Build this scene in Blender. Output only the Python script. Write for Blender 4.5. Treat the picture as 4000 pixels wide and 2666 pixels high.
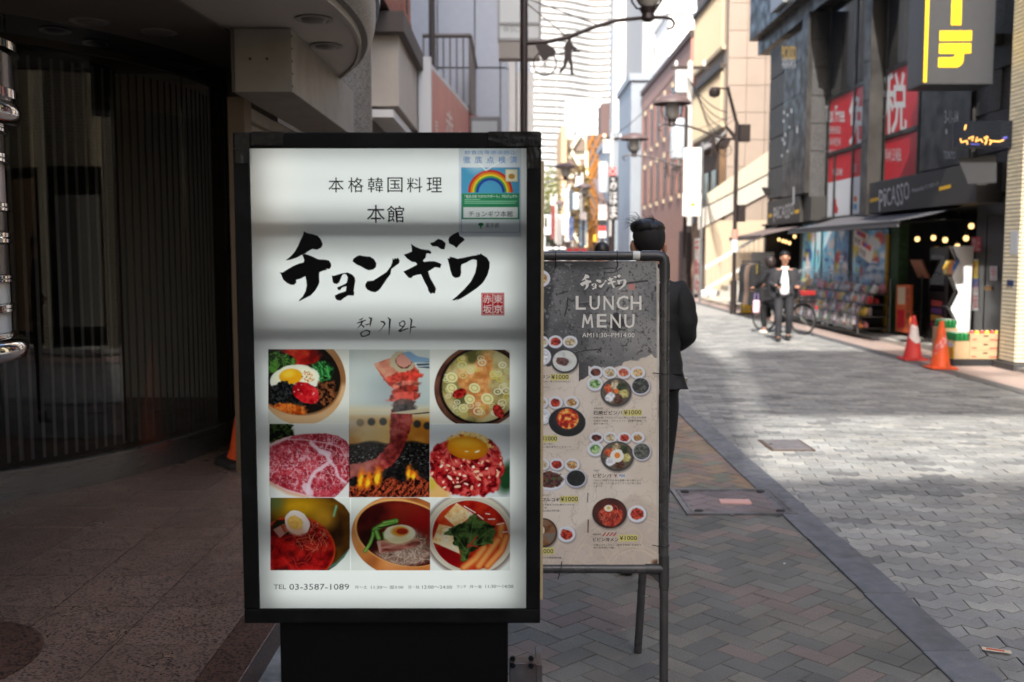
import bpy, bmesh, math, random
import numpy as np
from mathutils import Vector, Matrix, Quaternion
R = math.radians
random.seed(7)
scene = bpy.context.scene
COL = scene.collection
for o in list(bpy.data.objects): bpy.data.objects.remove(o)

# ---------------------------------------------------------------- camera, sky, sun, exposure
PITCH = math.atan(204 / 2288)
cam_d = bpy.data.cameras.new('camera'); cam = bpy.data.objects.new('camera', cam_d); COL.objects.link(cam)
cam_d.lens = 35.0; cam_d.sensor_width = 36.0; cam_d.clip_start = 0.05; cam_d.clip_end = 3000
cam.location = (0, 0, 1.65); cam.rotation_euler = (math.pi / 2 - PITCH, 0, 0)
cam_d.dof.use_dof = True; cam_d.dof.focus_distance = 3.68; cam_d.dof.aperture_fstop = 2.6; cam_d.dof.aperture_blades = 9
scene.camera = cam
SUN_AZ, SUN_EL = 191.0, 43.0
world = bpy.data.worlds.new('World'); scene.world = world; world.use_nodes = True
wn = world.node_tree; bg = wn.nodes['Background']
sky = wn.nodes.new('ShaderNodeTexSky'); sky.sky_type = 'NISHITA'; sky.sun_disc = False
sky.sun_elevation = R(SUN_EL); sky.sun_rotation = R(SUN_AZ); sky.air_density = 1.0; sky.dust_density = 4.0; sky.ozone_density = 0.75
wn.links.new(sky.outputs[0], bg.inputs[0]); bg.inputs[1].default_value = 0.15
sun_d = bpy.data.lights.new('sun', 'SUN'); sun = bpy.data.objects.new('sun', sun_d); COL.objects.link(sun)
sun_d.energy = 2.5; sun_d.angle = R(0.6); sun_d.color = (1.0, 0.955, 0.88)
az = R(SUN_AZ); el = R(SUN_EL)
sdir = Vector((-math.sin(az) * math.cos(el), -math.cos(az) * math.cos(el), -math.sin(el)))
sun.rotation_euler = sdir.to_track_quat('-Z', 'Y').to_euler(); sun.location = (0, -20, 40)
scene.view_settings.view_transform = 'Standard'; scene.view_settings.look = 'None'
scene.view_settings.exposure = 1.6; scene.view_settings.gamma = 1.0; scene.view_settings.use_curve_mapping = False
scene.render.engine = 'CYCLES'
scene.cycles.use_denoising = True
scene.cycles.max_bounces = 7; scene.cycles.diffuse_bounces = 3; scene.cycles.glossy_bounces = 4
scene.cycles.transmission_bounces = 6; scene.cycles.transparent_max_bounces = 12
scene.cycles.caustics_reflective = False; scene.cycles.caustics_refractive = False
scene.cycles.sample_clamp_indirect = 6.0

# ---------------------------------------------------------------- planning helpers: photo pixel (4000 wide) -> ray into the place
CP, SP = math.cos(PITCH), math.sin(PITCH)
FN = 2288 * 1.7
def ray(x, y):
    u = (x - 2000) / FN; v = -(y - 1333) / FN
    return Vector((u, CP + v * SP, -SP + v * CP))
EYE = Vector((0, 0, 1.65))
def at(x, y, Y):            # native pixel, world depth
    r = ray(x, y); return EYE + r * (Y / r.y)
def dat(x, y, Y): return at(x * 1.7, y * 1.7, Y)
def datX(x, y, X):
    r = ray(x * 1.7, y * 1.7); return EYE + r * (X / r.x)
def gnd(x, y, z=0.0):
    r = ray(x * 1.7, y * 1.7); return EYE + r * ((z - 1.65) / r.z)

# ---------------------------------------------------------------- colours and materials
def lin(c):
    c = c / 255.0
    return c / 12.92 if c <= 0.04045 else ((c + 0.055) / 1.055) ** 2.4
def S(r, g, b): return (lin(r), lin(g), lin(b), 1.0)
MATS = {}
def mat(name, col, rough=0.6, metal=0.0, var=0.0, vs=6.0, bump=0.0, bs=80.0, rnd=None, ra=0.15, spec=0.5, speck=None, ss=400.0, emit=None, es=1.0,
        dirt=None, ds=1.5, da=0.5, coat=0.0, stretch=None, rvar=0.0, hue=0.0):
    if name in MATS: return MATS[name]
    m = bpy.data.materials.new(name); MATS[name] = m; m.use_nodes = True
    nt = m.node_tree; N = nt.nodes; L = nt.links; b = N['Principled BSDF']
    col = tuple(col) if len(col) == 4 else (*col, 1.0)
    b.inputs['Base Color'].default_value = col; b.inputs['Roughness'].default_value = rough
    b.inputs['Metallic'].default_value = metal; b.inputs['Specular IOR Level'].default_value = spec
    if coat: b.inputs['Coat Weight'].default_value = coat; b.inputs['Coat Roughness'].default_value = 0.15
    if emit: b.inputs['Emission Color'].default_value = emit; b.inputs['Emission Strength'].default_value = es
    tc = N.new('ShaderNodeTexCoord'); co = tc.outputs['Object']
    if stretch:
        mp = N.new('ShaderNodeMapping'); mp.inputs['Scale'].default_value = stretch; L.new(co, mp.inputs[0]); co = mp.outputs[0]
    def noise(sc, det=4.0):
        n = N.new('ShaderNodeTexNoise'); n.inputs['Scale'].default_value = sc; n.inputs['Detail'].default_value = det; L.new(co, n.inputs['Vector']); return n
    cur = None
    def rgb():
        nonlocal cur
        if cur is None:
            r = N.new('ShaderNodeRGB'); r.outputs[0].default_value = col; cur = r.outputs[0]
        return cur
    def mulv(fac):
        nonlocal cur
        h = N.new('ShaderNodeHueSaturation'); L.new(rgb(), h.inputs['Color']); L.new(fac, h.inputs['Value']); cur = h.outputs[0]; return h
    if var:
        n = noise(vs); mr = N.new('ShaderNodeMapRange'); mr.inputs[1].default_value = 0.25; mr.inputs[2].default_value = 0.75
        mr.inputs[3].default_value = 1 - var; mr.inputs[4].default_value = 1 + var; L.new(n.outputs[0], mr.inputs[0]); mulv(mr.outputs[0])
    if rnd:
        if rnd == 'obj': oi = N.new('ShaderNodeObjectInfo'); ro = oi.outputs['Random']
        else: oi = N.new('ShaderNodeNewGeometry'); ro = oi.outputs['Random Per Island']
        mr = N.new('ShaderNodeMapRange'); mr.inputs[3].default_value = 1 - ra; mr.inputs[4].default_value = 1 + ra; L.new(ro, mr.inputs[0]); h = mulv(mr.outputs[0])
        if hue:
            w = N.new('ShaderNodeTexWhiteNoise'); w.noise_dimensions = '1D'; L.new(ro, w.inputs['W'])
            mr2 = N.new('ShaderNodeMapRange'); mr2.inputs[3].default_value = 1 - hue; mr2.inputs[4].default_value = 1 + hue; L.new(w.outputs[0], mr2.inputs[0]); L.new(mr2.outputs[0], h.inputs['Saturation'])
    if speck:
        n = noise(ss, 2.0); cr = N.new('ShaderNodeValToRGB'); cr.color_ramp.elements[0].position = 0.5; cr.color_ramp.elements[1].position = 0.6
        cr.color_ramp.elements[0].color = (0, 0, 0, 1); cr.color_ramp.elements[1].color = (1, 1, 1, 1); L.new(n.outputs[0], cr.inputs[0])
        mx = N.new('ShaderNodeMix'); mx.data_type = 'RGBA'; L.new(cr.outputs[0], mx.inputs[0]); L.new(rgb(), mx.inputs[6]); mx.inputs[7].default_value = speck; cur = mx.outputs[2]
    if dirt:
        n = noise(ds, 8.0); cr = N.new('ShaderNodeValToRGB'); cr.color_ramp.elements[0].position = 0.48; cr.color_ramp.elements[1].position = 0.72
        cr.color_ramp.elements[0].color = (0, 0, 0, 1); cr.color_ramp.elements[1].color = (da, da, da, 1); L.new(n.outputs[0], cr.inputs[0])
        mx = N.new('ShaderNodeMix'); mx.data_type = 'RGBA'; L.new(cr.outputs[0], mx.inputs[0]); L.new(rgb(), mx.inputs[6]); mx.inputs[7].default_value = dirt; cur = mx.outputs[2]
    if cur is not None: L.new(cur, b.inputs['Base Color'])
    if rvar:
        n = noise(vs * 1.7); mr = N.new('ShaderNodeMapRange'); mr.inputs[1].default_value = 0.3; mr.inputs[2].default_value = 0.7
        mr.inputs[3].default_value = max(0, rough - rvar); mr.inputs[4].default_value = min(1, rough + rvar); L.new(n.outputs[0], mr.inputs[0]); L.new(mr.outputs[0], b.inputs['Roughness'])
    if bump:
        n = noise(bs, 6.0); bp = N.new('ShaderNodeBump'); bp.inputs['Strength'].default_value = bump; bp.inputs['Distance'].default_value = 0.01
        L.new(n.outputs[0], bp.inputs['Height']); L.new(bp.outputs[0], b.inputs['Normal'])
    return m
def brickmat(name, c1, c2, mortar, scale, bw=0.5, rh=0.25, ms=0.02, rough=0.7, off=0.5, var=0.1):
    if name in MATS: return MATS[name]
    m = mat(name, c1, rough); nt = m.node_tree; N = nt.nodes; L = nt.links; b = N['Principled BSDF']
    g = N.new('ShaderNodeNewGeometry'); sx = N.new('ShaderNodeSeparateXYZ'); L.new(g.outputs['Position'], sx.inputs[0])
    ad = N.new('ShaderNodeMath'); L.new(sx.outputs[0], ad.inputs[0]); L.new(sx.outputs[1], ad.inputs[1])
    cb = N.new('ShaderNodeCombineXYZ'); L.new(ad.outputs[0], cb.inputs[0]); L.new(sx.outputs[2], cb.inputs[1])
    t = N.new('ShaderNodeTexBrick'); t.offset = off; t.inputs['Color1'].default_value = c1; t.inputs['Color2'].default_value = c2; t.inputs['Mortar'].default_value = mortar
    t.inputs['Scale'].default_value = scale; t.inputs['Mortar Size'].default_value = ms; t.inputs['Brick Width'].default_value = bw; t.inputs['Row Height'].default_value = rh
    L.new(cb.outputs[0], t.inputs['Vector']); L.new(t.outputs[0], b.inputs['Base Color'])
    return m
def glow(name, col, s):
    if name in MATS: return MATS[name]
    m = bpy.data.materials.new(name); MATS[name] = m; m.use_nodes = True; N = m.node_tree.nodes; N.remove(N['Principled BSDF'])
    e = N.new('ShaderNodeEmission'); e.inputs[0].default_value = col; e.inputs[1].default_value = s
    m.node_tree.links.new(e.outputs[0], N['Material Output'].inputs[0]); return m
def glassmat(name, tint, ior=1.5, rough=0.0, gl=(1, 1, 1, 1)):
    if name in MATS: return MATS[name]
    m = bpy.data.materials.new(name); MATS[name] = m; m.use_nodes = True; N = m.node_tree.nodes; L = m.node_tree.links; N.remove(N['Principled BSDF'])
    t = N.new('ShaderNodeBsdfTransparent'); t.inputs[0].default_value = tint
    g = N.new('ShaderNodeBsdfGlossy'); g.inputs['Roughness'].default_value = rough; g.inputs[0].default_value = gl
    lw = N.new('ShaderNodeLayerWeight'); lw.inputs[0].default_value = .5; pw = N.new('ShaderNodeMath'); pw.operation = 'POWER'; pw.inputs[1].default_value = 4.0; L.new(lw.outputs['Facing'], pw.inputs[0])
    f0 = ((ior - 1) / (ior + 1)) ** 2; f = N.new('ShaderNodeMapRange'); f.inputs[3].default_value = f0; f.inputs[4].default_value = .95; L.new(pw.outputs[0], f.inputs[0]); mx = N.new('ShaderNodeMixShader')
    L.new(f.outputs[0], mx.inputs[0]); L.new(t.outputs[0], mx.inputs[1]); L.new(g.outputs[0], mx.inputs[2]); L.new(mx.outputs[0], N['Material Output'].inputs[0]); return m
def paintmat(name, mode='paper', rough=0.45, attr='print', es=1.0):
    """colour-attribute print; 'ink' lets the back light of the lit sign through, tinted; 'paper' is an opaque print"""
    if name in MATS: return MATS[name]
    m = bpy.data.materials.new(name); MATS[name] = m; m.use_nodes = True; N = m.node_tree.nodes; L = m.node_tree.links; b = N['Principled BSDF']
    a = N.new('ShaderNodeAttribute'); a.attribute_name = attr
    if mode == 'paper':
        L.new(a.outputs[0], b.inputs['Base Color']); b.inputs['Roughness'].default_value = rough
    elif mode == 'glow':
        N.remove(b); e = N.new('ShaderNodeEmission'); L.new(a.outputs[0], e.inputs[0]); e.inputs[1].default_value = es; L.new(e.outputs[0], N['Material Output'].inputs[0])
    else:
        N.remove(b); t = N.new('ShaderNodeBsdfTransparent'); L.new(a.outputs[0], t.inputs[0])
        g = N.new('ShaderNodeBsdfGlossy'); g.inputs['Roughness'].default_value = 0.12; mx = N.new('ShaderNodeMixShader'); mx.inputs[0].default_value = 0.025
        L.new(t.outputs[0], mx.inputs[1]); L.new(g.outputs[0], mx.inputs[2]); L.new(mx.outputs[0], N['Material Output'].inputs[0])
    return m

# ---------------------------------------------------------------- mesh helpers
ORG = {}
XF = None                                       # set while a group of buildings is laid out in its own plan
class MB:
    def __init__(s): s.v = []; s.f = []; s.m = []
    def poly(s, pts, mi=0):
        n = len(s.v); s.v += [tuple(p) for p in pts]; s.f.append(tuple(range(n, n + len(pts)))); s.m.append(mi); return s
    def faces(s, vs, fs, mi=0):
        n = len(s.v); s.v += [tuple(p) for p in vs]
        for f in fs: s.f.append(tuple(n + i for i in f)); s.m.append(mi)
        return s
    def box(s, x0, x1, y0, y1, z0, z1, mi=0):
        vs = [(x, y, z) for z in (z0, z1) for y in (y0, y1) for x in (x0, x1)]
        return s.faces(vs, [(0, 2, 3, 1), (4, 5, 7, 6), (0, 1, 5, 4), (2, 6, 7, 3), (0, 4, 6, 2), (1, 3, 7, 5)], mi)
    def obox(s, c, size, M3=None, mi=0):
        c = Vector(c); hx, hy, hz = (a / 2 for a in size); M3 = M3 or Matrix.Identity(3)
        vs = [c + M3 @ Vector((x, y, z)) for z in (-hz, hz) for y in (-hy, hy) for x in (-hx, hx)]
        return s.faces(vs, [(0, 2, 3, 1), (4, 5, 7, 6), (0, 1, 5, 4), (2, 6, 7, 3), (0, 4, 6, 2), (1, 3, 7, 5)], mi)
    def tube(s, pts, r, n=8, mi=0, cap=True, closed=False):
        pts = [Vector(p) for p in pts]; k = len(pts); rs = [r] * k if not isinstance(r, (list, tuple)) else r
        up = None; rings = []
        for i, p in enumerate(pts):
            if closed: t = pts[(i + 1) % k] - pts[i - 1]
            else: t = pts[min(i + 1, k - 1)] - pts[max(i - 1, 0)]
            t.normalize()
            if up is None:
                up = Vector((0, 0, 1)) if abs(t.z) < 0.9 else Vector((1, 0, 0))
            a = t.cross(up)
            if a.length < 1e-4: a = t.cross(Vector((0, 1, 0)))
            a.normalize(); b = a.cross(t).normalized(); up = b
            rings.append([p + (a * math.cos(2 * math.pi * j / n) + b * math.sin(2 * math.pi * j / n)) * rs[i] for j in range(n)])
        vs = [q for rg in rings for q in rg]; fs = []
        for i in range(k if closed else k - 1):
            for j in range(n):
                i2 = (i + 1) % k; fs.append((i * n + j, i * n + (j + 1) % n, i2 * n + (j + 1) % n, i2 * n + j))
        if cap and not closed: fs.append(tuple(range(n - 1, -1, -1))); fs.append(tuple((k - 1) * n + j for j in range(n)))
        return s.faces(vs, fs, mi)
    def lathe(s, prof, n=24, c=(0, 0, 0), mi=0, axis='z', a0=0.0, a1=2 * math.pi):
        full = abs(a1 - a0 - 2 * math.pi) < 1e-6; k = n if full else n + 1; vs = []
        for r, z in prof:
            for j in range(k):
                a = a0 + (a1 - a0) * j / n; q = (r * math.cos(a), r * math.sin(a), z)
                if axis == 'y': q = (q[0], q[2], q[1])
                if axis == 'x': q = (q[2], q[0], q[1])
                vs.append((q[0] + c[0], q[1] + c[1], q[2] + c[2]))
        fs = []
        for i in range(len(prof) - 1):
            for j in range(n):
                j2 = (j + 1) % k; fs.append((i * k + j, i * k + j2, (i + 1) * k + j2, (i + 1) * k + j))
        return s.faces(vs, fs, mi)
    def prism(s, pts, d, mi=0):
        """pts: 3-D loop, d: extrusion vector"""
        n = len(pts); d = Vector(d); a = [Vector(p) for p in pts]; b = [p + d for p in a]
        fs = [tuple(range(n - 1, -1, -1)), tuple(range(n, 2 * n))] + [(i, (i + 1) % n, n + (i + 1) % n, n + i) for i in range(n)]
        return s.faces(a + b, fs, mi)
    def build(s, name, mats, parent=None, smooth=False, bevel=0.0, kind=None, label=None):
        if XF: s.v = [XF(v) for v in s.v]
        me = bpy.data.meshes.new(name); off = ORG.get(parent, Vector((0, 0, 0))) if parent else Vector((0, 0, 0))
        me.from_pydata([(v[0] - off[0], v[1] - off[1], v[2] - off[2]) for v in s.v], [], s.f)
        mats = mats if isinstance(mats, (list, tuple)) else [mats]
        for m in mats: me.materials.append(m)
        if len(mats) > 1: me.polygons.foreach_set('material_index', s.m)
        bm = bmesh.new(); bm.from_mesh(me); bmesh.ops.recalc_face_normals(bm, faces=bm.faces); bm.to_mesh(me); bm.free()
        if smooth:
            me.polygons.foreach_set('use_smooth', [True] * len(me.polygons))
            me.set_sharp_from_angle(angle=R(35))
        o = bpy.data.objects.new(name, me); COL.objects.link(o)
        if parent: o.parent = parent; ORG[o] = off
        if bevel:
            bv = o.modifiers.new('edge', 'BEVEL'); bv.width = bevel; bv.segments = 2; bv.limit_method = 'ANGLE'; bv.angle_limit = R(40)
        if kind: o['kind'] = kind
        if label: o['label'] = label
        return o
def tag(o, label=None, cat=None, group=None, kind=None):
    if label: o['label'] = label
    if cat: o['category'] = cat
    if group: o['group'] = group
    if kind: o['kind'] = kind
    return o
def thing(name, label, cat, loc=(0, 0, 0), group=None, local=False):
    o = bpy.data.objects.new(name, None); COL.objects.link(o); o.empty_display_size = 0.1
    o.location = loc; ORG[o] = Vector((0, 0, 0)) if local else Vector(loc)
    return tag(o, label, cat, group)
def struct(o): o['kind'] = 'structure'; return o
def dup(root, loc=None, rotz=None, label=None, group=None, parent=None):
    r = root.copy(); COL.objects.link(r)
    if parent is not None: r.parent = parent
    if loc is not None: r.location = loc
    if rotz is not None: r.rotation_euler = (0, 0, rotz)
    if label: r['label'] = label
    if group: r['group'] = group
    for ch in list(root.children):
        c = ch.copy(); COL.objects.link(c); c.parent = r
        for gg in ch.children:
            d = gg.copy(); COL.objects.link(d); d.parent = c
    return r
_TX = {}
TMP = bpy.data.scenes.new('workbench')             # empty helper scene: lettering and skins are evaluated there, removed at the end
def evaluated(o):
    TMP.collection.objects.link(o)
    with bpy.context.temp_override(scene=TMP, view_layer=TMP.view_layers[0]):
        dg = bpy.context.evaluated_depsgraph_get(); dg.update(); return bpy.data.meshes.new_from_object(o.evaluated_get(dg))
def textmesh(body, bold=0.0):
    k = (body, bold)
    if k not in _TX:
        c = bpy.data.curves.new('lettering', 'FONT'); c.body = body; c.resolution_u = 2; c.fill_mode = 'FRONT'; c.offset = bold
        o = bpy.data.objects.new('lettering', c); me = evaluated(o)
        v = np.array([tuple(q.co)[:2] for q in me.vertices]) if len(me.vertices) else np.zeros((0, 2)); f = [tuple(p.vertices) for p in me.polygons]
        bpy.data.objects.remove(o); bpy.data.curves.remove(c); bpy.data.meshes.remove(me); _TX[k] = (v, f)
    return _TX[k]
def textfit(mb, body, fn, x0, y0, x1, y1, mi=0, bold=0.0, keep=False, vertical=False):
    """text stretched to the box (x0,y0)-(x1,y1) (y down) of a surface; fn maps that surface's (x,y) to a 3-D point"""
    if vertical:
        n = len(body); h = (y1 - y0) / n
        for i, ch in enumerate(body): textfit(mb, ch, fn, x0, y0 + h * i + h * .06, x1, y0 + h * (i + 1) - h * .06, mi, bold)
        return
    v, f = textmesh(body, bold)
    if not len(v): return
    a = v.min(0); b = v.max(0); w = max(b[0] - a[0], 1e-6); h = max(b[1] - a[1], 1e-6)
    if keep: x1 = x0 + (y1 - y0) * w / h
    pts = [fn(x0 + (p[0] - a[0]) / w * (x1 - x0), y1 - (p[1] - a[1]) / h * (y1 - y0)) for p in v]
    mb.faces(pts, f, mi)
def shapes(mb, loops, fn, mi=0):
    """filled outlines given as 2-D loops on a surface, triangulated"""
    from mathutils.geometry import tessellate_polygon
    for lp in loops:
        tr = tessellate_polygon([[Vector((p[0], p[1], 0)) for p in lp]])
        mb.faces([fn(*p) for p in lp], [tuple(t) for t in tr], mi)
def stroke(mb, pts, ws, fn, mi=0):
    P = [Vector((p[0], p[1])) for p in pts]; ws = ws if isinstance(ws, (list, tuple)) else [ws] * len(P); a = []; b = []
    for i, p in enumerate(P):
        t = (P[min(i + 1, len(P) - 1)] - P[max(i - 1, 0)]).normalized(); n = Vector((-t.y, t.x)) * ws[i] / 2; a.append(p + n); b.append(p - n)
    k = len(P); mb.faces([fn(*q) for q in a + b], [(i, i + 1, k + i + 1, k + i) for i in range(k - 1)], mi)

# ---------------------------------------------------------------- printed pictures: painted into a colour attribute of a fine grid
class Cv:
    def __init__(s, rect, step, col, seed=1):
        x0, y0, x1, y1 = rect; s.rect = rect; s.nx = max(2, int((x1 - x0) / step)); s.ny = max(2, int((y1 - y0) / step))
        s.X, s.Y = np.meshgrid(np.linspace(x0, x1, s.nx), np.linspace(y0, y1, s.ny)); s.C = np.ones((s.ny, s.nx, 3)) * np.array(col) / 255.0
        s.rng = np.random.default_rng(seed); s.step = step
    def noise(s, sc, oct=4, ax=1.0):
        out = np.zeros_like(s.X); amp = 1.0; tot = 0
        for o in range(oct):
            g = s.rng.random((64, 64)); u = (s.X / sc * ax * 2 ** o + 11.3 * o) % 63; v = (s.Y / sc * 2 ** o + 5.7 * o) % 63
            i = u.astype(int); j = v.astype(int); a = u - i; b = v - j; a = a * a * (3 - 2 * a); b = b * b * (3 - 2 * b)
            out += amp * ((g[j, i] * (1 - a) + g[j, i + 1] * a) * (1 - b) + (g[j + 1, i] * (1 - a) + g[j + 1, i + 1] * a) * b); tot += amp; amp *= 0.5
        return out / tot
    def put(s, m, col):
        c = np.array(col, dtype=float) / 255.0 if not (isinstance(col, np.ndarray) and col.ndim == 3) else col
        s.C = s.C * (1 - m[..., None]) + c * m[..., None]; return m
    def mell(s, cx, cy, rx, ry, rot=0, soft=2.0, wob=0, ws=30):
        c, n = math.cos(R(rot)), math.sin(R(rot)); dx, dy = s.X - cx, s.Y - cy; u = (dx * c + dy * n) / rx; v = (-dx * n + dy * c) / ry
        d = (np.sqrt(u * u + v * v) - 1) * min(rx, ry)
        if wob: d = d + (s.noise(ws, 3) - 0.5) * 2 * wob
        return np.clip(0.5 - d / (2 * soft), 0, 1)
    def ell(s, cx, cy, rx, ry, col, rot=0, soft=2.0, wob=0, ws=30): return s.put(s.mell(cx, cy, rx, ry, rot, soft, wob, ws), col)
    def mpoly(s, pts, soft=2.0, wob=0, ws=30):
        p = np.array(pts, dtype=float); q = np.roll(p, -1, 0); d = np.full_like(s.X, 1e9); ins = np.zeros_like(s.X, dtype=bool)
        for (ax, ay), (bx, by) in zip(p, q):
            ex, ey = bx - ax, by - ay; wx, wy = s.X - ax, s.Y - ay; t = np.clip((wx * ex + wy * ey) / (ex * ex + ey * ey + 1e-9), 0, 1)
            d = np.minimum(d, (wx - ex * t) ** 2 + (wy - ey * t) ** 2)
            c = ((ay <= s.Y) & (by > s.Y)) | ((by <= s.Y) & (ay > s.Y)); xi = ax + (s.Y - ay) / (by - ay + 1e-12) * ex; ins ^= c & (s.X < xi)
        d = np.sqrt(d) * np.where(ins, -1, 1)
        if wob: d = d + (s.noise(ws, 3) - 0.5) * 2 * wob
        return np.clip(0.5 - d / (2 * soft), 0, 1)
    def poly(s, pts, col, soft=2.0, wob=0, ws=30): return s.put(s.mpoly(pts, soft, wob, ws), col)
    def rect_(s, x0, y0, x1, y1, col, soft=1.5): return s.poly([(x0, y0), (x1, y0), (x1, y1), (x0, y1)], col, soft)
    def mline(s, pts, w, soft=1.5):
        d = np.full_like(s.X, 1e9)
        for (ax, ay), (bx, by) in zip(pts[:-1], pts[1:]):
            ex, ey = bx - ax, by - ay; wx, wy = s.X - ax, s.Y - ay; t = np.clip((wx * ex + wy * ey) / (ex * ex + ey * ey + 1e-9), 0, 1)
            d = np.minimum(d, (wx - ex * t) ** 2 + (wy - ey * t) ** 2)
        return np.clip(0.5 - (np.sqrt(d) - w / 2) / (2 * soft), 0, 1)
    def line(s, pts, w, col, soft=1.5): return s.put(s.mline(pts, w, soft), col)
    def tex(s, m, cols, sc, oct=4, ax=1.0, sharp=1.0):
        """mask m filled with a noise blend through the colours"""
        n = s.noise(sc, oct, ax); n = np.clip((n - 0.5) * 2.4 * sharp + 0.5, 0, 1) * (len(cols) - 1); i = np.clip(n.astype(int), 0, len(cols) - 2); f = (n - i)[..., None]
        c = np.array(cols, dtype=float) / 255.0; s.put(m, c[i] * (1 - f) + c[i + 1] * f)
    def blobs(s, m, n, r0, r1, cols, soft=1.5, rot=True, asp=1.6):
        ys, xs = np.where(m > 0.6)
        if not len(ys): return
        for k in range(n):
            i = s.rng.integers(len(ys)); r = s.rng.uniform(r0, r1); c = cols[s.rng.integers(len(cols))]
            cx, cy = s.X[ys[i], xs[i]], s.Y[ys[i], xs[i]]; s.put(s.mell(cx, cy, r * s.rng.uniform(1, asp), r, s.rng.uniform(0, 180), soft) * m, c)
    def strands(s, m, n, ln, w, cols, ang=None, soft=1.2, bend=0.6):
        ys, xs = np.where(m > 0.6)
        if not len(ys): return
        for k in range(n):
            i = s.rng.integers(len(ys)); a = s.rng.uniform(0, 6.28) if ang is None else R(ang + s.rng.uniform(-28, 28)); x, y = s.X[ys[i], xs[i]], s.Y[ys[i], xs[i]]; P = [(x, y)]
            for q in range(4):
                a += s.rng.uniform(-bend, bend); x += math.cos(a) * ln / 4; y += math.sin(a) * ln / 4; P.append((x, y))
            s.put(s.mline(P, w, soft) * m * 0.9, cols[s.rng.integers(len(cols))])
    def build(s, name, fn, m, parent, label=None):
        ny, nx = s.ny, s.nx; P = np.array([tuple(fn(x, y)) for x, y in ((s.rect[0], s.rect[1]), (s.rect[2], s.rect[1]), (s.rect[0], s.rect[3]), (s.rect[2], s.rect[3]))])
        u = ((s.X - s.rect[0]) / (s.rect[2] - s.rect[0]))[..., None]; v = ((s.Y - s.rect[1]) / (s.rect[3] - s.rect[1]))[..., None]
        co = (P[0] * (1 - u) + P[1] * u) * (1 - v) + (P[2] * (1 - u) + P[3] * u) * v
        off = ORG.get(parent, Vector((0, 0, 0))) if parent else Vector((0, 0, 0)); co = co - np.array(off)
        me = bpy.data.meshes.new(name); idx = np.arange(nx * ny).reshape(ny, nx)
        q = np.stack([idx[:-1, :-1], idx[1:, :-1], idx[1:, 1:], idx[:-1, 1:]], -1).reshape(-1, 4)
        me.vertices.add(nx * ny); me.vertices.foreach_set('co', co.reshape(-1)); me.loops.add(q.size); me.loops.foreach_set('vertex_index', q.reshape(-1))
        me.polygons.add(len(q)); me.polygons.foreach_set('loop_start', np.arange(0, q.size, 4)); me.update(calc_edges=True)
        C = np.clip(s.C, 0, 1); Ln = np.where(C <= 0.04045, C / 12.92, ((C + 0.055) / 1.055) ** 2.4)
        at_ = me.color_attributes.new('print', 'FLOAT_COLOR', 'POINT'); at_.data.foreach_set('color', np.concatenate([Ln, np.ones((ny, nx, 1))], -1).reshape(-1).astype(np.float32))
        me.materials.append(m); o = bpy.data.objects.new(name, me); COL.objects.link(o)
        if parent: o.parent = parent; ORG[o] = off
        if label: o['label'] = label
        return o
def crop(ox, oy, sc, plane):
    return lambda x, y: plane(ox + x / sc, oy + y / sc)
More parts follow.
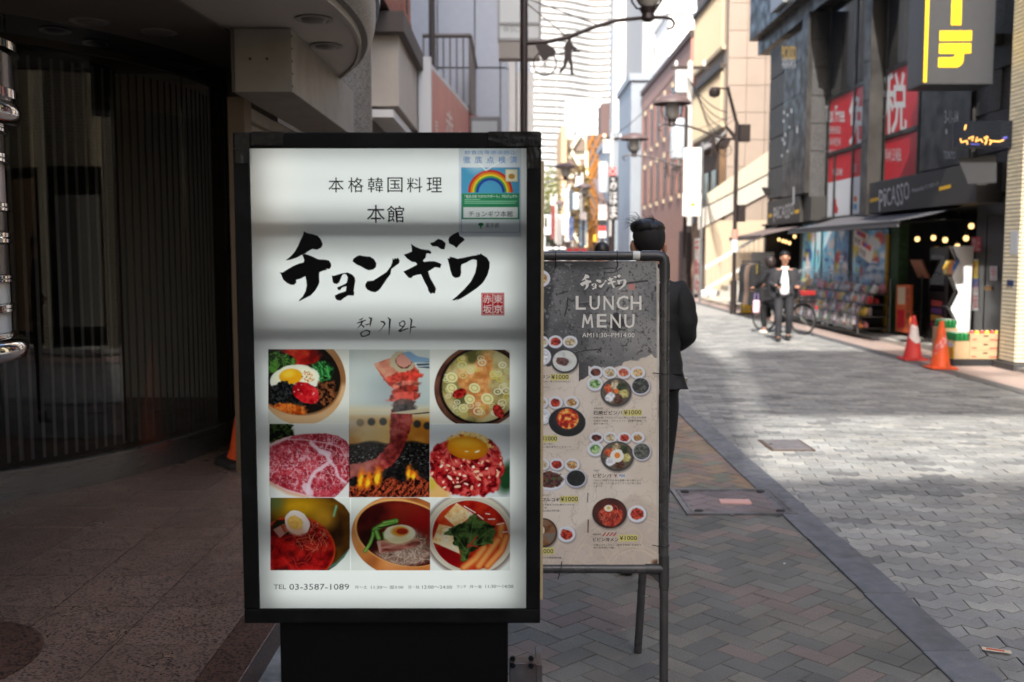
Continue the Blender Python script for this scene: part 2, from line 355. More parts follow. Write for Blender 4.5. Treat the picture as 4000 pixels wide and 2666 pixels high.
# ================================================================ GROUND
def rampmat(name, cols, src, rough=0.75, speck=0.18, ss=260.0, bump=0.25, dirt=None, weights=None):
    if name in MATS: return MATS[name]
    m = mat(name, cols[0], rough); nt = m.node_tree; N = nt.nodes; L = nt.links; b = N['Principled BSDF']
    if src == 'obj': ro = N.new('ShaderNodeObjectInfo').outputs['Random']
    else: ro = N.new('ShaderNodeNewGeometry').outputs['Random Per Island']
    cr = N.new('ShaderNodeValToRGB'); cr.color_ramp.interpolation = 'CONSTANT'; e = cr.color_ramp.elements
    pos = 0.0; ws = weights or [1.0 / len(cols)] * len(cols)
    e[0].position = 0; e[0].color = cols[0]; e[1].position = ws[0]; e[1].color = cols[1]; pos = ws[0]
    for c, w in zip(cols[2:], ws[1:]):
        pos += w; q = e.new(pos); q.color = c
    L.new(ro, cr.inputs[0])
    g = N.new('ShaderNodeNewGeometry'); n = N.new('ShaderNodeTexNoise'); n.inputs['Scale'].default_value = ss; n.inputs['Detail'].default_value = 2; L.new(g.outputs['Position'], n.inputs['Vector'])
    n2 = N.new('ShaderNodeTexNoise'); n2.inputs['Scale'].default_value = 2.2; n2.inputs['Detail'].default_value = 6; L.new(g.outputs['Position'], n2.inputs['Vector'])
    mr = N.new('ShaderNodeMapRange'); mr.inputs[1].default_value = 0.3; mr.inputs[2].default_value = 0.7; mr.inputs[3].default_value = 1 - speck * 2; mr.inputs[4].default_value = 1 + speck * 2; L.new(n.outputs[0], mr.inputs[0])
    mr2 = N.new('ShaderNodeMapRange'); mr2.inputs[1].default_value = 0.3; mr2.inputs[2].default_value = 0.7; mr2.inputs[3].default_value = 0.78; mr2.inputs[4].default_value = 1.18; L.new(n2.outputs[0], mr2.inputs[0])
    w = N.new('ShaderNodeTexWhiteNoise'); w.noise_dimensions = '1D'; L.new(ro, w.inputs['W']); mr3 = N.new('ShaderNodeMapRange'); mr3.inputs[3].default_value = 0.86; mr3.inputs[4].default_value = 1.12; L.new(w.outputs[0], mr3.inputs[0])
    a = N.new('ShaderNodeMath'); a.operation = 'MULTIPLY'; L.new(mr.outputs[0], a.inputs[0]); L.new(mr2.outputs[0], a.inputs[1])
    a2 = N.new('ShaderNodeMath'); a2.operation = 'MULTIPLY'; L.new(a.outputs[0], a2.inputs[0]); L.new(mr3.outputs[0], a2.inputs[1])
    h = N.new('ShaderNodeHueSaturation'); L.new(cr.outputs[0], h.inputs['Color']); L.new(a2.outputs[0], h.inputs['Value']); L.new(h.outputs[0], b.inputs['Base Color'])
    vo = N.new('ShaderNodeTexVoronoi'); vo.inputs['Scale'].default_value = 2.6; L.new(g.outputs['Position'], vo.inputs['Vector'])      # old chewing gum and drip stains
    gm = N.new('ShaderNodeMapRange'); gm.inputs[1].default_value = 0.035; gm.inputs[2].default_value = 0.055; gm.inputs[3].default_value = 0.62; gm.inputs[4].default_value = 1.0; L.new(vo.outputs['Distance'], gm.inputs[0])
    n5 = N.new('ShaderNodeTexNoise'); n5.inputs['Scale'].default_value = 0.8; n5.inputs['Detail'].default_value = 8; L.new(g.outputs['Position'], n5.inputs['Vector'])
    g5 = N.new('ShaderNodeMapRange'); g5.inputs[1].default_value = 0.55; g5.inputs[2].default_value = 0.72; g5.inputs[3].default_value = 1.0; g5.inputs[4].default_value = 0.74; L.new(n5.outputs[0], g5.inputs[0])
    a3 = N.new('ShaderNodeMath'); a3.operation = 'MULTIPLY'; L.new(gm.outputs[0], a3.inputs[0]); L.new(g5.outputs[0], a3.inputs[1]); a4 = N.new('ShaderNodeMath'); a4.operation = 'MULTIPLY'; L.new(a3.outputs[0], a4.inputs[0]); L.new(a2.outputs[0], a4.inputs[1]); L.new(a4.outputs[0], h.inputs['Value'])
    bp = N.new('ShaderNodeBump'); bp.inputs['Strength'].default_value = bump; bp.inputs['Distance'].default_value = 0.004; L.new(n.outputs[0], bp.inputs['Height']); L.new(bp.outputs[0], b.inputs['Normal'])
    return m
def inview(p, mx=60):
    d = Vector(p[:3]) - EYE; z = d.y * CP - d.z * SP
    if z < 0.3: return False
    x = 2000 + FN * d.x / z; y = 1333 - FN * (d.y * SP + d.z * CP) / z
    return -mx < x < 4000 + mx and -mx < y < 2666 + mx
def laid(spots, me, outline, depth, m_obj, m_isl, parent, name, many, hide=lambda p: False, nmax=300):
    """spots: (x,y,z,rot); the largest in view become objects of their own, the rest one joined part"""
    vis = [s for s in spots if inview(s) and not hide(s)]; vis.sort(key=lambda s: s[0] ** 2 + s[1] ** 2); own = set(vis[:nmax])
    for s in vis[:nmax]:
        o = bpy.data.objects.new(name, me); COL.objects.link(o); o.parent = parent; o.location = s[:3]; o.rotation_euler = (random.uniform(-.004, .004), random.uniform(-.004, .004), s[3])
    rest = [s for s in spots if s not in own]
    if rest:
        n = len(outline); V = []; F = []; ox = np.array(outline)
        for s in rest:
            c, q = math.cos(s[3]), math.sin(s[3]); b = len(V); z = s[2] + random.uniform(-.0015, .0015)
            for x, y in outline: V.append((s[0] + x * c - y * q, s[1] + x * q + y * c, z))
            for x, y in outline: V.append((s[0] + x * 1.012 * c - y * 1.012 * q, s[1] + x * 1.012 * q + y * 1.012 * c, z - depth))
            F.append(tuple(range(b, b + n)))
            for i in range(n): F.append((b + (i + 1) % n, b + i, b + n + i, b + n + (i + 1) % n))
        e = bpy.data.meshes.new(many); e.from_pydata(V, [], F); e.materials.append(m_isl); o = bpy.data.objects.new(many, e); COL.objects.link(o); o.parent = parent; o['kind'] = 'stuff'
def slabmesh(name, outline, depth, m, rnd=0.0025):
    bm = bmesh.new(); n = len(outline); sc = 1 - rnd / max(abs(a) for p in outline for a in p)
    t = [bm.verts.new((x * sc, y * sc, 0)) for x, y in outline]; u = [bm.verts.new((x, y, -rnd)) for x, y in outline]; w = [bm.verts.new((x, y, -depth)) for x, y in outline]
    bm.faces.new(t)
    for i in range(n):
        j = (i + 1) % n; bm.faces.new((t[j], t[i], u[i], u[j])); bm.faces.new((u[j], u[i], w[i], w[j]))
    bmesh.ops.recalc_face_normals(bm, faces=bm.faces)
    me = bpy.data.meshes.new(name); bm.to_mesh(me); bm.free(); me.materials.append(m); return me

m_asph = mat('asphalt', S(78, 77, 76), 0.9, var=0.15, vs=3, bump=0.3, bs=200, speck=S(110, 108, 105), ss=180)
MB().poly([(-600, -60, -0.05), (600, -60, -0.05), (600, 1400, -0.05), (-600, 1400, -0.05)]).build('ground', m_asph, kind='structure')
m_mort = mat('joint_sand', S(62, 58, 54), 0.95, var=0.25, vs=5, dirt=S(52, 58, 36), ds=2.5, da=0.6)
# --- left sidewalk: 45 degree herringbone bricks
side = struct(MB().poly([(-0.72, 0.5, -0.010), (1.72, 0.5, -0.010), (1.72, 30.0, -0.010), (-0.72, 30.0, -0.010)]).build('sidewalk', m_mort))
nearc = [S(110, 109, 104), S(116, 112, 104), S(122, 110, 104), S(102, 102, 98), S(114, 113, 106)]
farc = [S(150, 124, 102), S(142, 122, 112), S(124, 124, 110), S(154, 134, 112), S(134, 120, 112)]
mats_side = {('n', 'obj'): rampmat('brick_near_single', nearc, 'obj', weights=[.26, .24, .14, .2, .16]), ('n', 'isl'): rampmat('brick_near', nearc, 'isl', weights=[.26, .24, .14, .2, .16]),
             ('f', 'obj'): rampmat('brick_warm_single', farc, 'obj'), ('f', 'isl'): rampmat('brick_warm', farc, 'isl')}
bl, bw, jt = 0.2, 0.1, 0.0045
out = [(-bl / 2 + jt / 2, -bw / 2 + jt / 2), (bl / 2 - jt / 2, -bw / 2 + jt / 2), (bl / 2 - jt / 2, bw / 2 - jt / 2), (-bl / 2 + jt / 2, bw / 2 - jt / 2)]
near_s, far_s = [], []
rot = R(42); cr_, sr_ = math.cos(rot), math.sin(rot)
for n in range(-260, 420):
    for m_ in range(-160, 160):
        for (cx, cy, a) in ((1 + n + 2 * m_, .5 + n - 2 * m_, 0), (2.5 + n + 2 * m_, n - 2 * m_, math.pi / 2)):
            x, y = cx * bw, cy * bw; X = x * cr_ - y * sr_; Y = x * sr_ + y * cr_ + 0.03
            if -0.80 < X < 1.80 and 0.9 < Y < 26:
                if 1.16 < X < 1.80 and 6.2 < Y < 6.74: continue
                if -0.7 < X < 0.0 and 2.55 < Y < 2.95: continue
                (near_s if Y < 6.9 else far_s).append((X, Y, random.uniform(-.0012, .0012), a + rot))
hid = lambda s: (s[0] - 0.1 - 0.03 * (s[1] - 2.75) < 0 and s[1] > 2.9) or (s[0] < 0.6 and s[1] > 5.6)
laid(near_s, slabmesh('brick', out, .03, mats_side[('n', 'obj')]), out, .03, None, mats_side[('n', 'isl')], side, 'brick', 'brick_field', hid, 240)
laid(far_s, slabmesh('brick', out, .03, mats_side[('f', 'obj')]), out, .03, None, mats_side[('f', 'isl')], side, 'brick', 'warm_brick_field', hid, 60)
farwalk = brickmat('far_walk', S(150, 125, 110), S(128, 122, 112), S(70, 64, 58), 5.0)
struct(MB().poly([(-0.72, 26, -0.004), (1.72, 26, -0.004), (2.2, 130, -0.004), (-0.4, 130, -0.004)]).build('far_sidewalk', mat('far_walk_plain', S(140, 124, 112), .85, var=.2, vs=8)))
# --- road: wavy interlocking blocks
road = struct(MB().poly([(1.88, 0.5, -0.010), (5.92, 0.5, -0.010), (5.92, 27.0, -0.010), (1.88, 27.0, -0.010)]).build('road', m_mort))
L_, W_, A_ = 0.225, 0.1125, 0.022
def zig(t): t = (t * 2) % 1.0; return A_ * (4 * abs(t - .5) - 1)
bo = []; k = 8; sh = 0.982
for i in range(k + 1): t = i / k; bo.append((((t - .5) * L_) * sh, -W_ / 2 * .935 + zig(t)))
for i in range(k, -1, -1): t = i / k; bo.append((((t - .5) * L_) * sh, W_ / 2 * .935 + zig(t)))
roadc = [S(150, 150, 147), S(143, 144, 142), S(157, 156, 151), S(120, 121, 121), S(137, 138, 137)]
rw = [.3, .25, .22, .09, .14]
rs = []; rr = R(-7); c2, s2 = math.cos(rr), math.sin(rr)
for j in range(-30, 270):
    for i in range(-30, 50):
        x = (i + .5 * (j % 2)) * L_; y = j * W_; X = 3.9 + x * c2 - y * s2 - 1.5; Y = x * s2 + y * c2 + 0.2
        if 1.80 < X < 6.02 and 1.2 < Y < 26:
            if 2.21 < X < 2.48 and 8.22 < Y < 8.61: continue
            rs.append((X, Y, random.uniform(-.002, .002), rr))
laid(rs, slabmesh('paving_block', bo, .03, rampmat('road_block_single', roadc, 'obj', rough=.8, speck=.14, weights=rw), .002), bo, .03, None, rampmat('road_block', roadc, 'isl', rough=.8, speck=.14, weights=rw), road, 'paving_block', 'paving_field')
struct(MB().poly([(1.9, 26, -0.004), (5.92, 26, -0.004), (8.5, 240, -0.004), (2.6, 240, -0.004)]).build('far_road', mat('far_road', S(156, 155, 151), .85, var=.12, vs=4)))
# --- kerb stones between sidewalk and road
m_kerb = mat('kerb_granite', S(92, 96, 104), 0.55, var=.14, vs=9, rnd='obj', ra=.12, bump=.15, bs=240, speck=S(118, 120, 126), ss=420, rvar=.12, dirt=S(66, 68, 72), ds=4, da=.7)
kerb = struct(MB().box(1.69, 1.91, 0.5, 60, -0.06, -0.004).build('kerb', m_mort))
y = 0.7
lens = [.62, .55, .9, .62, .6, .7, .95, .62, .3]
i = 0
while y < 30:
    ln = lens[i % len(lens)]; dx = random.uniform(-.006, .006); b = 0.098 + random.uniform(0, .004)
    MB().box(1.80 - b + dx, 1.80 + b + dx, y + .003, y + ln - .003, -0.04, 0.010 + random.uniform(-.002, .002)).build('kerb_stone', m_kerb, kerb, bevel=.004); y += ln; i += 1
MB().box(1.70, 1.90, 30.0, 60, -0.04, 0.008).build('kerb_stone', m_kerb, kerb)
# --- right side: dark band, pink pavement, stone kerb in front of the shops
m_band = mat('band_stone', S(84, 84, 86), 0.6, var=.12, vs=6, speck=S(104, 104, 106), ss=300)
struct(MB().box(5.94, 6.16, 1.0, 60, -0.04, 0.006).build('gutter_band', m_band))
m_pink = brickmat('pink_pave', S(176, 152, 142), S(160, 146, 138), S(120, 106, 98), 4.4, .5, .25, .012)
pm = m_pink.node_tree; 
for nd in pm.nodes:
    if nd.type == 'TEX_BRICK':
        g_ = pm.nodes.new('ShaderNodeNewGeometry'); pm.links.new(g_.outputs['Position'], nd.inputs['Vector'])
struct(MB().box(6.16, 7.0, 1.0, 60, -0.04, 0.004).build('pavement_right', m_pink))
m_conc = mat('concrete', S(150, 148, 142), .85, var=.14, vs=4, bump=.25, bs=90, dirt=S(96, 92, 84), ds=2, da=.6)
struct(MB().box(7.0, 26, 14.1, 29.6, -0.05, 0.10).build('shop_step', m_conc))
struct(MB().box(6.86, 7.0, 17.0, 29.6, -0.05, 0.07).build('shop_kerb', mat('light_kerb', S(178, 174, 166), .8, var=.1)))
struct(MB().box(6.5, 30, 29.6, 34.5, -0.05, 0.09).build('stair_forecourt', mat('forecourt', S(196, 186, 170), .85, var=.1, vs=3)))
struct(MB().box(7.0, 30, -12, 14.1, -0.05, 0.06).build('pavement_shops', m_conc))
# --- left granite terrace, edge strip and gutter
m_gran = mat('granite_brown', S(122, 99, 85), 0.38, var=.12, vs=3, speck=S(56, 48, 45), ss=95, rnd='obj', ra=.07, rvar=.12, bump=.05, bs=300)
gN = m_gran.node_tree
for nd in gN.nodes:                                             # grain follows the place, not each slab
    if nd.type == 'TEX_NOISE':
        g_ = gN.nodes.new('ShaderNodeNewGeometry'); gN.links.new(g_.outputs['Position'], nd.inputs['Vector'])
m_gran2 = mat('granite_edge', S(92, 68, 56), 0.35, var=.2, vs=5, speck=S(34, 28, 28), ss=80, rnd='obj', ra=.08)
terr = struct(MB().box(-14, -0.985, -4, 10.6, -0.05, 0.106).build('granite_terrace', mat('terrace_joint', S(24, 21, 19), .9)))
for ix in range(-14, 0):
    x1 = -1.135 + (ix + 1) * .42; x0 = x1 - .42
    if x0 < -4.6: continue
    for iy in range(0, 22):
        y0 = 1.27 + iy * .418
        MB().box(x0 + .002, x1 - .002, y0 + .002, y0 + .416, 0.08, 0.12 + random.uniform(-.0006, .0006)).build('granite_slab', m_gran, terr)
y = 0.4
while y < 10.4:
    MB().box(-1.134, -0.975, y + .001, y + .749, -0.02, 0.1215).build('edge_slab', m_gran2, terr, bevel=.003); y += .75
m_gut = mat('gutter_concrete', S(150, 150, 146), .9, var=.3, vs=9, bump=.6, bs=60, dirt=S(70, 68, 62), ds=6, da=.8)
struct(MB().box(-0.975, -0.72, 0.3, 30, -0.05, 0.005).build('gutter', m_gut))
# --- covers let into the paving
m_iron = mat('cover_steel', S(108, 110, 116), .45, metal=.75, var=.2, vs=12, bump=.1, bs=200, dirt=S(70, 58, 48), ds=9, da=.7)
t = thing('paved_inspection_cover', 'large steel-framed cover inlaid with pinkish pavers beside dark kerb', 'manhole cover', (1.45, 6.47, 0))
q = [gnd(*p) for p in ((1535, 1127), (1777, 1133), (1840, 1187), (1592, 1180))]
x0, x1, y0, y1 = 1.10, 1.80, 6.14, 6.80
MB().box(x0 + .03, x1 - .03, y0 + .03, y1 - .03, -.03, .007).build('bed', mat('cover_bed', S(112, 102, 101), .8, var=.15, vs=20), t)
f = MB()
for a, b in (((x0, y0), (x1, y0 + .028)), ((x0, y1 - .028), (x1, y1)), ((x0, y0 + .028), (x0 + .028, y1 - .028)), ((x1 - .028, y0 + .028), (x1, y1 - .028))): f.box(a[0], b[0], a[1], b[1], -.03, .014)
f.build('frame', m_iron, t)
f = MB(); e = .040
for a, b in (((x0 + e, y0 + e), (x1 - e, y0 + e + .014)), ((x0 + e, y1 - e - .014), (x1 - e, y1 - e)), ((x0 + e, y0 + e + .014), (x0 + e + .014, y1 - e - .014)), ((x1 - e - .014, y0 + e + .014), (x1 - e, y1 - e - .014))): f.box(a[0], b[0], a[1], b[1], -.03, .012)
f.build('lid_rim', m_iron, t)
m_cov = rampmat('cover_paver', [S(134, 122, 122), S(126, 116, 117), S(140, 126, 124), S(120, 112, 114)], 'obj')
nb = 0
for n in range(-90, 160):
    for m_ in range(-60, 60):
        for (cx, cy, a) in ((1 + n + 2 * m_, .5 + n - 2 * m_, 0), (2.5 + n + 2 * m_, n - 2 * m_, math.pi / 2)):
            x, y = cx * bw, cy * bw; X = x * cr_ - y * sr_; Y = x * sr_ + y * cr_ + 0.03
            if x0 + .085 < X < x1 - .085 and y0 + .085 < Y < y1 - .085:
                o = bpy.data.objects.new('paver', bpy.data.meshes.get('cover_paver') or slabmesh('cover_paver', out, .03, m_cov)); COL.objects.link(o); o.parent = t; ORG[o] = ORG[t]
                o.location = (X - 1.45, Y - 6.47, .010); o.rotation_euler = (0, 0, a + rot); nb += 1
MB().obox((1.47, 6.44, .0085), (.2, .1, .02), Matrix.Rotation(R(-4), 3, 'Z')).build('pink_paver', mat('pink_paver', S(214, 168, 160), .7, var=.08, vs=30), t)
for cx in (x0 + .09, x1 - .09):
    for cy in (y0 + .075, y1 - .075): MB().lathe([(0, .0155), (.026, .0155), (.03, .008)], 12, (cx, cy, 0)).build('lift_hole', mat('hole_dark', S(30, 28, 28), .8), t)
t = thing('small_road_cover', 'small rectangular steel cover set in the grey wavy paving blocks', 'manhole cover', (2.34, 8.41, 0))
MB().box(2.16, 2.53, 8.18, 8.65, -.03, .008).build('frame', mat('cover_rust', S(96, 76, 62), .6, metal=.5, var=.2, vs=20), t)
MB().box(2.185, 2.505, 8.205, 8.625, -.02, .013).build('lid', mat('cover_lid', S(118, 114, 116), .6, metal=.4, var=.2, vs=14, bump=.3, bs=120), t, bevel=.003)
MB().box(2.20, 2.23, 8.40, 8.43, .013, .0155).build('lift_hole', MATS['hole_dark'], t)
# scraps of litter
_ = MB().poly([(1.965, 3.99, .012), (2.06, 3.93, .016), (2.075, 3.955, .013), (1.98, 4.015, .012)]).poly([(1.985, 3.985, .0165), (2.045, 3.948, .0185), (2.05, 3.958, .0182), (1.99, 3.995, .0165)], 1)
lt = MB(); lt.box(-.055, .055, -.014, .014, 0, .002); lt.box(-.04, .03, -.008, .008, .002, .0025, 1)
o = lt.build('paper_scrap', [mat('paper_scrap', S(206, 192, 168), .7), mat('scrap_red', S(190, 84, 66), .7)]); o.location = (2.0, 3.98, .013); o.rotation_euler = (.03, .02, -.35); tag(o, 'small red and cream paper scrap lying on road beside the kerb', 'litter')
for i, (x, y) in enumerate(((1.43, 5.12), (2.05, 5.8), (1.95, 6.7))):
    o = MB().prism([(0, 0, 0), (.012, .002, 0), (.014, .009, .002), (.003, .011, .001)], (0, 0, .002)).build('paper_bit', mat('paper_bit', S(214, 210, 200), .8)); o.location = (x, y, .014 if x < 1.7 else .006); tag(o, 'tiny white scrap of paper lying on the paving', 'litter', 'tiny white litter')
# ================================================================ LEFT: glazed corner shop, canopy, totem
m_ss = mat('stainless', S(150, 148, 144), .32, metal=.9, var=.12, vs=5, stretch=(1, 1, 30), rvar=.08)
m_chrome = mat('chrome', S(205, 205, 205), .07, metal=1.0)
m_black = mat('black_trim', S(24, 23, 22), .5, var=.2)
GC, GR = (-5.08, 8.1), 2.8
def arc(r, a): return (GC[0] + r * math.cos(a), GC[1] + r * math.sin(a))
A0, A1 = R(-100), R(-2)
def wall_arc(r0, r1, z0, z1, a0, a1, n, mb=None, mi=0):
    mb = mb or MB(); vs = []
    for i in range(n + 1):
        a = a0 + (a1 - a0) * i / n
        for r in (r0, r1):
            x, y = arc(r, a)
            for z in (z0, z1): vs.append((x, y, z))
    fs = []
    for i in range(n):
        b = i * 4; c = b + 4
        fs += [(b, c, c + 1, b + 1), (b + 2, b + 3, c + 3, c + 2), (b + 1, c + 1, c + 3, b + 3), (b, b + 2, c + 2, c)]
    fs += [(0, 1, 3, 2), (n * 4, n * 4 + 2, n * 4 + 3, n * 4 + 1)]
    return mb.faces(vs, fs, mi)
t = thing('glass_storefront', 'dark curved glass shopfront on stainless plinth behind the lit sign', 'storefront', (-2.6, 6.6, .12))
wall_arc(GR - .05, GR + .03, .12, .285, A0, A1, 48).build('plinth', m_ss, t, smooth=True)
wall_arc(GR - .05, GR + .045, .286, .305, A0, A1, 48).build('plinth_cap', m_ss, t, smooth=True)
m_gl = glassmat('dark_glass', (.62, .61, .59, 1), 1.55)
na = 7
for i in range(na):
    a, b = A0 + (A1 - A0) * i / na, A0 + (A1 - A0) * (i + 1) / na
    wall_arc(GR - .006, GR + .006, .306, 2.92, a + .0012, b - .0012, 10).build('glass_pane', m_gl, t, smooth=True)
    wall_arc(GR - .006, GR + .006, 2.965, 3.12, a + .0012, b - .0012, 10).build('transom_pane', glassmat('transom_glass', (.10, .10, .10, 1), 3.2), t, smooth=True)
wall_arc(GR - .03, GR + .03, 2.92, 2.965, A0, A1, 48).build('top_rail', mat('dark_bronze', S(58, 52, 46), .4, metal=.7), t, smooth=True)
m_slat = mat('blind_slat', S(150, 149, 147), .7, var=.1)
k = 0; a = A0
while a < A1:
    x, y = arc(GR - .13, a); MB().obox((x, y, 1.6), (.004, .020, 2.56), Matrix.Rotation(a, 3, 'Z')).build('slat', m_slat, t); a += .0275
wall_arc(GR - .9, GR - .86, .12, 3.1, A0, A1, 24).build('backing', mat('shop_interior', S(26, 24, 22), .9), t)
m_jamb = mat('bronze_jamb', S(74, 60, 48), .45, metal=.35, var=.15, vs=3)
x, y = arc(GR, A1)
MB().box(x - .10, x + .015, y - .03, y + .09, .12, 3.12).build('end_post', mat('end_post', S(40, 34, 30), .4, metal=.5), t, bevel=.004)
# wall piece between glass and shutter, jamb, shutter, box sign
o = thing('shutter_bay', 'closed grimy roller shutter with brown stains under the blank sign box', 'shutter', (-1.8, 8.0, .12))
MB().box(-2.30, -1.90, 8.02, 8.2, .12, 3.12).build('return_wall', mat('brown_panel', S(56, 46, 40), .5, var=.1), o)
MB().box(-1.93, -1.815, 6.86, 7.05, .12, 2.70).build('jamb', mat('yellowed_jamb', S(84, 66, 46), .5, var=.2, vs=4), o, bevel=.004)
MB().box(-1.93, -1.90, 7.06, 9.35, .12, 2.70).build('back_panel', mat('shutter_back', S(60, 56, 50), .8), o)
m_shut = mat('shutter_slat', S(140, 132, 122), .6, var=.12, vs=3, dirt=S(110, 66, 46), ds=1.1, da=.75)
for i in range(22):
    z = .16 + i * .115; MB().prism([(-1.895, 7.06, z), (-1.862, 7.06, z + .012), (-1.858, 7.06, z + .095), (-1.895, 7.06, z + .110)], (0, 2.28, 0)).build('slat', m_shut, o)
MB().box(-1.90, -1.80, 9.35, 9.5, .12, 3.1).build('jamb', MATS['yellowed_jamb'], o)
m_boxw = mat('box_sign_white', S(142, 136, 127), .55, var=.08, vs=2.2, dirt=S(108, 96, 82), ds=3.5, da=.5)
o = thing('blank_sign_box', 'blank off-white rectangular sign box fixed under the round canopy', 'sign', (-1.62, 7.9, 2.68))
MB().box(-1.82, -1.43, 6.6, 9.15, 2.69, 3.095).build('cabinet', m_boxw, o, bevel=.004)
MB().box(-1.822, -1.802, 6.592, 6.6, 2.69, 3.095).build('edge_trim', mat('box_edge', S(70, 62, 56), .5), o)
for dx in (-.27, -.16): MB().lathe([(.0, 0), (.009, 0), (.009, .006), (0, .006)], 10, (-1.43 + dx, 6.592, 2.90), axis='y').build('bolt', m_black, o)
for z in (2.72, 2.80, 2.88, 2.96, 3.04): MB().box(-1.434, -1.426, 6.603, 6.613, z, z + .012).build('screw', m_black, o)
# granite round column
o = thing('granite_column', 'round grey speckled granite column at the far end of the canopy', 'column', (-1.32, 9.75, 0))
m_ggr = mat('granite_grey', S(128, 124, 118), .4, speck=S(64, 62, 60), ss=90, var=.08, bump=.05)
MB().lathe([(.27, 0), (.27, 2.55)], 32, (-1.62, 9.75, 0)).build('lower_shaft', m_ggr, o, smooth=True)
MB().lathe([(.262, 2.55), (.262, 2.572)], 32, (-1.62, 9.75, 0)).build('joint', m_black, o, smooth=True)
MB().lathe([(.27, 2.572), (.27, 6.2)], 32, (-1.62, 9.75, 0)).build('upper_shaft', m_ggr, o, smooth=True)
# canopy: round disc with white soffit, granite ring, chrome fascia
o = thing('round_canopy', 'round entrance canopy with white soffit, granite rim and chrome fascia', 'canopy', (-3.5, 5.5, 3.1))
CC = (-5.9, 6.5)
def disc_arc(r, n, a0, a1): return [(CC[0] + r * math.cos(a0 + (a1 - a0) * i / n), CC[1] + r * math.sin(a0 + (a1 - a0) * i / n)) for i in range(n + 1)]
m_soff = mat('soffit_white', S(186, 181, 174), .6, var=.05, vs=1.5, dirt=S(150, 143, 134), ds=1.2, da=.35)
ca0, ca1 = R(-62), R(36)
def rimslab(r0, r1, z0, z1, n=56):
    mb = MB(); a = disc_arc(r0, n, ca0, ca1); b = disc_arc(r1, n, ca0, ca1); vs = []
    for p, q in zip(a, b): vs += [(*p, z0), (*q, z0), (*p, z1), (*q, z1)]
    fs = [(0, 2, 3, 1), (n * 4, n * 4 + 1, n * 4 + 3, n * 4 + 2)]
    for i in range(n):
        c = i * 4; d = c + 4; fs += [(c, c + 1, d + 1, d), (c + 2, d + 2, d + 3, c + 3), (c, d, d + 2, c + 2), (c + 1, c + 3, d + 3, d + 1)]
    return mb.faces(vs, fs)
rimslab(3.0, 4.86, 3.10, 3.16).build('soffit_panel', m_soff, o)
rimslab(4.863, 4.885, 3.085, 3.15).build('soffit_bead', m_soff, o, smooth=True)
def rimprof(prof, nm, m, n=56):
    mb = MB(); k = len(prof); vs = []
    for i in range(n + 1):
        a_ = ca0 + (ca1 - ca0) * i / n
        for r_, z_ in prof: vs.append((CC[0] + r_ * math.cos(a_), CC[1] + r_ * math.sin(a_), z_))
    mb.faces(vs, [(i * k + j, (i + 1) * k + j, (i + 1) * k + j + 1, i * k + j + 1) for i in range(n) for j in range(k - 1)]).build(nm, m, o, smooth=True)
rimprof([(4.885, 3.13), (4.93, 3.13), (4.965, 3.17), (4.985, 3.25), (4.99, 3.36)], 'granite_ring', mat('granite_dark', S(112, 108, 104), .4, speck=S(56, 54, 54), ss=80))
rimprof([(4.99, 3.36), (5.015, 3.365), (5.02, 3.40), (5.02, 3.80), (4.9, 3.81)], 'chrome_fascia', m_chrome)
rimslab(3.0, 4.98, 3.40, 3.78).build('canopy_top', mat('canopy_top', S(110, 106, 100), .8), o)
# darker lowered soffit over the glass
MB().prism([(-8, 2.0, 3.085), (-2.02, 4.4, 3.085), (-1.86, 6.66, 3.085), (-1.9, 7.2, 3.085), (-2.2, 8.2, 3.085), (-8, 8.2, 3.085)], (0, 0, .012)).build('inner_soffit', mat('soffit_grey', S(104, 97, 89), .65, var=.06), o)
m_dl = mat('downlight_bowl', S(110, 108, 104), .35)
for (dx, dy) in ((205, 48), (365, 72), (722, 43), (750, 105), (5, 42)):
    zz = 3.084 if dx < 500 else 3.098
    p = gnd(dx, dy, zz); d = MB().lathe([(.115, 0), (.118, -.008), (.09, -.010), (.085, -.004)], 24, (p.x, p.y, zz)).build('downlight_ring', mat('downlight_ring', S(140, 136, 130), .4), o, smooth=True)
    MB().lathe([(.086, -.004), (.07, -.018), (.03, -.026), (0, -.028)], 20, (p.x, p.y, zz)).build('lamp_bowl', m_dl, d, smooth=True)
# building above the canopy (tall, keeps the pavement in shade)
m_b0 = mat('upper_tile', S(120, 112, 102), .7, var=.1)
o = thing('corner_building', 'upper floors of the brown building above the round canopy', 'building', (-6, 3, 3.82))
MB().box(-14, -2.3, -14, 10.4, 3.82, 27).build('wall', m_b0, o)
for i in range(5):
    for j in range(6): MB().box(-2.3, -2.24, -12 + j * 3.7, -9.6 + j * 3.7, 5 + i * 3.2, 6.9 + i * 3.2).build('window', mat('window_dark', S(40, 44, 48), .15, spec=.6), o)
# chrome totem of round sign drums at the left edge of the terrace
T = Vector((-2.27, 3.65, .12))
o = thing('drum_sign_totem', 'chrome totem of stacked round sign drums beside the glass shopfront', 'sign', T)
MB().lathe([(0, 0), (.40, 0), (.40, .006), (0, .008)], 48, (-2.2, 3.62, .1215)).build('base_disc', m_gran2, o)
MB().lathe([(.16, .125), (.16, 1.2)], 24, (T.x, T.y, 0)).build('post', m_chrome, o, smooth=True)
def torus_prof(rc, rr, zc): return [(rc + rr * math.cos(a), zc + rr * math.sin(a)) for a in np.linspace(-math.pi / 2, math.pi / 2, 13)]
def zat(dy): return dat(20, dy, 3.65).z
MB().lathe([(.2, zat(822))] + torus_prof(.40, .045, zat(806)) + [(.38, zat(790))], 48, (T.x, T.y, 0)).build('bottom_ring', m_chrome, o, smooth=True)
bands = [(788, 768), (722, 700), (652, 632), (562, 530), (486, 462), (372, 345), (300, 275)]
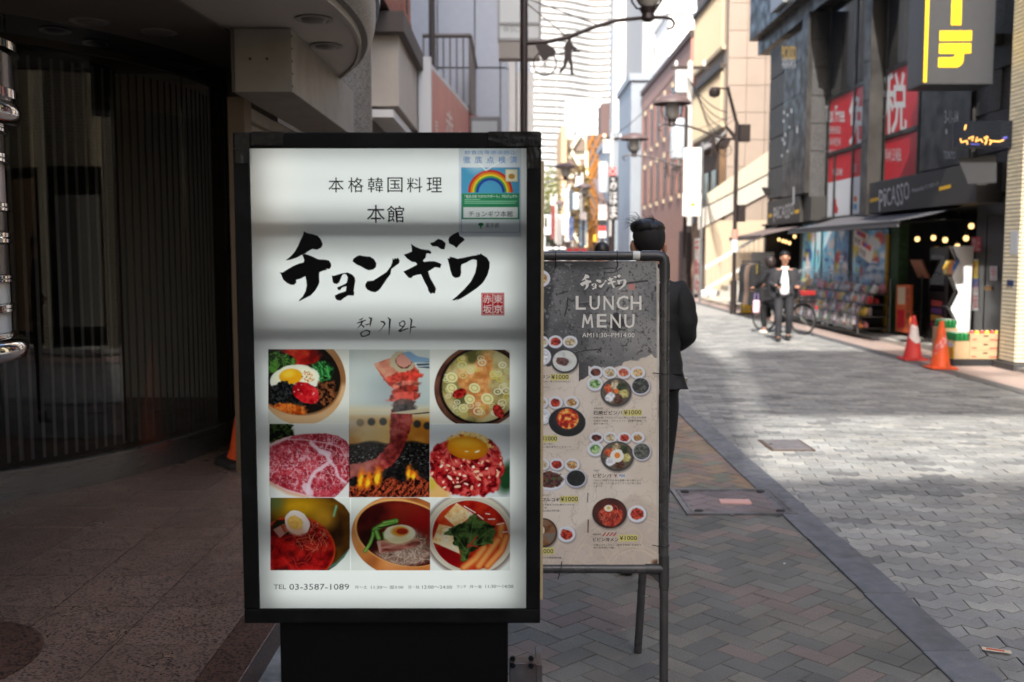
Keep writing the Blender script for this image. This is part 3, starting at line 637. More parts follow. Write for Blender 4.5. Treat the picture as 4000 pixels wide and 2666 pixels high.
for b0, b1 in bands:
    z0, z1 = zat(b0), zat(b1); h = z1 - z0
    MB().lathe([(.38, z0), (.402, z0 + h * .15), (.402, z0 + h * .4), (.396, z0 + h * .45), (.402, z0 + h * .55), (.402, z0 + h * .85), (.38, z1)], 40, (T.x, T.y, 0)).build('chrome_band', m_chrome, o, smooth=True)
drums = [(768, 722, S(206, 208, 206)), (700, 652, S(206, 206, 200)), (632, 562, S(26, 26, 26)), (530, 486, S(20, 20, 20)), (462, 372, S(190, 170, 160)), (345, 300, S(24, 24, 26))]
for i, (b0, b1, c) in enumerate(drums):
    d = MB().lathe([(.385, zat(b0)), (.385, zat(b1))], 40, (T.x, T.y, 0)).build('sign_drum', mat('drum%d' % i, c, .3, coat=.3), o, smooth=True)
def drum_fn(r): return lambda x, y: (T.x + r * math.sin(x), T.y - r * math.cos(x), y)
def drumtext(body, a0, a1, z0, z1, c, nm, vert=False):
    mb = MB(); textfit(mb, body, lambda x, y: drum_fn(.3875)(x, -y), a0, -z1, a1, -z0, vertical=vert); mb.build('drum_print', mat(nm, c, .4), o)
drumtext('惠', R(43), R(52), zat(342), zat(305), S(170, 165, 160), 'drum_grey_text')
drumtext('ギワ', R(40), R(54), zat(698), zat(658), S(20, 20, 22), 'drum_black_text')
drumtext('S', R(46), R(53), zat(520), zat(498), S(150, 130, 40), 'drum_gold_text')
MB().lathe([(.37, zat(272))] + torus_prof(.405, .05, zat(250)) + [(.40, zat(228))], 48, (T.x, T.y, 0)).build('bulge_ring', m_chrome, o, smooth=True)
MB().lathe([(.40, zat(226)), (.445, zat(220)), (.445, zat(200)), (.43, zat(195))], 48, (T.x, T.y, 0)).build('chrome_band', m_chrome, o, smooth=True)
MB().lathe([(.43, zat(196)), (.43, zat(116))], 48, (T.x, T.y, 0)).build('sign_drum', mat('drum_top', S(28, 28, 30), .25, coat=.4), o, smooth=True)
drumtext2 = MB(); textfit(drumtext2, 'Cherry', lambda x, y: drum_fn(.4325)(x, -y), R(8), -zat(135), R(58), -zat(186), bold=.01); drumtext2.build('drum_print', mat('drum_yellow', S(200, 180, 40), .4), o)
MB().lathe([(.43, zat(116)), (.452, zat(108)), (.452, zat(90)), (.40, zat(76)), (0, zat(74))], 48, (T.x, T.y, 0)).build('top_cap', m_chrome, o, smooth=True)

# ---- traffic cones
def cone(name, label, loc, h, cm, bm_, flat, group='traffic cones'):
    o = thing(name, label, 'traffic cone', loc, group, local=True)
    s = h / .7
    MB().lathe([(.150 * s, .035 * s), (.135 * s, .07 * s), (.035 * s, .66 * s), (.03 * s, .69 * s), (.018 * s, .70 * s), (0, .70 * s)], 28).build('cone_body', cm, o, smooth=True)
    if flat:
        MB().lathe([(.155 * s, .034 * s), (.155 * s, .05 * s)], 24).build('collar', cm, o, smooth=True)
        MB().box(-.19 * s, .19 * s, -.19 * s, .19 * s, 0.004, .034 * s).build('base', bm_, o, bevel=.012)
    else:
        pts = [(.215 * s * math.cos(R(a)), .215 * s * math.sin(R(a)), 0) for a in (22, 68, 112, 158, 202, 248, 292, 338)]
        MB().prism(pts, (0, 0, .045)).build('rubber_base', bm_, o, bevel=.008)
    return o
m_cone = mat('cone_orange', S(236, 92, 44), .5, var=.06, vs=6, dirt=S(150, 70, 40), ds=4, da=.3)
m_rub = mat('black_rubber', S(30, 29, 29), .75, var=.2, bump=.15)
p = gnd(590, 1062, .12)
cone('traffic_cone', 'orange cone with black rubber base tucked behind the lit sign', (p.x, p.y, .1225), .98, m_cone, m_rub, False)
# ================================================================ LIT SIGN
YS = 2.75
def sp(x, y): return at(x, y, YS)                # photo point on the sign's front
o = SIGN = thing('lit_restaurant_sign', 'tall black-framed backlit restaurant sign with brush lettering and food photos', 'sign', (-.335, YS + .1, 0))
m_fr = mat('sign_frame_black', S(7, 8, 9), .55, spec=.12, var=.25, vs=5, rvar=.12, bump=.04, bs=60, dirt=S(34, 36, 40), ds=14, da=.3)
XL, XR, ZT, ZB = -.760, .080, 1.975, .600
PX0, PX1, PZ0, PZ1 = -.716, .040, .642, 1.932
D = .19
f = MB(); f.box(XL, XR, YS - .006, YS + D, PZ1, ZT); f.build('frame_top', m_fr, o, bevel=.004)
f = MB(); f.box(XL, XR, YS - .006, YS + D, ZB, PZ0); f.build('frame_bottom', m_fr, o, bevel=.004)
f = MB(); f.box(XL, PX0, YS - .0055, YS + D - .001, PZ0, PZ1); f.build('frame_side', m_fr, o, bevel=.003)
f = MB(); f.box(PX1, XR, YS - .0055, YS + D - .001, PZ0, PZ1); f.build('frame_side', m_fr, o, bevel=.003)
MB().box(PX0, PX1, YS + D - .012, YS + D - .004, PZ0, PZ1).build('reflector_back', mat('reflector_white', S(60, 60, 62), .8), o)
MB().box(XR, XR + .008, YS + .02, YS + D - .02, .66, 1.9).build('side_edge', mat('aged_acrylic', S(190, 170, 130), .4), o)
# translucent panel lit by tubes inside the box
pm = bpy.data.materials.new('opal_acrylic'); MATS['opal'] = pm; pm.use_nodes = True; N = pm.node_tree.nodes; L = pm.node_tree.links; N.remove(N['Principled BSDF'])
tr = N.new('ShaderNodeBsdfTranslucent'); tr.inputs[0].default_value = (.80, .82, .80, 1); df = N.new('ShaderNodeBsdfDiffuse'); df.inputs[0].default_value = (.62, .64, .66, 1)
mx = N.new('ShaderNodeMixShader'); mx.inputs[0].default_value = .07; L.new(tr.outputs[0], mx.inputs[1]); L.new(df.outputs[0], mx.inputs[2])
gl = N.new('ShaderNodeBsdfGlossy'); gl.inputs['Roughness'].default_value = .08; mx2 = N.new('ShaderNodeMixShader'); mx2.inputs[0].default_value = .03; L.new(mx.outputs[0], mx2.inputs[1]); L.new(gl.outputs[0], mx2.inputs[2]); L.new(mx2.outputs[0], N['Material Output'].inputs[0])
MB().poly([(PX0, YS + .002, PZ0), (PX1, YS + .002, PZ0), (PX1, YS + .002, PZ1), (PX0, YS + .002, PZ1)]).build('acrylic_panel', pm, o)
tube_m = glow('tube_light', (.96, 1.0, .98, 1), 1.3)
for dy in (530, 770, 1008, 1225): z = dat(890, dy, YS).z; MB().box(PX0 + .01, PX1 - .01, YS + (.019 if dy < 800 else .028), YS + .12, z - .040, z + .040).build('band_blocker', mat('blocker_grey', S(70, 70, 74), .7), o)  # opaque boxes added behind the acrylic to dim it in bands
for dy in (420, 650, 888, 1115, 1330):
    for dz in (-.042, .042): z = dat(890, dy, YS).z + dz; MB().tube([(PX0 + .03, YS + .062, z), (PX1 - .03, YS + .062, z)], .011, 8).build('fluorescent_tube', tube_m, o)
MB().box(-.665, -.012, YS + .015, YS + D - .02, 0.03, ZB).build('base_cabinet', mat('base_black', S(6, 6, 7), .7, spec=.1, var=.2, vs=4), o, bevel=.004)
MB().box(-.72, .04, YS - .06, YS + D + .08, 0.012, .045).build('foot_plate', mat('foot_plate', S(22, 22, 23), .6), o, bevel=.004)
# bolted steel bracket plate
m_pl = mat('worn_steel', S(120, 128, 140), .35, metal=.85, var=.25, vs=9, dirt=S(96, 66, 44), ds=6, da=.8)
q0 = dat(1168, 1510, YS + .1); q1 = dat(1236, 1510, YS + .1)
pb = MB().box(-.008, q1.x, YS + .06, YS + .10, .20, q0.z).build('bracket_plate', m_pl, o, bevel=.003)
MB().box(q1.x - .006, q1.x + .012, YS + .055, YS + .19, .20, q0.z - .004).build('bracket_side', m_pl, o, bevel=.002)
for bx, by in ((1178, 1513), (1220, 1512), (1178, 1528), (1220, 1529)):
    c = dat(bx, by, YS + .057); MB().lathe([(0, -.010), (.0075, -.010), (.009, -.007), (.009, 0)], 6, (c.x, c.y, c.z), axis='y').build('bolt', mat('bolt_black', S(34, 38, 46), .3, metal=.8), pb)
# black tape on the corners, dented
m_tape = mat('black_tape', S(12, 12, 13), .35, spec=.25, bump=.35, bs=40, var=.3, vs=20)
def sfn(off): return lambda x, y: (lambda p: (p.x, p.y - off, p.z))(sp(x, y))
def tape(x0, y0, x1, y1, seed, off=.0085):
    rng = random.Random(seed); nx, ny = 9, 7; vs = []; fs = []
    for j in range(ny + 1):
        for i in range(nx + 1):
            p = sp(x0 + (x1 - x0) * i / nx, y0 + (y1 - y0) * j / ny); vs.append((p.x, p.y - off - rng.uniform(0, .0035), p.z))
    for j in range(ny):
        for i in range(nx): a = j * (nx + 1) + i; fs.append((a, a + 1, a + nx + 2, a + nx + 1))
    return MB().faces(vs, fs).build('tape', m_tape, o, smooth=True)
tape(1908, 516, 2108, 574, 1); tape(2056, 577, 2108, 660, 2); tape(922, 520, 978, 640, 3); tape(985, 516, 1110, 570, 4)

# lettering
m_ink = mat('sign_ink', S(8, 9, 11), .6, spec=.08)
G = crop(1080, 880, 2.6739, sfn(.0022))
CALL = [
 [(285,65),(330,85),(370,92),(430,110),(465,150),(485,200),(470,235),(425,258),(375,250),(330,275),(300,298),(265,312),(215,340),(150,362),(95,370),(150,325),(190,280),(225,220),(255,150),(280,100)],
 [(270,310),(300,300),(370,325),(440,358),(500,360),(550,370),(570,400),(575,430),(560,455),(540,462),(525,452),(528,468),(480,480),(450,495),(447,530),(450,600),(440,625),(410,680),(360,735),(300,765),(250,790),(232,795),(240,780),(275,745),(305,690),(318,630),(312,580),(302,535),(255,560),(205,572),(210,600),(185,625),(150,625),(110,605),(70,570),(55,530),(38,492),(65,495),(110,465),(180,425),(240,400),(285,390),(292,365)],
 [(578,525),(600,530),(680,505),(745,495),(790,515),(818,545),(825,580),(815,640),(808,690),(815,705),(808,738),(750,735),(710,760),(672,790),(635,785),(615,765),(610,735),(650,715),(725,690),(732,640),(690,650),(665,680),(640,675),(635,650),(660,640),(710,618),(735,600),(745,550),(735,525),(715,510),(690,520),(675,555),(655,600),(630,617),(600,610),(588,590)],
 [(870,315),(920,325),(980,330),(1020,355),(1045,400),(1040,440),(1010,465),(965,473),(930,460),(880,430),(840,415),(795,380),(805,350),(840,325)],
 [(1215,345),(1228,362),(1235,342),(1250,352),(1270,340),(1288,370),(1282,400),(1240,430),(1200,460),(1195,510),(1150,570),(1090,660),(1060,690),(1030,703),(990,695),(950,675),(928,645),(930,615),(950,585),(1010,580),(1080,535),(1150,490),(1195,430),(1210,390)],
 [(1405,195),(1450,225),(1510,250),(1560,258),(1600,262),(1620,285),(1610,302),(1580,295),(1565,300),(1560,340),(1530,372),(1545,385),(1590,378),(1650,378),(1690,390),(1725,408),(1710,450),(1690,445),(1655,440),(1620,465),(1585,485),(1605,550),(1640,610),(1668,665),(1655,715),(1630,710),(1612,720),(1585,685),(1580,655),(1545,590),(1510,515),(1470,520),(1425,535),(1410,555),(1380,550),(1345,510),(1325,485),(1390,455),(1470,412),(1455,390),(1415,385),(1365,350),(1330,308),(1370,295),(1415,275),(1412,240)],
 [(1605,185),(1640,178),(1690,143),(1730,155),(1765,185),(1768,205),(1755,255),(1720,252),(1680,225),(1630,222),(1612,205)],
 [(1795,150),(1805,125),(1845,95),(1900,70),(1915,115),(1950,130),(1968,155),(1920,195),(1880,240),(1850,215),(1800,190)],
 [(1785,345),(1810,350),(1808,330),(1850,338),(1890,352),(1960,340),(2050,320),(2095,315),(2100,300),(2115,312),(2130,295),(2160,315),(2200,340),(2228,390),(2225,450),(2205,520),(2160,600),(2100,655),(2020,710),(1950,755),(1875,792),(1895,770),(1860,788),(1832,785),(1880,745),(1960,670),(2030,590),(2075,500),(2092,420),(2090,365),(2050,358),(2010,375),(1985,392),(1935,412),(1928,440),(1930,500),(1920,535),(1900,548),(1865,553),(1835,530),(1815,470),(1800,400)]]
mb = MB(); shapes(mb, CALL, G); mb.build('brush_lettering', m_ink, o, label='bold black brush katakana')
mb = MB()
for pts, w in (([(862,992),(885,985),(908,968)],[6,14,5]), ([(842,1025),(890,1008),(935,992)],[8,16,10]), ([(900,1005),(878,1045),(843,1082)],[16,13,3]), ([(880,1035),(900,1050),(918,1068)],[5,14,16]), ([(965,965),(992,975),(985,1010),(978,1062)],[10,22,18,5]), ([(925,1042),(950,1040),(980,1028)],[6,12,8]),
               ([(905,1105),(880,1135),(890,1160),(925,1160),(970,1140),(975,1110),(945,1098),(905,1108)],[10,18,16,12,16,18,14,8]), ([(1088,1005),(1120,1012),(1135,1030),(1115,1060),(1090,1095),(1062,1115)],[10,20,18,8,6,3]), ([(1162,962),(1186,985),(1182,1040),(1176,1148)],[6,22,18,6]),
               ([(1315,1000),(1285,1025),(1290,1052),(1325,1060),(1345,1030),(1330,1002),(1312,1000)],[8,14,14,12,14,16,8]), ([(1338,1050),(1305,1085),(1275,1108),(1290,1112),(1340,1090),(1380,1078)],[10,14,20,14,14,10]), ([(1392,970),(1412,990),(1405,1050),(1394,1138)],[6,18,16,5]), ([(1400,1075),(1430,1062),(1460,1068)],[8,16,4])): stroke(mb, pts, w, G)
mb.build('hangul_lettering', m_ink, o)
K = crop(900, 500, 1.7426, sfn(.0022))
mb = MB(); x = 668
for i, ch in enumerate('本格韓国料理'): textfit(mb, ch, K, 668 + i * 133.6, 338, 668 + i * 133.6 + 104, 440, bold=.002)
textfit(mb, '本', K, 930, 525, 1052, 648, bold=.003); textfit(mb, '館', K, 1066, 530, 1183, 645, bold=.006); mb.build('lettering', m_ink, o)
C_ = crop(1020, 1920, 2.9588, sfn(.0022)); mb = MB()
m_ink2 = mat('sign_ink_grey', S(34, 36, 40), .6, spec=.1)
for tx, a, b, c, d in (('TEL', 148, 1076, 290, 1128), ('03-3587-1089', 328, 1068, 1018, 1136), ('月～土', 1085, 1086, 1226, 1124), ('11:30～', 1272, 1090, 1458, 1126), ('翌3:00', 1484, 1088, 1646, 1124), ('日・祝', 1706, 1086, 1830, 1124), ('12:00～24:00', 1862, 1086, 2208, 1124), ('ランチ', 2262, 1082, 2372, 1118), ('月～金', 2410, 1080, 2552, 1118), ('11:30～14:00', 2592, 1078, 2914, 1116)): textfit(mb, tx, C_, a, b, c, d)
mb.build('phone_lettering', m_ink2, o)
# red seal
m_inkp = paintmat('backlit_print', 'ink')
cv = Cv((1707, 1122, 1865, 1278), 2.0, (236, 232, 228)); cv.rect_(1709, 1124, 1863, 1276, (190, 30, 38), 1.0); cv.rect_(1714, 1129, 1858, 1271, (240, 235, 230), .8); cv.rect_(1717, 1132, 1784, 1268, (190, 30, 38), 1); cv.rect_(1789, 1132, 1855, 1268, (190, 30, 38), 1)
cv.build('seal_print', crop(900, 500, 1.7426, sfn(.0024)), m_inkp, o)
mb = MB(); K2 = crop(900, 500, 1.7426, sfn(.0032))
for ch, a, b in (('赤', 1720, 1136), ('坂', 1720, 1204), ('東', 1792, 1136), ('京', 1792, 1204)): textfit(mb, ch, K2, a, b, a + 60, b + 58, bold=.008)
mb.build('seal_lettering', mat('seal_white', S(228, 224, 220), .5), o)

# eight food photographs (printed film, lit from behind)
PR = sfn(.0018)
A_fn = crop(1020, 1350, 2.4118, PR); B_fn = crop(1350, 1350, 2.4119, PR); Cc_fn = crop(1020, 1920, 2.9588, PR); Dd_fn = crop(1350, 1920, 2.9584, PR)
st = 3.6
# bibimbap in a brass bowl
c = Cv((68, 36, 826, 736), st, (232, 230, 222), 3)
c.ell(390, 330, 408, 420, (208, 158, 108), 0, 3); c.tex(c.mell(390, 330, 408, 420), [(150, 100, 62), (214, 166, 118), (226, 184, 140)], 260, 2, .3)
c.put(c.mell(330, 300, 432, 345, 20, 10) * 0.9, (112, 66, 34)); inn = c.mell(330, 285, 425, 350, 18, 3); c.put(inn, (22, 16, 12))
c.tex(c.mell(360, 90, 190, 110, 0, 18, 20) * inn, [(120, 8, 4), (196, 26, 14), (214, 70, 34)], 70)
g = c.mell(170, 170, 150, 110, 0, 8, 25) * inn; c.tex(g, [(12, 24, 8), (40, 84, 26), (88, 140, 50)], 34, 4, 1, 1.3); c.strands(g, 40, 60, 7, [(70, 130, 40), (30, 70, 20), (104, 150, 66)])
g = c.mell(570, 250, 110, 100, 0, 8, 20) * inn; c.tex(g, [(8, 30, 10), (26, 92, 40), (60, 150, 70)], 30); c.strands(g, 30, 110, 12, [(40, 120, 56), (20, 80, 36), (90, 170, 90)], 60)
c.ell(320, 320, 232, 138, (236, 236, 224), -6, 4, 10, 60); c.ell(322, 300, 206, 108, (246, 240, 214), -6, 14); c.ell(280, 290, 108, 72, (238, 168, 16), -4, 4); c.ell(258, 268, 60, 34, (250, 204, 60), -10, 16)
g = c.mell(440, 290, 66, 50, 20, 8, 10); c.blobs(g, 60, 3, 6, [(214, 120, 40), (240, 180, 110), (190, 90, 30)])
g = c.mell(215, 455, 125, 118, 0, 6, 24); c.tex(g, [(2, 3, 4), (14, 16, 18), (48, 50, 52)], 16, 4, 1, 1.2); g2 = c.mell(350, 520, 110, 80, 10, 8, 24); c.tex(g2, [(2, 3, 4), (10, 10, 10), (40, 40, 38)], 14)
g = c.mell(610, 450, 110, 130, 20, 8, 28) * inn; c.tex(g, [(26, 10, 6), (72, 34, 18), (140, 84, 48)], 22, 4, 1, 1.3)
g = c.mell(425, 445, 130, 92, 25, 5, 12, 60); c.tex(g, [(150, 4, 14), (200, 14, 26), (226, 60, 62)], 60); c.blobs(g, 14, 3, 7, [(250, 170, 170), (236, 110, 116)], 2)
g = c.mell(250, 610, 180, 70, 4, 8, 18) * c.mell(330, 285, 425, 362, 18, 4); c.tex(g, [(120, 44, 8), (214, 96, 24), (236, 140, 60)], 40, 3); c.strands(g, 26, 90, 9, [(236, 130, 50), (190, 70, 16)], 80)
c.build('bibimbap_photo_print', A_fn, m_inkp, o)
# marbled beef
c = Cv((78, 738, 834, 1430), st, (228, 226, 226), 5)
g = c.mell(170, 830, 150, 120, 0, 6, 26) * (c.Y < 930); c.tex(g, [(6, 12, 4), (20, 34, 10), (60, 76, 30)], 24, 4, 1, 1.3)
body = c.mpoly([(60, 950), (150, 890), (280, 850), (420, 832), (600, 828), (730, 850), (800, 900), (840, 960), (845, 1180), (830, 1280), (770, 1360), (690, 1425), (560, 1440), (400, 1410), (240, 1370), (130, 1310), (60, 1270)], 5, 8, 90)
c.tex(body, [(150, 24, 40), (176, 40, 56), (200, 70, 84)], 70)
n1 = c.noise(46, 5); n2 = c.noise(30, 5); vein = np.clip(1 - np.abs(n1 - .5) * 17, 0, 1) * np.clip((c.noise(170, 2) - .25) * 3.0, 0.2, 1); vein2 = np.clip(1 - np.abs(n2 - .5) * 20, 0, 1) * .75
c.put(np.clip(vein + vein2, 0, .85) * body, (226, 190, 200))
for pts, w in (([(470, 920), (540, 980), (620, 1030), (650, 1090), (590, 1140), (510, 1190), (460, 1270), (440, 1380)], 34), ([(640, 1080), (700, 1150), (730, 1240), (800, 1290)], 22), ([(100, 930), (240, 880), (420, 890), (520, 905), (640, 920), (750, 960), (790, 1040), (770, 1100)], 10), ([(560, 1000), (640, 1020)], 50), ([(420, 1330), (460, 1390)], 70)):
    c.put(c.mline(pts, w, 7) * body * .9, (228, 200, 214))
c.put((c.mline([(60, 950), (280, 850)], 26, 8) + c.mline([(70, 1290), (250, 1370), (430, 1420)], 24, 8)).clip(0, .9) * body, (232, 206, 208))
c.put(c.mline([(60, 1280), (250, 1385), (450, 1438)], 30, 16) * (1 - body) * .6, (210, 130, 80))
c.build('marbled_beef_photo_print', A_fn, m_inkp, o)
# meat lifted with tongs over the grill
c = Cv((828, 40, 1588, 1430), st, (186, 194, 196), 9)
c.tex(np.ones_like(c.X), [(160, 170, 174), (190, 198, 198), (206, 208, 204)], 400, 2)
c.put(np.clip((c.Y - 540) / 60, 0, 1), (222, 208, 176)); g = np.clip((c.Y - 640) / 70, 0, 1); c.tex(g, [(190, 118, 34), (220, 152, 60), (232, 186, 110)], 200, 3); c.put(g * np.clip((1180 - c.X) / 420, 0, .75) * np.clip((940 - c.Y) / 200, 0, 1), (206, 200, 194))
for x, y in ((935, 722), (1040, 715), (1150, 712), (1470, 735), (1565, 752)): c.put(c.mell(x, y, 36, 36, 0, 8) * (.45 if x < 1000 else .95), (44, 44, 46))
g = np.clip((c.Y - 900 - 14 * np.sin(c.X / 60)) / 30, 0, 1); c.put(g, (18, 16, 16)); c.tex(g * .8, [(8, 8, 9), (20, 18, 18), (44, 36, 34)], 18)
for k in range(90): c.ell(c.rng.uniform(840, 1580), c.rng.uniform(930, 1130), c.rng.uniform(3, 9), 2.4, (150, 150, 150), -20, 2)
meat = c.mpoly([(1225, 600), (1430, 600), (1420, 720), (1385, 850), (1340, 960), (1290, 1060), (1200, 1150), (1080, 1200), (900, 1230), (835, 1250), (835, 1120), (960, 1100), (1080, 1060), (1160, 980), (1215, 900), (1215, 760)], 8, 10)
c.tex(meat, [(92, 16, 14), (156, 36, 34), (190, 84, 76)], 50, 5); c.put(meat * np.clip((1130 - c.X) / 250, 0, .55), (170, 120, 110))
g = np.clip((c.Y - 1290 + (c.X - 840) * .09 + 26 * np.sin(c.X / 37)) / 26, 0, 1); c.tex(g, [(30, 8, 6), (140, 48, 26), (206, 96, 56), (110, 34, 20)], 26, 4, 1, 1.4)
for k in range(12): x = 860 + k * 66; c.line([(x, 1420), (x + 110, 1280)], 9, (46, 12, 8), 6)
for x, y, h, w in ((940, 1260, 150, 34), (1010, 1270, 120, 40), (1100, 1230, 150, 40), (1395, 1190, 110, 30), (1440, 1210, 60, 36)):
    c.ell(x, y, w, h / 1.7, (230, 110, 20), 8, 14, 18); c.ell(x - 4, y + 20, w * .5, h / 2.6, (250, 206, 40), 8, 8, 10)
top = c.mpoly([(1065, 175), (1240, 110), (1440, 170), (1490, 240), (1480, 330), (1450, 400), (1260, 400), (1200, 370), (1130, 280)], 4, 6); c.tex(top, [(170, 48, 38), (206, 100, 76), (224, 164, 138)], 60, 4)
c.put(c.mpoly([(1065, 175), (1220, 120), (1290, 240), (1180, 320)], 10) * .7, (214, 158, 132))
for y, w, c0 in ((300, 160, (196, 60, 48)), (370, 130, (214, 110, 92)), (420, 112, (150, 40, 30)), (480, 150, (190, 64, 52)), (545, 116, (84, 60, 56)), (590, 110, (60, 52, 52))):
    g = c.mell(1350, y, w, 44, -6, 6, 16, 40); c.tex(g, [tuple(int(v * .6) for v in c0), c0, tuple(min(255, int(v * 1.25)) for v in c0)], 44, 4)
c.ell(1330, 150, 118, 96, (190, 176, 148), 10, 3, 12, 26); c.ell(1345, 150, 78, 68, (120, 70, 60), 10, 3, 8, 26); c.ell(1345, 140, 70, 60, (214, 150, 134), 0, 4, 12, 30)
c.poly([(1330, 70), (1400, 55), (1470, 100), (1585, 120), (1585, 150), (1430, 160)], (130, 160, 190), 3); c.poly([(1460, 165), (1585, 150), (1585, 215), (1480, 205)], (70, 84, 100), 3)
for y0 in (168, 196): c.line([(1450, y0), (1585, y0 - 6)], 7, (220, 224, 226), 2)
c.poly([(1190, 634), (1585, 582), (1585, 625), (1400, 640)], (206, 190, 160), 3); c.poly([(1400, 640), (1585, 620), (1585, 634), (1450, 646)], (70, 60, 48), 3)
c.put(c.mell(1180, 560, 240, 200, 20, 120) * .22, (206, 206, 206)); c.put(c.mell(1000, 900, 240, 220, 0, 160) * .25, (196, 190, 188))
c.build('grilled_meat_photo_print', A_fn, m_inkp, o)
# chicken soup
c = Cv((790, 40, 1546, 738), st, (232, 230, 224), 12)
c.ell(1262, 385, 430, 392, (98, 58, 44), -20, 4); c.tex(c.mell(1262, 385, 430, 392, -20), [(78, 44, 34), (120, 76, 58)], 120, 3); c.ell(1275, 380, 396, 364, (34, 22, 18), -20, 6); inn = c.mell(1278, 378, 372, 342, -20, 5); c.tex(inn, [(96, 92, 50), (150, 136, 84), (182, 160, 104), (198, 184, 140)], 120)
g = c.mpoly([(1290, 60), (1370, 60), (1400, 260), (1350, 420), (1380, 560), (1300, 690), (1170, 650), (1160, 480), (1060, 330), (1060, 220), (1200, 180)], 16, 30, 90) * inn; c.tex(g, [(190, 118, 60), (224, 158, 96), (236, 194, 140)], 70, 4)
for k in range(44):
    a = c.rng.uniform(0, 6.28); rr = c.rng.uniform(.45, .97); x, y = 1278 + 360 * rr * math.cos(a), 378 + 330 * rr * math.sin(a); q = c.rng.uniform(20, 48); cl = [(226, 216, 176), (206, 206, 140), (214, 196, 90), (236, 230, 204)][c.rng.integers(4)]
    m_ = (c.mell(x, y, q, q * .8, 0, 2) - c.mell(x, y, q * .68, q * .5, 0, 2)).clip(0, 1) * inn; c.put(m_ * .85, cl); c.put(c.mell(x, y, q * .3, q * .24, 0, 2) * inn * .7, cl)
for x, y, q in ((1000, 300, 56), (1000, 400, 50), (1215, 400, 54), (1170, 505, 50), (1335, 500, 60), (1110, 590, 46)): c.ell(x, y, q, q * .85, (230, 220, 170), 20, 3); c.put((c.mell(x, y, q * .7, q * .56, 20, 2) - c.mell(x, y, q * .45, q * .34, 20, 2)).clip(0, 1), (200, 186, 110))
for x, y, a in ((1075, 450, -20), (1440, 620, 60)): g = c.mell(x, y, 70, 44, a, 3, 6); c.tex(g, [(96, 8, 10), (160, 24, 22), (196, 60, 50)], 22)
c.build('chicken_soup_photo_print', B_fn, m_inkp, o)
# raw beef with yolk
c = Cv((794, 742, 1548, 1430), st, (214, 216, 222), 15)
c.put(c.mell(1530, 1240, 90, 150, 20, 30), (30, 70, 36)); c.put(c.mell(850, 1400, 130, 120, 0, 30), (226, 178, 110)); c.put(c.mell(800, 1300, 50, 60, 0, 20), (206, 180, 60))
body = c.mpoly([(790, 1010), (860, 930), (960, 880), (1100, 810), (1240, 850), (1370, 880), (1440, 960), (1500, 1130), (1470, 1240), (1440, 1360), (1300, 1420), (1100, 1420), (930, 1370), (840, 1280), (790, 1220)], 8, 22, 50)
c.tex(body, [(92, 4, 10), (158, 14, 22), (190, 40, 44), (214, 90, 84)], 40, 5, 1, 1.2); c.strands(body, 60, 80, 9, [(200, 50, 50), (120, 8, 14), (224, 120, 110)])
g = c.mpoly([(930, 900), (1080, 800), (1180, 810), (1330, 860), (1400, 960), (1340, 980), (1200, 880), (1000, 900)], 12, 18); c.blobs(g, 130, 8, 14, [(240, 206, 130), (246, 224, 170), (226, 180, 96)])
c.blobs(body * (c.Y > 1040), 44, 6, 13, [(240, 200, 170), (236, 170, 140), (248, 226, 206)], 2, asp=2.6)
c.ell(1150, 965, 192, 108, (200, 116, 10), 6, 4); c.ell(1145, 945, 168, 80, (228, 150, 20), 6, 26); c.ell(1120, 915, 110, 40, (240, 178, 50), 4, 24); c.ell(1240, 998, 26, 9, (255, 244, 220), -20, 3); c.ell(1140, 998, 18, 6, (255, 240, 200), 0, 3)
c.build('raw_beef_photo_print', B_fn, m_inkp, o)
# red noodles in a brass bowl
c = Cv((108, 72, 1028, 912), 4.4, (230, 232, 228), 18)
bowl = c.mpoly([(108, 72), (830, 72), (960, 160), (1028, 260), (1028, 650), (960, 760), (860, 860), (780, 912), (108, 912)], 4); c.tex(bowl, [(46, 22, 8), (96, 56, 10), (60, 34, 14)], 260, 2)
c.put(c.mell(440, 190, 300, 140, 0, 90) * bowl, (190, 142, 20)); c.put(c.mell(720, 330, 130, 110, 0, 60) * bowl * .8, (206, 150, 40)); c.put(c.mell(150, 120, 110, 110, 0, 60) * .8 * bowl, (84, 100, 60)); c.put(c.mline([(870, 170), (840, 280)], 20, 12) * bowl, (120, 190, 160)); c.put(c.mline([(720, 912), (880, 830), (1010, 690)], 30, 10) * bowl * .9, (70, 120, 110))
soup = c.mell(420, 650, 440, 365, 12, 6); c.tex(soup, [(96, 4, 6), (150, 10, 12), (184, 24, 20)], 90, 4); c.put((soup - c.mell(420, 655, 425, 350, 12, 6)).clip(0, 1), (206, 70, 20))
g = soup * c.mell(600, 520, 260, 200, 0, 40); c.strands(g, 70, 130, 5, [(214, 110, 80), (200, 70, 50), (236, 160, 120)]); c.strands(soup, 40, 160, 8, [(120, 4, 8), (190, 40, 34)])
c.ell(240, 420, 110, 80, (40, 36, 20), 20, 10, 20); c.poly([(140, 440), (270, 370), (310, 460), (220, 535)], (196, 140, 130), 4); c.poly([(220, 390), (290, 380), (320, 450), (270, 480)], (170, 70, 44), 4)
c.ell(418, 360, 150, 128, (240, 224, 220), 40, 4, 12, 60); c.ell(400, 440, 110, 60, (236, 190, 170), 20, 20); c.ell(395, 360, 92, 74, (240, 184, 90), 30, 8, 10); c.tex(c.mell(400, 360, 80, 62, 30, 8) * .6, [(236, 170, 70), (250, 216, 130)], 30)
c.build('spicy_noodle_photo_print', Cc_fn, m_inkp, o)
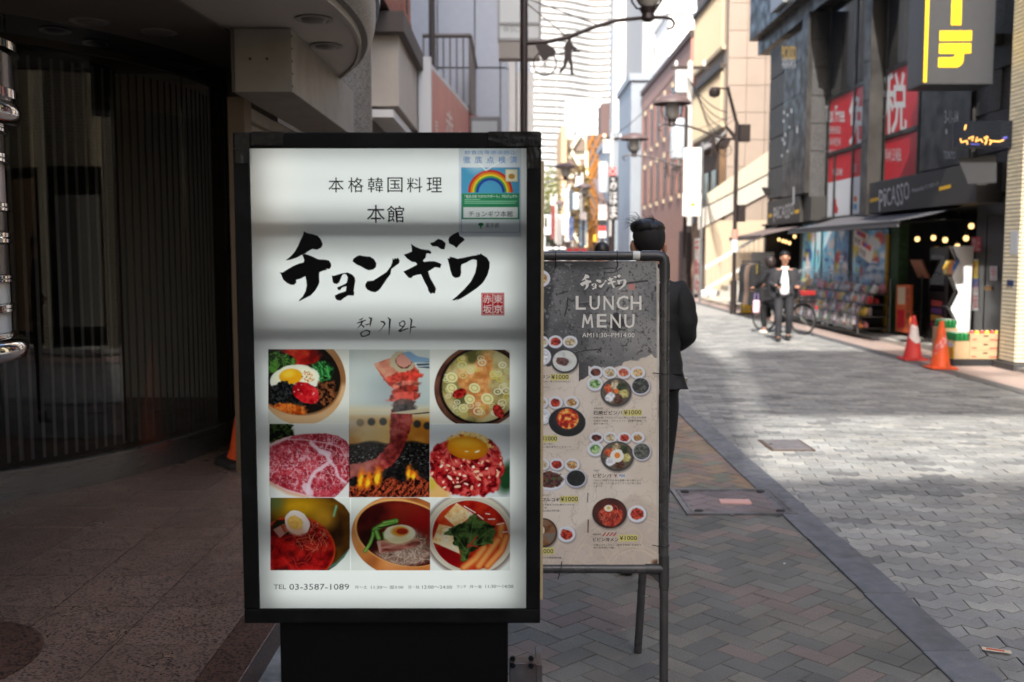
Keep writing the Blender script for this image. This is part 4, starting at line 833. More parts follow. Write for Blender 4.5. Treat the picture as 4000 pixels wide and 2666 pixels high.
# cold noodles in a bowl
c = Cv((1040, 72, 1954, 912), 4.4, (232, 234, 230), 21)
c.ell(1640, 520, 596, 470, (190, 112, 56), 8, 4); c.tex(c.mell(1640, 520, 596, 470, 8), [(150, 80, 36), (196, 116, 58), (216, 142, 84)], 300, 2)
c.ell(1650, 480, 580, 380, (232, 170, 100), 14, 3); inn = c.mell(1655, 488, 558, 364, 14, 4); c.tex(inn, [(56, 8, 6), (96, 18, 10), (128, 30, 16)], 260, 3); c.put(c.mell(1850, 360, 160, 120, 0, 80) * inn * .8, (150, 14, 14)); c.put(c.mell(1250, 560, 170, 160, 0, 80) * inn * .8, (30, 12, 8))
g = c.mpoly([(1290, 720), (1500, 640), (1760, 440), (1900, 520), (1960, 640), (1960, 800), (1700, 870), (1500, 850)], 30, 20) * inn; c.tex(g * .85, [(96, 70, 58), (150, 122, 108), (186, 162, 148)], 60); c.strands(g, 150, 190, 6, [(206, 186, 172), (150, 124, 110), (176, 150, 136), (120, 90, 78)])
for pts, w in (([(1200, 690), (1260, 600), (1290, 520), (1300, 450)], 40), ([(1310, 440), (1400, 390), (1500, 360), (1560, 340)], 60), ([(1330, 460), (1360, 540)], 60), ([(1420, 360), (1540, 340)], 40), ([(1420, 480), (1430, 540)], 40)): c.line(pts, w, (60, 120, 40), 6); c.line(pts, w * .55, (150, 196, 96), 8)
c.line([(1350, 420), (1560, 380)], 12, (20, 60, 24), 4)
g = c.mpoly([(1340, 575), (1460, 550), (1700, 560), (1830, 540), (1840, 610), (1700, 660), (1560, 690), (1370, 712)], 5, 8); c.tex(g, [(110, 46, 40), (160, 90, 78), (190, 130, 116)], 40, 3, .3); c.poly([(1340, 575), (1380, 570), (1390, 690), (1365, 705)], (200, 150, 140), 6)
c.ell(1600, 490, 182, 106, (238, 232, 206), -4, 4, 8, 70); c.ell(1600, 560, 150, 40, (214, 200, 160), -4, 20); c.ell(1605, 460, 96, 58, (226, 150, 40), 0, 16); c.ell(1632, 460, 68, 36, (176, 40, 16), 0, 5)
c.build('cold_noodle_photo_print', Cc_fn, m_inkp, o)
# kimchi stew with tofu
c = Cv((978, 72, 1900, 912), 4.4, (236, 236, 234), 24)
c.ell(1440, 505, 530, 480, (120, 100, 96), 10, 26); c.ell(1440, 495, 505, 462, (206, 196, 180), 10, 4); c.ell(1440, 500, 462, 418, (180, 168, 152), 8, 10); c.ell(1438, 500, 452, 410, (214, 206, 192), 8, 8); inn = c.mell(1442, 505, 440, 400, 8, 4); c.tex(inn, [(140, 8, 6), (178, 34, 14), (196, 66, 28)], 130, 4); c.put(c.mell(1200, 760, 200, 130, 30, 60) * inn, (130, 4, 8))
for P_ in ([(1280, 130), (1480, 260), (1280, 420), (1140, 290)], [(1080, 375), (1270, 420), (1320, 720), (1000, 580)]): g = c.mpoly(P_, 5) ; c.tex(g, [(226, 180, 120), (238, 210, 166), (232, 220, 200)], 90, 3); c.blobs(g, 26, 2, 5, [(200, 110, 50)])
for pts, w in (([(1800, 400), (1790, 520), (1700, 620)], 90), ([(1760, 560), (1640, 720), (1540, 860)], 90), ([(1860, 520), (1800, 680), (1640, 860)], 80), ([(1600, 650), (1500, 780), (1370, 880)], 90)): c.line(pts, w, (196, 92, 36), 8); c.line(pts, w * .55, (226, 150, 84), 14)
g = c.mpoly([(1140, 500), (1210, 420), (1300, 380), (1400, 340), (1440, 280), (1500, 255), (1540, 310), (1620, 340), (1720, 400), (1740, 470), (1700, 590), (1560, 640), (1440, 700), (1380, 820), (1330, 820), (1340, 700), (1250, 600), (1240, 510)], 5, 22, 40); c.tex(g, [(22, 34, 10), (48, 72, 28), (84, 108, 52)], 50, 4, 1, 1.2)
for P_ in ([(1370, 790), (1430, 600), (1480, 330)], [(1400, 690), (1560, 520), (1700, 430)], [(1390, 680), (1300, 540), (1200, 470)], [(1420, 640), (1600, 600)]): c.line(P_, 6, (110, 134, 76), 5)
c.line([(1410, 650), (1520, 515)], 12, (200, 30, 30), 3); c.line([(1410, 612), (1530, 640)], 12, (190, 30, 26), 3)
for P_ in ([(1370, 170), (1500, 245)], [(1530, 270), (1590, 318)], [(1650, 320), (1725, 318)], [(1750, 380), (1830, 366)], [(1620, 255), (1665, 262)], [(1820, 470), (1870, 464)]): c.line(P_, 12, (250, 226, 220), 3)
c.build('kimchi_stew_photo_print', Dd_fn, m_inkp, o)
# notice in a clear sleeve, upper right corner
Kp = crop(900, 500, 1.7426, sfn(.0035))
c = Cv((1555, 135, 1980, 742), 2.6, (226, 230, 238), 30)
c.rect_(1571, 270, 1970, 712, (120, 130, 190), 1); c.rect_(1574, 273, 1967, 709, (232, 236, 240), 1); c.rect_(1574, 273, 1967, 446, (84, 160, 200), 1)
m_ = (c.Y < 440).astype(float) * (c.Y > 274)
for rr, cl in ((152, (206, 60, 50)), (136, (232, 140, 40)), (122, (236, 214, 60)), (110, (70, 160, 80)), (97, (84, 160, 200)), (98, (50, 70, 160)), (80, (84, 160, 200))): c.put(c.mell(1770, 438, rr, rr, 0, 1.5) * m_, cl)
c.rect_(1872, 282, 1956, 366, (226, 206, 150), 1); c.rect_(1878, 288, 1950, 360, (236, 226, 206), 1); c.ell(1914, 330, 22, 18, (190, 140, 60)); c.rect_(1574, 446, 1967, 622, (52, 140, 96), 1); c.rect_(1586, 540, 1956, 612, (236, 238, 238), 1)
for k in range(3): c.rect_(1594, 484 + k * 13, (1700, 1950, 1940)[k], 490 + k * 13, (150, 200, 170), 1.5)
c.poly([(1705, 690), (1698, 668), (1685, 662), (1692, 648), (1706, 645), (1720, 648), (1726, 660), (1712, 668)], (30, 140, 80), 1.2)
c.put(c.mell(1680, 210, 80, 90, 0, 30) * .5, (246, 248, 250)); c.line([(1600, 150), (1740, 290), (1900, 190), (1950, 140)], 8, (250, 250, 250), 4)  # sheen of the plastic sleeve painted in: pale oval and white folded line
c.build('notice_print', Kp, m_inkp, o, 'sleeved paper notice with a rainbow')
mb = MB(); Kt = crop(900, 500, 1.7426, sfn(.0045))
for i, ch in enumerate('徹底点検済'): textfit(mb, ch, Kt, 1584 + i * 80, 195, 1584 + i * 80 + 50, 243, bold=.006)
textfit(mb, '飲食店等感染防止', Kt, 1594, 155, 1944, 182); mb.build('notice_lettering', mat('notice_blue', S(66, 128, 190), .5), o)
mb = MB(); textfit(mb, '「徹底点検 TOKYOサポート」プロジェクト', Kt, 1596, 456, 1952, 478, bold=.01); mb.build('notice_lettering', mat('notice_white', S(230, 240, 236), .5), o)
mb = MB(); textfit(mb, 'チョンギワ本館', Kt, 1622, 566, 1922, 606, bold=.004); textfit(mb, '東京都', Kt, 1736, 648, 1830, 680, bold=.004); mb.build('notice_lettering', mat('notice_dark', S(40, 44, 50), .5), o)
# ================================================================ LUNCH MENU BOARD (pipe easel)
MY0, MK = 3.58, .07
def mpt(x, y, off=0.0):
    r = ray(x, y); tt = (MY0 + MK*1.65) / (r.y - MK * r.z); p = EYE + r * tt; n = Vector((0, -1, MK)).normalized(); return p + n * off
def mfn(off): return lambda x, y: mpt(x, y, off)
XU = .5655; W2 = .90; XLft = XU - W2
def mz(X, z, back=0.0): return Vector((X, MY0 + MK * z + back, z))
o = MENU = thing('lunch_menu_board', 'grey pipe easel holding a lunch menu board with Korean dishes', 'menu board', (.12, MY0, 0))
m_pipe = mat('grey_pipe', S(62, 61, 62), .3, var=.15, vs=6, rvar=.08, dirt=S(96, 94, 92), ds=12, da=.3)
m_joint = mat('pipe_joint', S(54, 53, 54), .38, var=.1)
ztop = mpt(2500, 1000).z; zbot = mpt(2500, 2223).z
rp = .0165
for X in (XU, XLft): MB().tube([mz(X, 0.0), mz(X, ztop - .03)], rp, 16).build('upright', m_pipe, o, smooth=True)
MB().tube([mz(XLft + .03, ztop), mz(XU - .03, ztop)], rp, 16).build('top_rail', m_pipe, o, smooth=True)
MB().tube([mz(XLft + .02, zbot), mz(XU - .02, zbot)], rp, 16).build('bottom_rail', m_pipe, o, smooth=True)
for X, s in ((XU, -1), (XLft, 1)):
    MB().tube([mz(X + s * .085, ztop), mz(X + s * .03, ztop), mz(X + s * .012, ztop - .003), mz(X + s * .003, ztop - .012), mz(X, ztop - .03), mz(X, ztop - .085)], .0195, 16).build('elbow_joint', m_joint, o, smooth=True)
    j = MB(); j.tube([mz(X, zbot + .05), mz(X, zbot - .07)], .0198, 16); j.tube([mz(X + s * .07, zbot), mz(X, zbot)], .0195, 16); j.build('tee_joint', m_joint, o, smooth=True)
    MB().prism([mz(X + s * .018, zbot - .055), mz(X + s * .018, zbot - .018), mz(X + s * .055, zbot - .018)], (0, .012, 0)).build('gusset', m_joint, o)
    MB().tube([Vector((X - .045 * (1 if s < 0 else -1), 3.99, 0.0)), Vector((X - .008 * (1 if s < 0 else -1), MY0 + MK * ztop + .05, ztop - .10))], rp, 14).build('rear_leg', m_pipe, o, smooth=True)
    MB().tube([mz(X, 0.0), mz(X, .045)], .0178, 16).build('foot_cap', mat('rusty_cap', S(62, 46, 38), .8, var=.3, vs=40), o, smooth=True)
# white tape wrap, zip ties
xt = mpt(2050 + 909 / 2.09, 1000).x
MB().tube([mz(xt - .013, ztop), mz(xt + .013, ztop)], .0171, 16, cap=False).build('white_tape', mat('white_tape', S(210, 210, 204), .6, var=.1, vs=40), o, smooth=True)
m_tie = mat('zip_tie', S(16, 16, 16), .5)
for ex in (250, 752):
    X = mpt(2050 + ex / 2.09, 1000).x; MB().tube([mz(X, ztop) + Vector((0, .0185 * math.sin(a), .0185 * math.cos(a))) for a in np.linspace(0, 6.0, 14)], .0018, 5).build('zip_tie', m_tie, o)
    MB().tube([mz(X, ztop - .0185, -.006), mz(X + .004, ztop - .035, -.008), mz(X - .004, ztop - .05, -.006)], .0016, 5).build('zip_tie', m_tie, o)
for zz in (mpt(2560, 950 + 1062 / 2.09).z, mpt(2560, 1600 + 1108 / 2.09).z):
    MB().tube([mz(XU, zz) + Vector((.0185 * math.cos(a), .0185 * math.sin(a), .002 * math.sin(a))) for a in np.linspace(0, 6.2, 14)], .002, 5).build('zip_tie', m_tie, o); MB().tube([mz(XU - .045, zz + .002, -.006), mz(XU - .018, zz - .001, -.016)], .0016, 5).build('zip_tie', m_tie, o)
X = mpt(2050 + 290 / 2.09, 2200).x
MB().tube([mz(X + .006, zbot + .03, -.008), mz(X, zbot, -.0195), mz(X - .010, zbot - .035, -.014)], .0018, 5).build('zip_tie', m_tie, o)
# board
e0, e1 = 148, 2634; xr = 1084
a = mpt(2050 + xr / 2.09, 950 + e0 / 2.09); b = mpt(2050 + 1103 / 2.09, 950 + e1 / 2.09); bx1 = (a.x + b.x) / 2 + .001; bx0 = bx1 - .841; bz1, bz0 = a.z, b.z
n_ = Vector((0, -1, MK)).normalized()
cut = .03
loop = [mz(bx0, bz0), mz(bx1, bz0), mz(bx1, bz1 - cut), mz(bx1 - cut, bz1), mz(bx0 + cut, bz1), mz(bx0, bz1 - cut)]
MB().prism([p - n_ * .004 for p in loop], n_ * .004).build('board', mat('board_white', S(200, 196, 188), .6, dirt=S(120, 96, 70), ds=9, da=.7), o)
Ew = (bx1 - bx0)
def ex2(x): return x
c = Cv((-770, 150, 1084, 2626), 4.6, (220, 210, 197), 41)
c.tex(np.ones_like(c.X), [(208, 196, 181), (222, 212, 199), (228, 220, 208)], 500, 4)
nv = c.noise(160, 5); c.put(np.clip(1 - np.abs(nv - .5) * 60, 0, 1) * .35, (150, 134, 116)); nv = c.noise(90, 4); c.put(np.clip(1 - np.abs(nv - .52) * 80, 0, 1) * .25, (120, 108, 96))
# scroll pattern at the foot of the board
pat = np.clip((c.Y - (2030 + np.abs(c.X - 900) * .55)) / 40, 0, 1) * .75; c.put(pat * .55, (176, 160, 150))
n3 = c.noise(150, 2); n4 = c.noise(95, 2); c.put(np.clip(1 - np.abs(n3 - .5) * 26, 0, 1) * pat, (212, 198, 178)); c.put(np.clip(1 - np.abs(n4 - .5) * 22, 0, 1) * pat * .8, (208, 194, 174))
for rr in (470, 500, 640): c.put(np.clip(1 - np.abs(np.hypot(c.X - 860, (c.Y - 2720)) - rr) / 9, 0, 1) * pat, (214, 200, 182))
for rr, y_ in ((250, 2720), (215, 2720)): c.put(np.clip(1 - np.abs(np.hypot(c.X - 900, (c.Y - y_)) - rr) / 8, 0, 1) * .8, (214, 200, 182))
# big worn grey-black brush patch
edge = c.noise(140, 5); bot = np.where(c.X < 440, 900 + (c.X - 130) * .3, np.where(c.X < 520, 1090, 1060 - (c.X - 520) * .20)) + (edge - .5) * 260
bm_ = np.clip((bot - c.Y) / 9, 0, 1) * np.clip((c.X - 135 + (edge - .5) * 60) / 14, 0, 1); c.tex(bm_, [(84, 85, 88), (118, 119, 120), (140, 140, 138)], 420, 4)
dk = np.clip((230 - c.Y + (edge - .5) * 120) / 50, 0, .85) * np.clip((760 - c.X) / 160, 0, 1); c.put(dk * bm_, (30, 31, 36)); c.put(np.clip((240 - c.X + (c.noise(90, 4) - .5) * 120) / 60, 0, .8) * bm_ * (c.Y < 760), (34, 35, 42))
gr = c.noise(16, 3); c.put(np.clip((gr - .62) * 6, 0, .5) * bm_, (52, 52, 54)); c.put(np.clip((c.noise(26, 3) - .66) * 8, 0, .7) * bm_, (44, 44, 46)); c.put(np.clip((gr - .64) * 7, 0, .6) * bm_ * ((c.X < 420) | (c.Y > 880)), (170, 170, 170))
c.put(np.clip((c.Y - bot + 150) / 120, 0, .8) * bm_ * np.clip((700 - c.X) / 300, 0.2, 1), (48, 48, 52))
c.ell(755, 645, 56, 66, (26, 27, 36), 0, 6, 22, 30)
for k in range(70):
    x, y = c.rng.uniform(160, 1060), c.rng.uniform(170, 1000); a_ = c.rng.uniform(-.9, .9); l_ = c.rng.uniform(20, 130); c.put(c.mline([(x, y), (x + l_ * math.cos(a_), y + l_ * math.sin(a_))], c.rng.uniform(1.5, 3.5), 2) * bm_ * c.rng.uniform(.3, .8), (50, 50, 52) if c.rng.random() < .7 else (176, 176, 174))
for P_, w in (([(350, 450), (345, 520), (325, 590)], 10), ([(640, 210), (720, 205)], 8), ([(655, 243), (725, 240), (790, 205)], 8), ([(280, 415), (352, 392)], 8), ([(745, 350), (850, 325), (1000, 308)], 14), ([(690, 360), (668, 392)], 10), ([(1066, 355), (1066, 385)], 14), ([(480, 875), (610, 865), (620, 885)], 8), ([(420, 890), (480, 880)], 6)): c.put(c.mline(P_, w, 3) * bm_, (26, 26, 30))
c.put(c.mpoly([(845, 335), (898, 332), (895, 380), (848, 382)], 3) * .8, (206, 120, 116))
for k in range(60):                                         # rust, scuffs all over
    x, y = c.rng.uniform(140, 1075), c.rng.uniform(1000, 2600); c.put(c.mline([(x, y), (x + c.rng.uniform(-30, 30), y + c.rng.uniform(-60, 60))], 1.6, 2) * .35, (90, 80, 70))
c.put(c.mline([(515, 2040), (512, 2110)], 8, 3) * .8, (70, 64, 62)); c.put(c.mline([(518, 2260), (515, 2360)], 10, 3) * .9, (60, 54, 52)); c.put(np.clip((c.X - 1072) / 10, 0, .8), (196, 192, 184)); c.put(c.mell(1075, 2608, 34, 22, 0, 12), (96, 60, 40))
KIM = [(96, 12, 10), (170, 36, 24), (206, 80, 50)]
def plate(x, y, rx, ry, cols, sc=16, shade=1):
    c.put(c.mell(x + 5, y + 9, rx + 3, ry + 3, 0, 8) * .5, (96, 90, 92)); c.ell(x, y, rx, ry, (206, 212, 228), 0, 3); c.ell(x, y - 3, rx * .97, ry * .94, (230, 233, 238), 0, 3); c.put(c.mell(x, y - 2, rx * .80, ry * .78, 0, 8) * .8, (208, 212, 220)); g = c.mell(x, y, rx * .66, ry * .62, 0, 4, rx * .12, 26); c.tex(g, cols, sc, 4, 1, 1.3)
def soup(x, y, rx, ry, rim, cols, sc=40, inn=.86):
    c.put(c.mell(x + 4, y + 10, rx + 4, ry + 3, 0, 8) * .5, (80, 74, 74)); c.ell(x, y, rx, ry, rim, 0, 3); g = c.mell(x, y - 3, rx * inn, ry * inn, 0, 3); c.tex(g, cols, sc, 4); return g
PALE = [(150, 130, 96), (196, 180, 140), (222, 212, 186)]; TAN = [(150, 106, 60), (200, 160, 104), (226, 200, 150)]; BRN = [(40, 14, 12), (84, 30, 24), (120, 60, 50)]; GRN = [(60, 110, 50), (120, 170, 96), (190, 214, 160)]; WHT = [(200, 206, 214), (232, 236, 240), (246, 248, 250)]
Fy = 1358.5
plate(130, 290, 78, 70, TAN); plate(145, 805, 48, 48, PALE); plate(250, 805, 60, 52, KIM); plate(370, 805, 60, 50, PALE); plate(150, 925, 64, 68, WHT)
g = soup(326, 962, 112, 98, (52, 52, 56), [(196, 200, 196), (222, 226, 224), (210, 214, 196)], 60, .88); c.tex(c.mell(310, 965, 50, 32, 10, 4, 8), [(70, 40, 40), (120, 86, 80)], 18)
plate(580, 1052, 58, 50, BRN); plate(695, 1056, 58, 50, PALE); plate(808, 1056, 58, 50, [(170, 70, 50), (206, 110, 80), (226, 160, 130)]); plate(922, 1056, 60, 50, TAN); plate(572, 1146, 66, 58, GRN)
def bibim(x, y, rx, ry, egg):
    g = soup(x, y, rx, ry, (62, 62, 64), [(70, 64, 56), (110, 100, 84)], 30, .9)
    for a_, cl in ((-150, [(180, 60, 30), (220, 110, 60)]), (-95, PALE), (-45, [(28, 40, 22), (60, 76, 40)]), (10, [(180, 170, 90), (220, 214, 150)]), (75, [(60, 30, 20), (110, 70, 50)]), (140, WHT)):
        q = c.mell(x + rx * .5 * math.cos(R(a_)), y + ry * .5 * math.sin(R(a_)), rx * .34, ry * .30, a_, 6, 10, 24) * g; c.tex(q, cl, 14, 4, 1, 1.2)
    if egg: c.ell(x, y - 4, rx * .42, ry * .42, (236, 236, 228), 0, 3, 8, 40); c.ell(x, y - 8, rx * .17, ry * .19, (236, 140, 50), 0, 3)
    else: c.ell(x + 4, y - 10, rx * .15, ry * .17, (236, 120, 40), 0, 3)
bibim(745, 1216, 126, 116, False); soup(945, 1166, 78, 72, (206, 212, 228), [(24, 26, 28), (52, 56, 56), (90, 96, 92)], 14, .88)
plate(140, 1300, 52, 48, PALE); plate(252, 1300, 58, 52, KIM); plate(382, 1300, 60, 52, TAN); plate(150, 1412, 62, 64, WHT)
c.ell(345, 1458, 150, 118, (22, 24, 30), 6, 4); c.poly([(210, 1410), (250, 1400), (260, 1470), (215, 1480)], (26, 28, 34), 4); c.poly([(440, 1440), (492, 1430), (490, 1490), (440, 1510)], (26, 28, 34), 4); c.ell(345, 1432, 108, 96, (40, 42, 46), 0, 4); g = c.mell(350, 1432, 90, 84, 0, 3); c.tex(g, [(150, 14, 10), (206, 50, 24), (226, 110, 40), (240, 190, 100)], 26, 4, 1, 1.2)
plate(583, 228 + Fy, 57, 44, BRN); plate(700, 226 + Fy, 57, 44, PALE); plate(812, 228 + Fy, 57, 44, KIM); plate(922, 226 + Fy, 55, 44, TAN); plate(575, 322 + Fy, 66, 58, GRN); bibim(755, 380 + Fy, 135, 122, True); soup(955, 342 + Fy, 76, 74, (206, 212, 228), [(50, 54, 50), (84, 90, 84), (110, 114, 106)], 12, .88)
plate(145, 446 + Fy, 56, 48, PALE); plate(262, 446 + Fy, 58, 50, KIM); plate(386, 450 + Fy, 62, 52, TAN); c.ell(205, 582 + Fy, 128, 84, (206, 210, 222), 0, 3); c.ell(205, 576 + Fy, 122, 78, (232, 234, 238), 0, 3); g = c.mell(205, 572 + Fy, 104, 66, 0, 4, 12); c.tex(g, [(40, 26, 34), (84, 60, 66), (130, 50, 40), (70, 96, 50)], 20, 4, 1, 1.3); soup(418, 562 + Fy, 86, 74, (196, 204, 222), [(20, 24, 24), (40, 46, 44)], 16, .87)
g = soup(692, 845 + Fy, 141, 124, (44, 22, 20), [(60, 22, 20), (84, 34, 28)], 60, .92); g = c.mell(700, 865 + Fy, 98, 88, 0, 6, 10); c.tex(g, KIM, 30, 4, 1, 1.2); c.strands(g, 40, 70, 5, [(206, 120, 90), (150, 40, 30)]); c.ell(684, 805 + Fy, 36, 28, (238, 234, 214), 0, 3); c.ell(684, 802 + Fy, 14, 11, (220, 190, 90), 0, 4)
plate(916, 852 + Fy, 76, 70, KIM); plate(340, 1018 + Fy, 72, 66, KIM); g = soup(150, 1006 + Fy, 114, 120, (60, 44, 34), [(96, 60, 36), (140, 96, 64), (120, 116, 110)], 60, .9); c.ell(138, 985 + Fy, 24, 34, (226, 216, 190), 0, 3)
for k in range(4):
    x = 648 + k * 29; c.line([(x - 10, 1028 + Fy), (x, 1020 + Fy), (x + 8, 1008 + Fy)], 8, (186, 34, 30), 2); c.line([(x + 8, 1008 + Fy), (x + 13, 1003 + Fy)], 4, (70, 100, 50), 1.5)
# hidden left column repeats the same arrangement of dishes
for (x, y, f_) in ((-500, 1060, 0), (-380, 1060, 0), (-440, 1216, 1), (-500, 1640, 0), (-380, 1640, 0), (-440, 1780, 1), (-440, 2230, 1)):
    bibim(x, y, 120, 110, False) if f_ else plate(x, y, 58, 50, KIM)
YEL = (214, 206, 128)
for a_, b_, cc, d_ in ((208, 1065, 362, 1118), (800, 1355, 957, 1408), (128, 208 + Fy, 268, 265 + Fy), (285, 702 + Fy, 438, 760 + Fy), (765, 1020 + Fy, 922, 1078 + Fy), (120, 1125 + Fy, 240, 1185 + Fy)): c.poly([(a_, b_ + 3), (cc, b_), (cc, d_ - 2), (a_, d_)], YEL, 2)
c.rect_(762, 524 + Fy, 822, 556 + Fy, (226, 230, 236), 1.5)
m_menu = paintmat('menu_print', 'paper', .33)
c.build('menu_print', crop(2050, 950, 2.09, mfn(.0015)), m_menu, o)
E_ = crop(2050, 950, 2.09, mfn(.0025))
m_wt = mat('menu_white', S(226, 224, 216), .4); m_bk = mat('menu_black', S(34, 32, 32), .5); m_bk2 = mat('menu_grey', S(84, 78, 72), .5)
mb = MB(); shapes(mb, [[(450 + (p[0] - 38) * .1735, 255 + (p[1] - 65) * .1735) for p in lp] for lp in CALL], E_)
def letters(word, boxes, bold):
    for ch, bxs in zip(word, boxes): textfit(mb, ch, E_, *bxs, bold=bold)
letters('LUNCH', [(415, 432, 498, 545), (528, 432, 612, 548), (642, 432, 726, 548), (748, 430, 845, 548), (864, 432, 952, 546)], .012)
stroke(mb, [(473, 692), (486, 582)], 15, E_); stroke(mb, [(484, 584), (512, 660)], 15, E_); stroke(mb, [(512, 660), (541, 584)], 15, E_); stroke(mb, [(540, 582), (552, 692)], 15, E_); letters('ENU', [(588, 580, 668, 690), (698, 582, 784, 695), (812, 582, 895, 695)], .012)
textfit(mb, 'AM11:30~PM14:00', E_, 468, 734, 895, 771); mb.build('white_lettering', m_wt, o)
mb = MB()
for tx, a_, b_, cc, d_, bo_ in (('タン', 135, 1076, 205, 1108, .01), ('石焼ビビンバ', 558, 1368, 798, 1403, .008), ('ビビンバ', 558, 525 + Fy, 706, 555 + Fy, .01), ('プルコギ', 140, 720 + Fy, 286, 752 + Fy, .01), ('ビビン冷メン', 556, 1045 + Fy, 764, 1078 + Fy, .01),
    ('¥1000', 216, 1074, 356, 1111, 0), ('¥1000', 808, 1364, 950, 1400, 0), ('¥1000', 132, 219 + Fy, 262, 255 + Fy, 0), ('¥1000', 292, 712 + Fy, 433, 750 + Fy, 0), ('¥1000', 774, 1030 + Fy, 914, 1067 + Fy, 0), ('1000', 134, 1138 + Fy, 232, 1174 + Fy, 0)): textfit(mb, tx, E_, a_, b_, cc, d_, bold=bo_)
mb.build('black_lettering', m_bk, o)
mb = MB()
for tx, a_, b_, cc, d_ in (('の肉・骨で作る代表的な', 146, 1123, 368, 1139), ('分けする。', 140, 1170, 205, 1186), ('돌솥비빔밥', 563, 1343, 640, 1357), ('石焼の器（トルソッ）にご飯といろいろな野菜', 560, 1417, 992, 1433), ('を混ぜて焼き、コチュジャン（唐辛子味噌）で', 560, 1443, 992, 1459), ('混ぜて食べる。', 560, 1467, 690, 1483),
    ('た辛いチゲ。', 134, 274 + Fy, 238, 290 + Fy), ('的に親しまれているスープ', 134, 298 + Fy, 380, 314 + Fy), ('る。', 134, 322 + Fy, 160, 337 + Fy), ('비빔밥', 560, 492 + Fy, 606, 506 + Fy), ('ごはんに野菜などの具を数種～数十種のせた', 558, 571 + Fy, 950, 587 + Fy), ('混ぜご飯。これでもかというくらい良く混ぜ', 558, 595 + Fy, 950, 611 + Fy), ('て食べる。', 558, 620 + Fy, 642, 635 + Fy),
    ('불고기', 143, 692 + Fy, 190, 706 + Fy), ('の下味をつけた薄切りの牛肉', 140, 770 + Fy, 404, 786 + Fy), ('料理。', 140, 795 + Fy, 186, 809 + Fy), ('国式焼き肉料理。', 140, 818 + Fy, 288, 834 + Fy), ('비빔냉면', 556, 1012 + Fy, 622, 1027 + Fy), ('冷麺とコチュジャン（唐辛子味噌）を混ぜて', 560, 1098 + Fy, 950, 1114 + Fy), ('食べる辛味の冷麺。', 560, 1120 + Fy, 732, 1136 + Fy), ('付けの韓国風冷麺。', 136, 1202 + Fy, 305, 1218 + Fy)): textfit(mb, tx, E_, a_, b_, cc, d_)
mb.build('small_lettering', m_bk2, o)
mb = MB(); textfit(mb, '¥', E_, 730, 527 + Fy, 752, 551 + Fy, bold=.01); mb.build('red_lettering', mat('menu_red', S(150, 36, 34), .5), o)
mb = MB(); textfit(mb, '900', E_, 768, 528 + Fy, 818, 552 + Fy); mb.build('blue_lettering', mat('menu_blue', S(50, 70, 120), .5), o)
# ================================================================ RIGHT: black discount-store building, tiled pillar, goods on the pavement
m_blk = mat('black_metal', S(40, 39, 38), .42, var=.15, vs=2, rvar=.15, dirt=S(62, 60, 57), ds=1.8, da=.5); m_blk2 = mat('charcoal_panel', S(50, 48, 47), .45, var=.12, vs=2, rvar=.15, dirt=S(78, 75, 71), ds=1.6, da=.55); m_gb = mat('granite_black', S(62, 61, 60), .6, var=.2, vs=4, bump=.5, bs=14, rnd='obj', ra=.12, speck=S(92, 92, 94), ss=60)
m_pol = mat('granite_polish', S(46, 45, 45), .28, var=.15, vs=5, rnd='obj', ra=.1); m_red = mat('poster_red', S(196, 34, 48), .35); m_pw = mat('poster_white', S(214, 216, 220), .4); m_wgl = mat('window_glass', S(30, 33, 38), .06, spec=.7)
m_let = mat('white_letters', S(206, 206, 206), .5); m_yel = mat('yellow_letters', S(250, 206, 30), .45); m_ylet2 = mat('yellow_dash', S(226, 178, 30), .5)
FX = 7.4
def fx(X): return lambda x, y: datX(x, y, X)
def Yx(x, X=FX): return X * 2288 / (x - 1176.5) * CP
b = STORE = thing('discount_store', 'black panelled discount store with red tax-free posters and dark awnings', 'building', (9, 22, 0))
MB().box(8.0, 24, 15.2, 29.5, 2.45, 15).build('wall', m_blk, b)
MB().box(10.6, 24, 15.2, 29.5, .1, 2.45).build('back_wall', mat('shop_back', S(30, 28, 27), .9), b)
MB().box(7.35, 10.6, 15.2, 29.5, 2.42, 2.46).build('shop_ceiling', mat('shop_ceiling', S(22, 22, 22), .9), b)
MB().box(7.44, 10.6, 29.3, 29.5, .1, 2.42).build('side_wall', m_blk, b)
# granite end wall with blocks
def blocks(y0, y1, z0, z1, X, dy, dz, m, nm, par, prot=.02):
    z = z0; r_ = 0
    while z < z1 - .05:
        y = y0 - (dy / 2 if r_ % 2 else 0)
        while y < y1 - .02:
            a_, b_ = max(y, y0), min(y + dy, y1)
            if b_ - a_ > .08: MB().box(X - random.uniform(.0, prot), X + .2, a_ + .006, b_ - .006, z + .005, min(z + dz, z1) - .005).build(nm, m, par, bevel=.008)
            y += dy
        z += dz; r_ += 1
MB().box(7.45, 8.0, 14.3, 16.9, 2.5, 9).build('end_wall_core', mat('core_dark', S(34, 34, 35), .8), b); MB().box(7.46, 8.0, 14.3, 16.0, .1, 2.5).build('end_wall_core', MATS['core_dark'], b)
blocks(14.3, 16.9, 2.55, 8.4, FX, .95, .62, m_gb, 'granite_block', b, .05)
MB().box(FX, 7.46, 14.3, 14.62, .1, 2.5).build('granite_panel', m_pol, b); MB().box(FX, 7.46, 15.62, 15.95, .1, 2.5).build('granite_panel', m_pol, b)
d = MB().box(FX + .01, 7.46, 14.625, 15.615, .1, 2.2).build('side_door', m_pol, b); MB().box(FX, 7.46, 14.625, 15.615, 2.21, 2.5).build('granite_panel', m_pol, b)
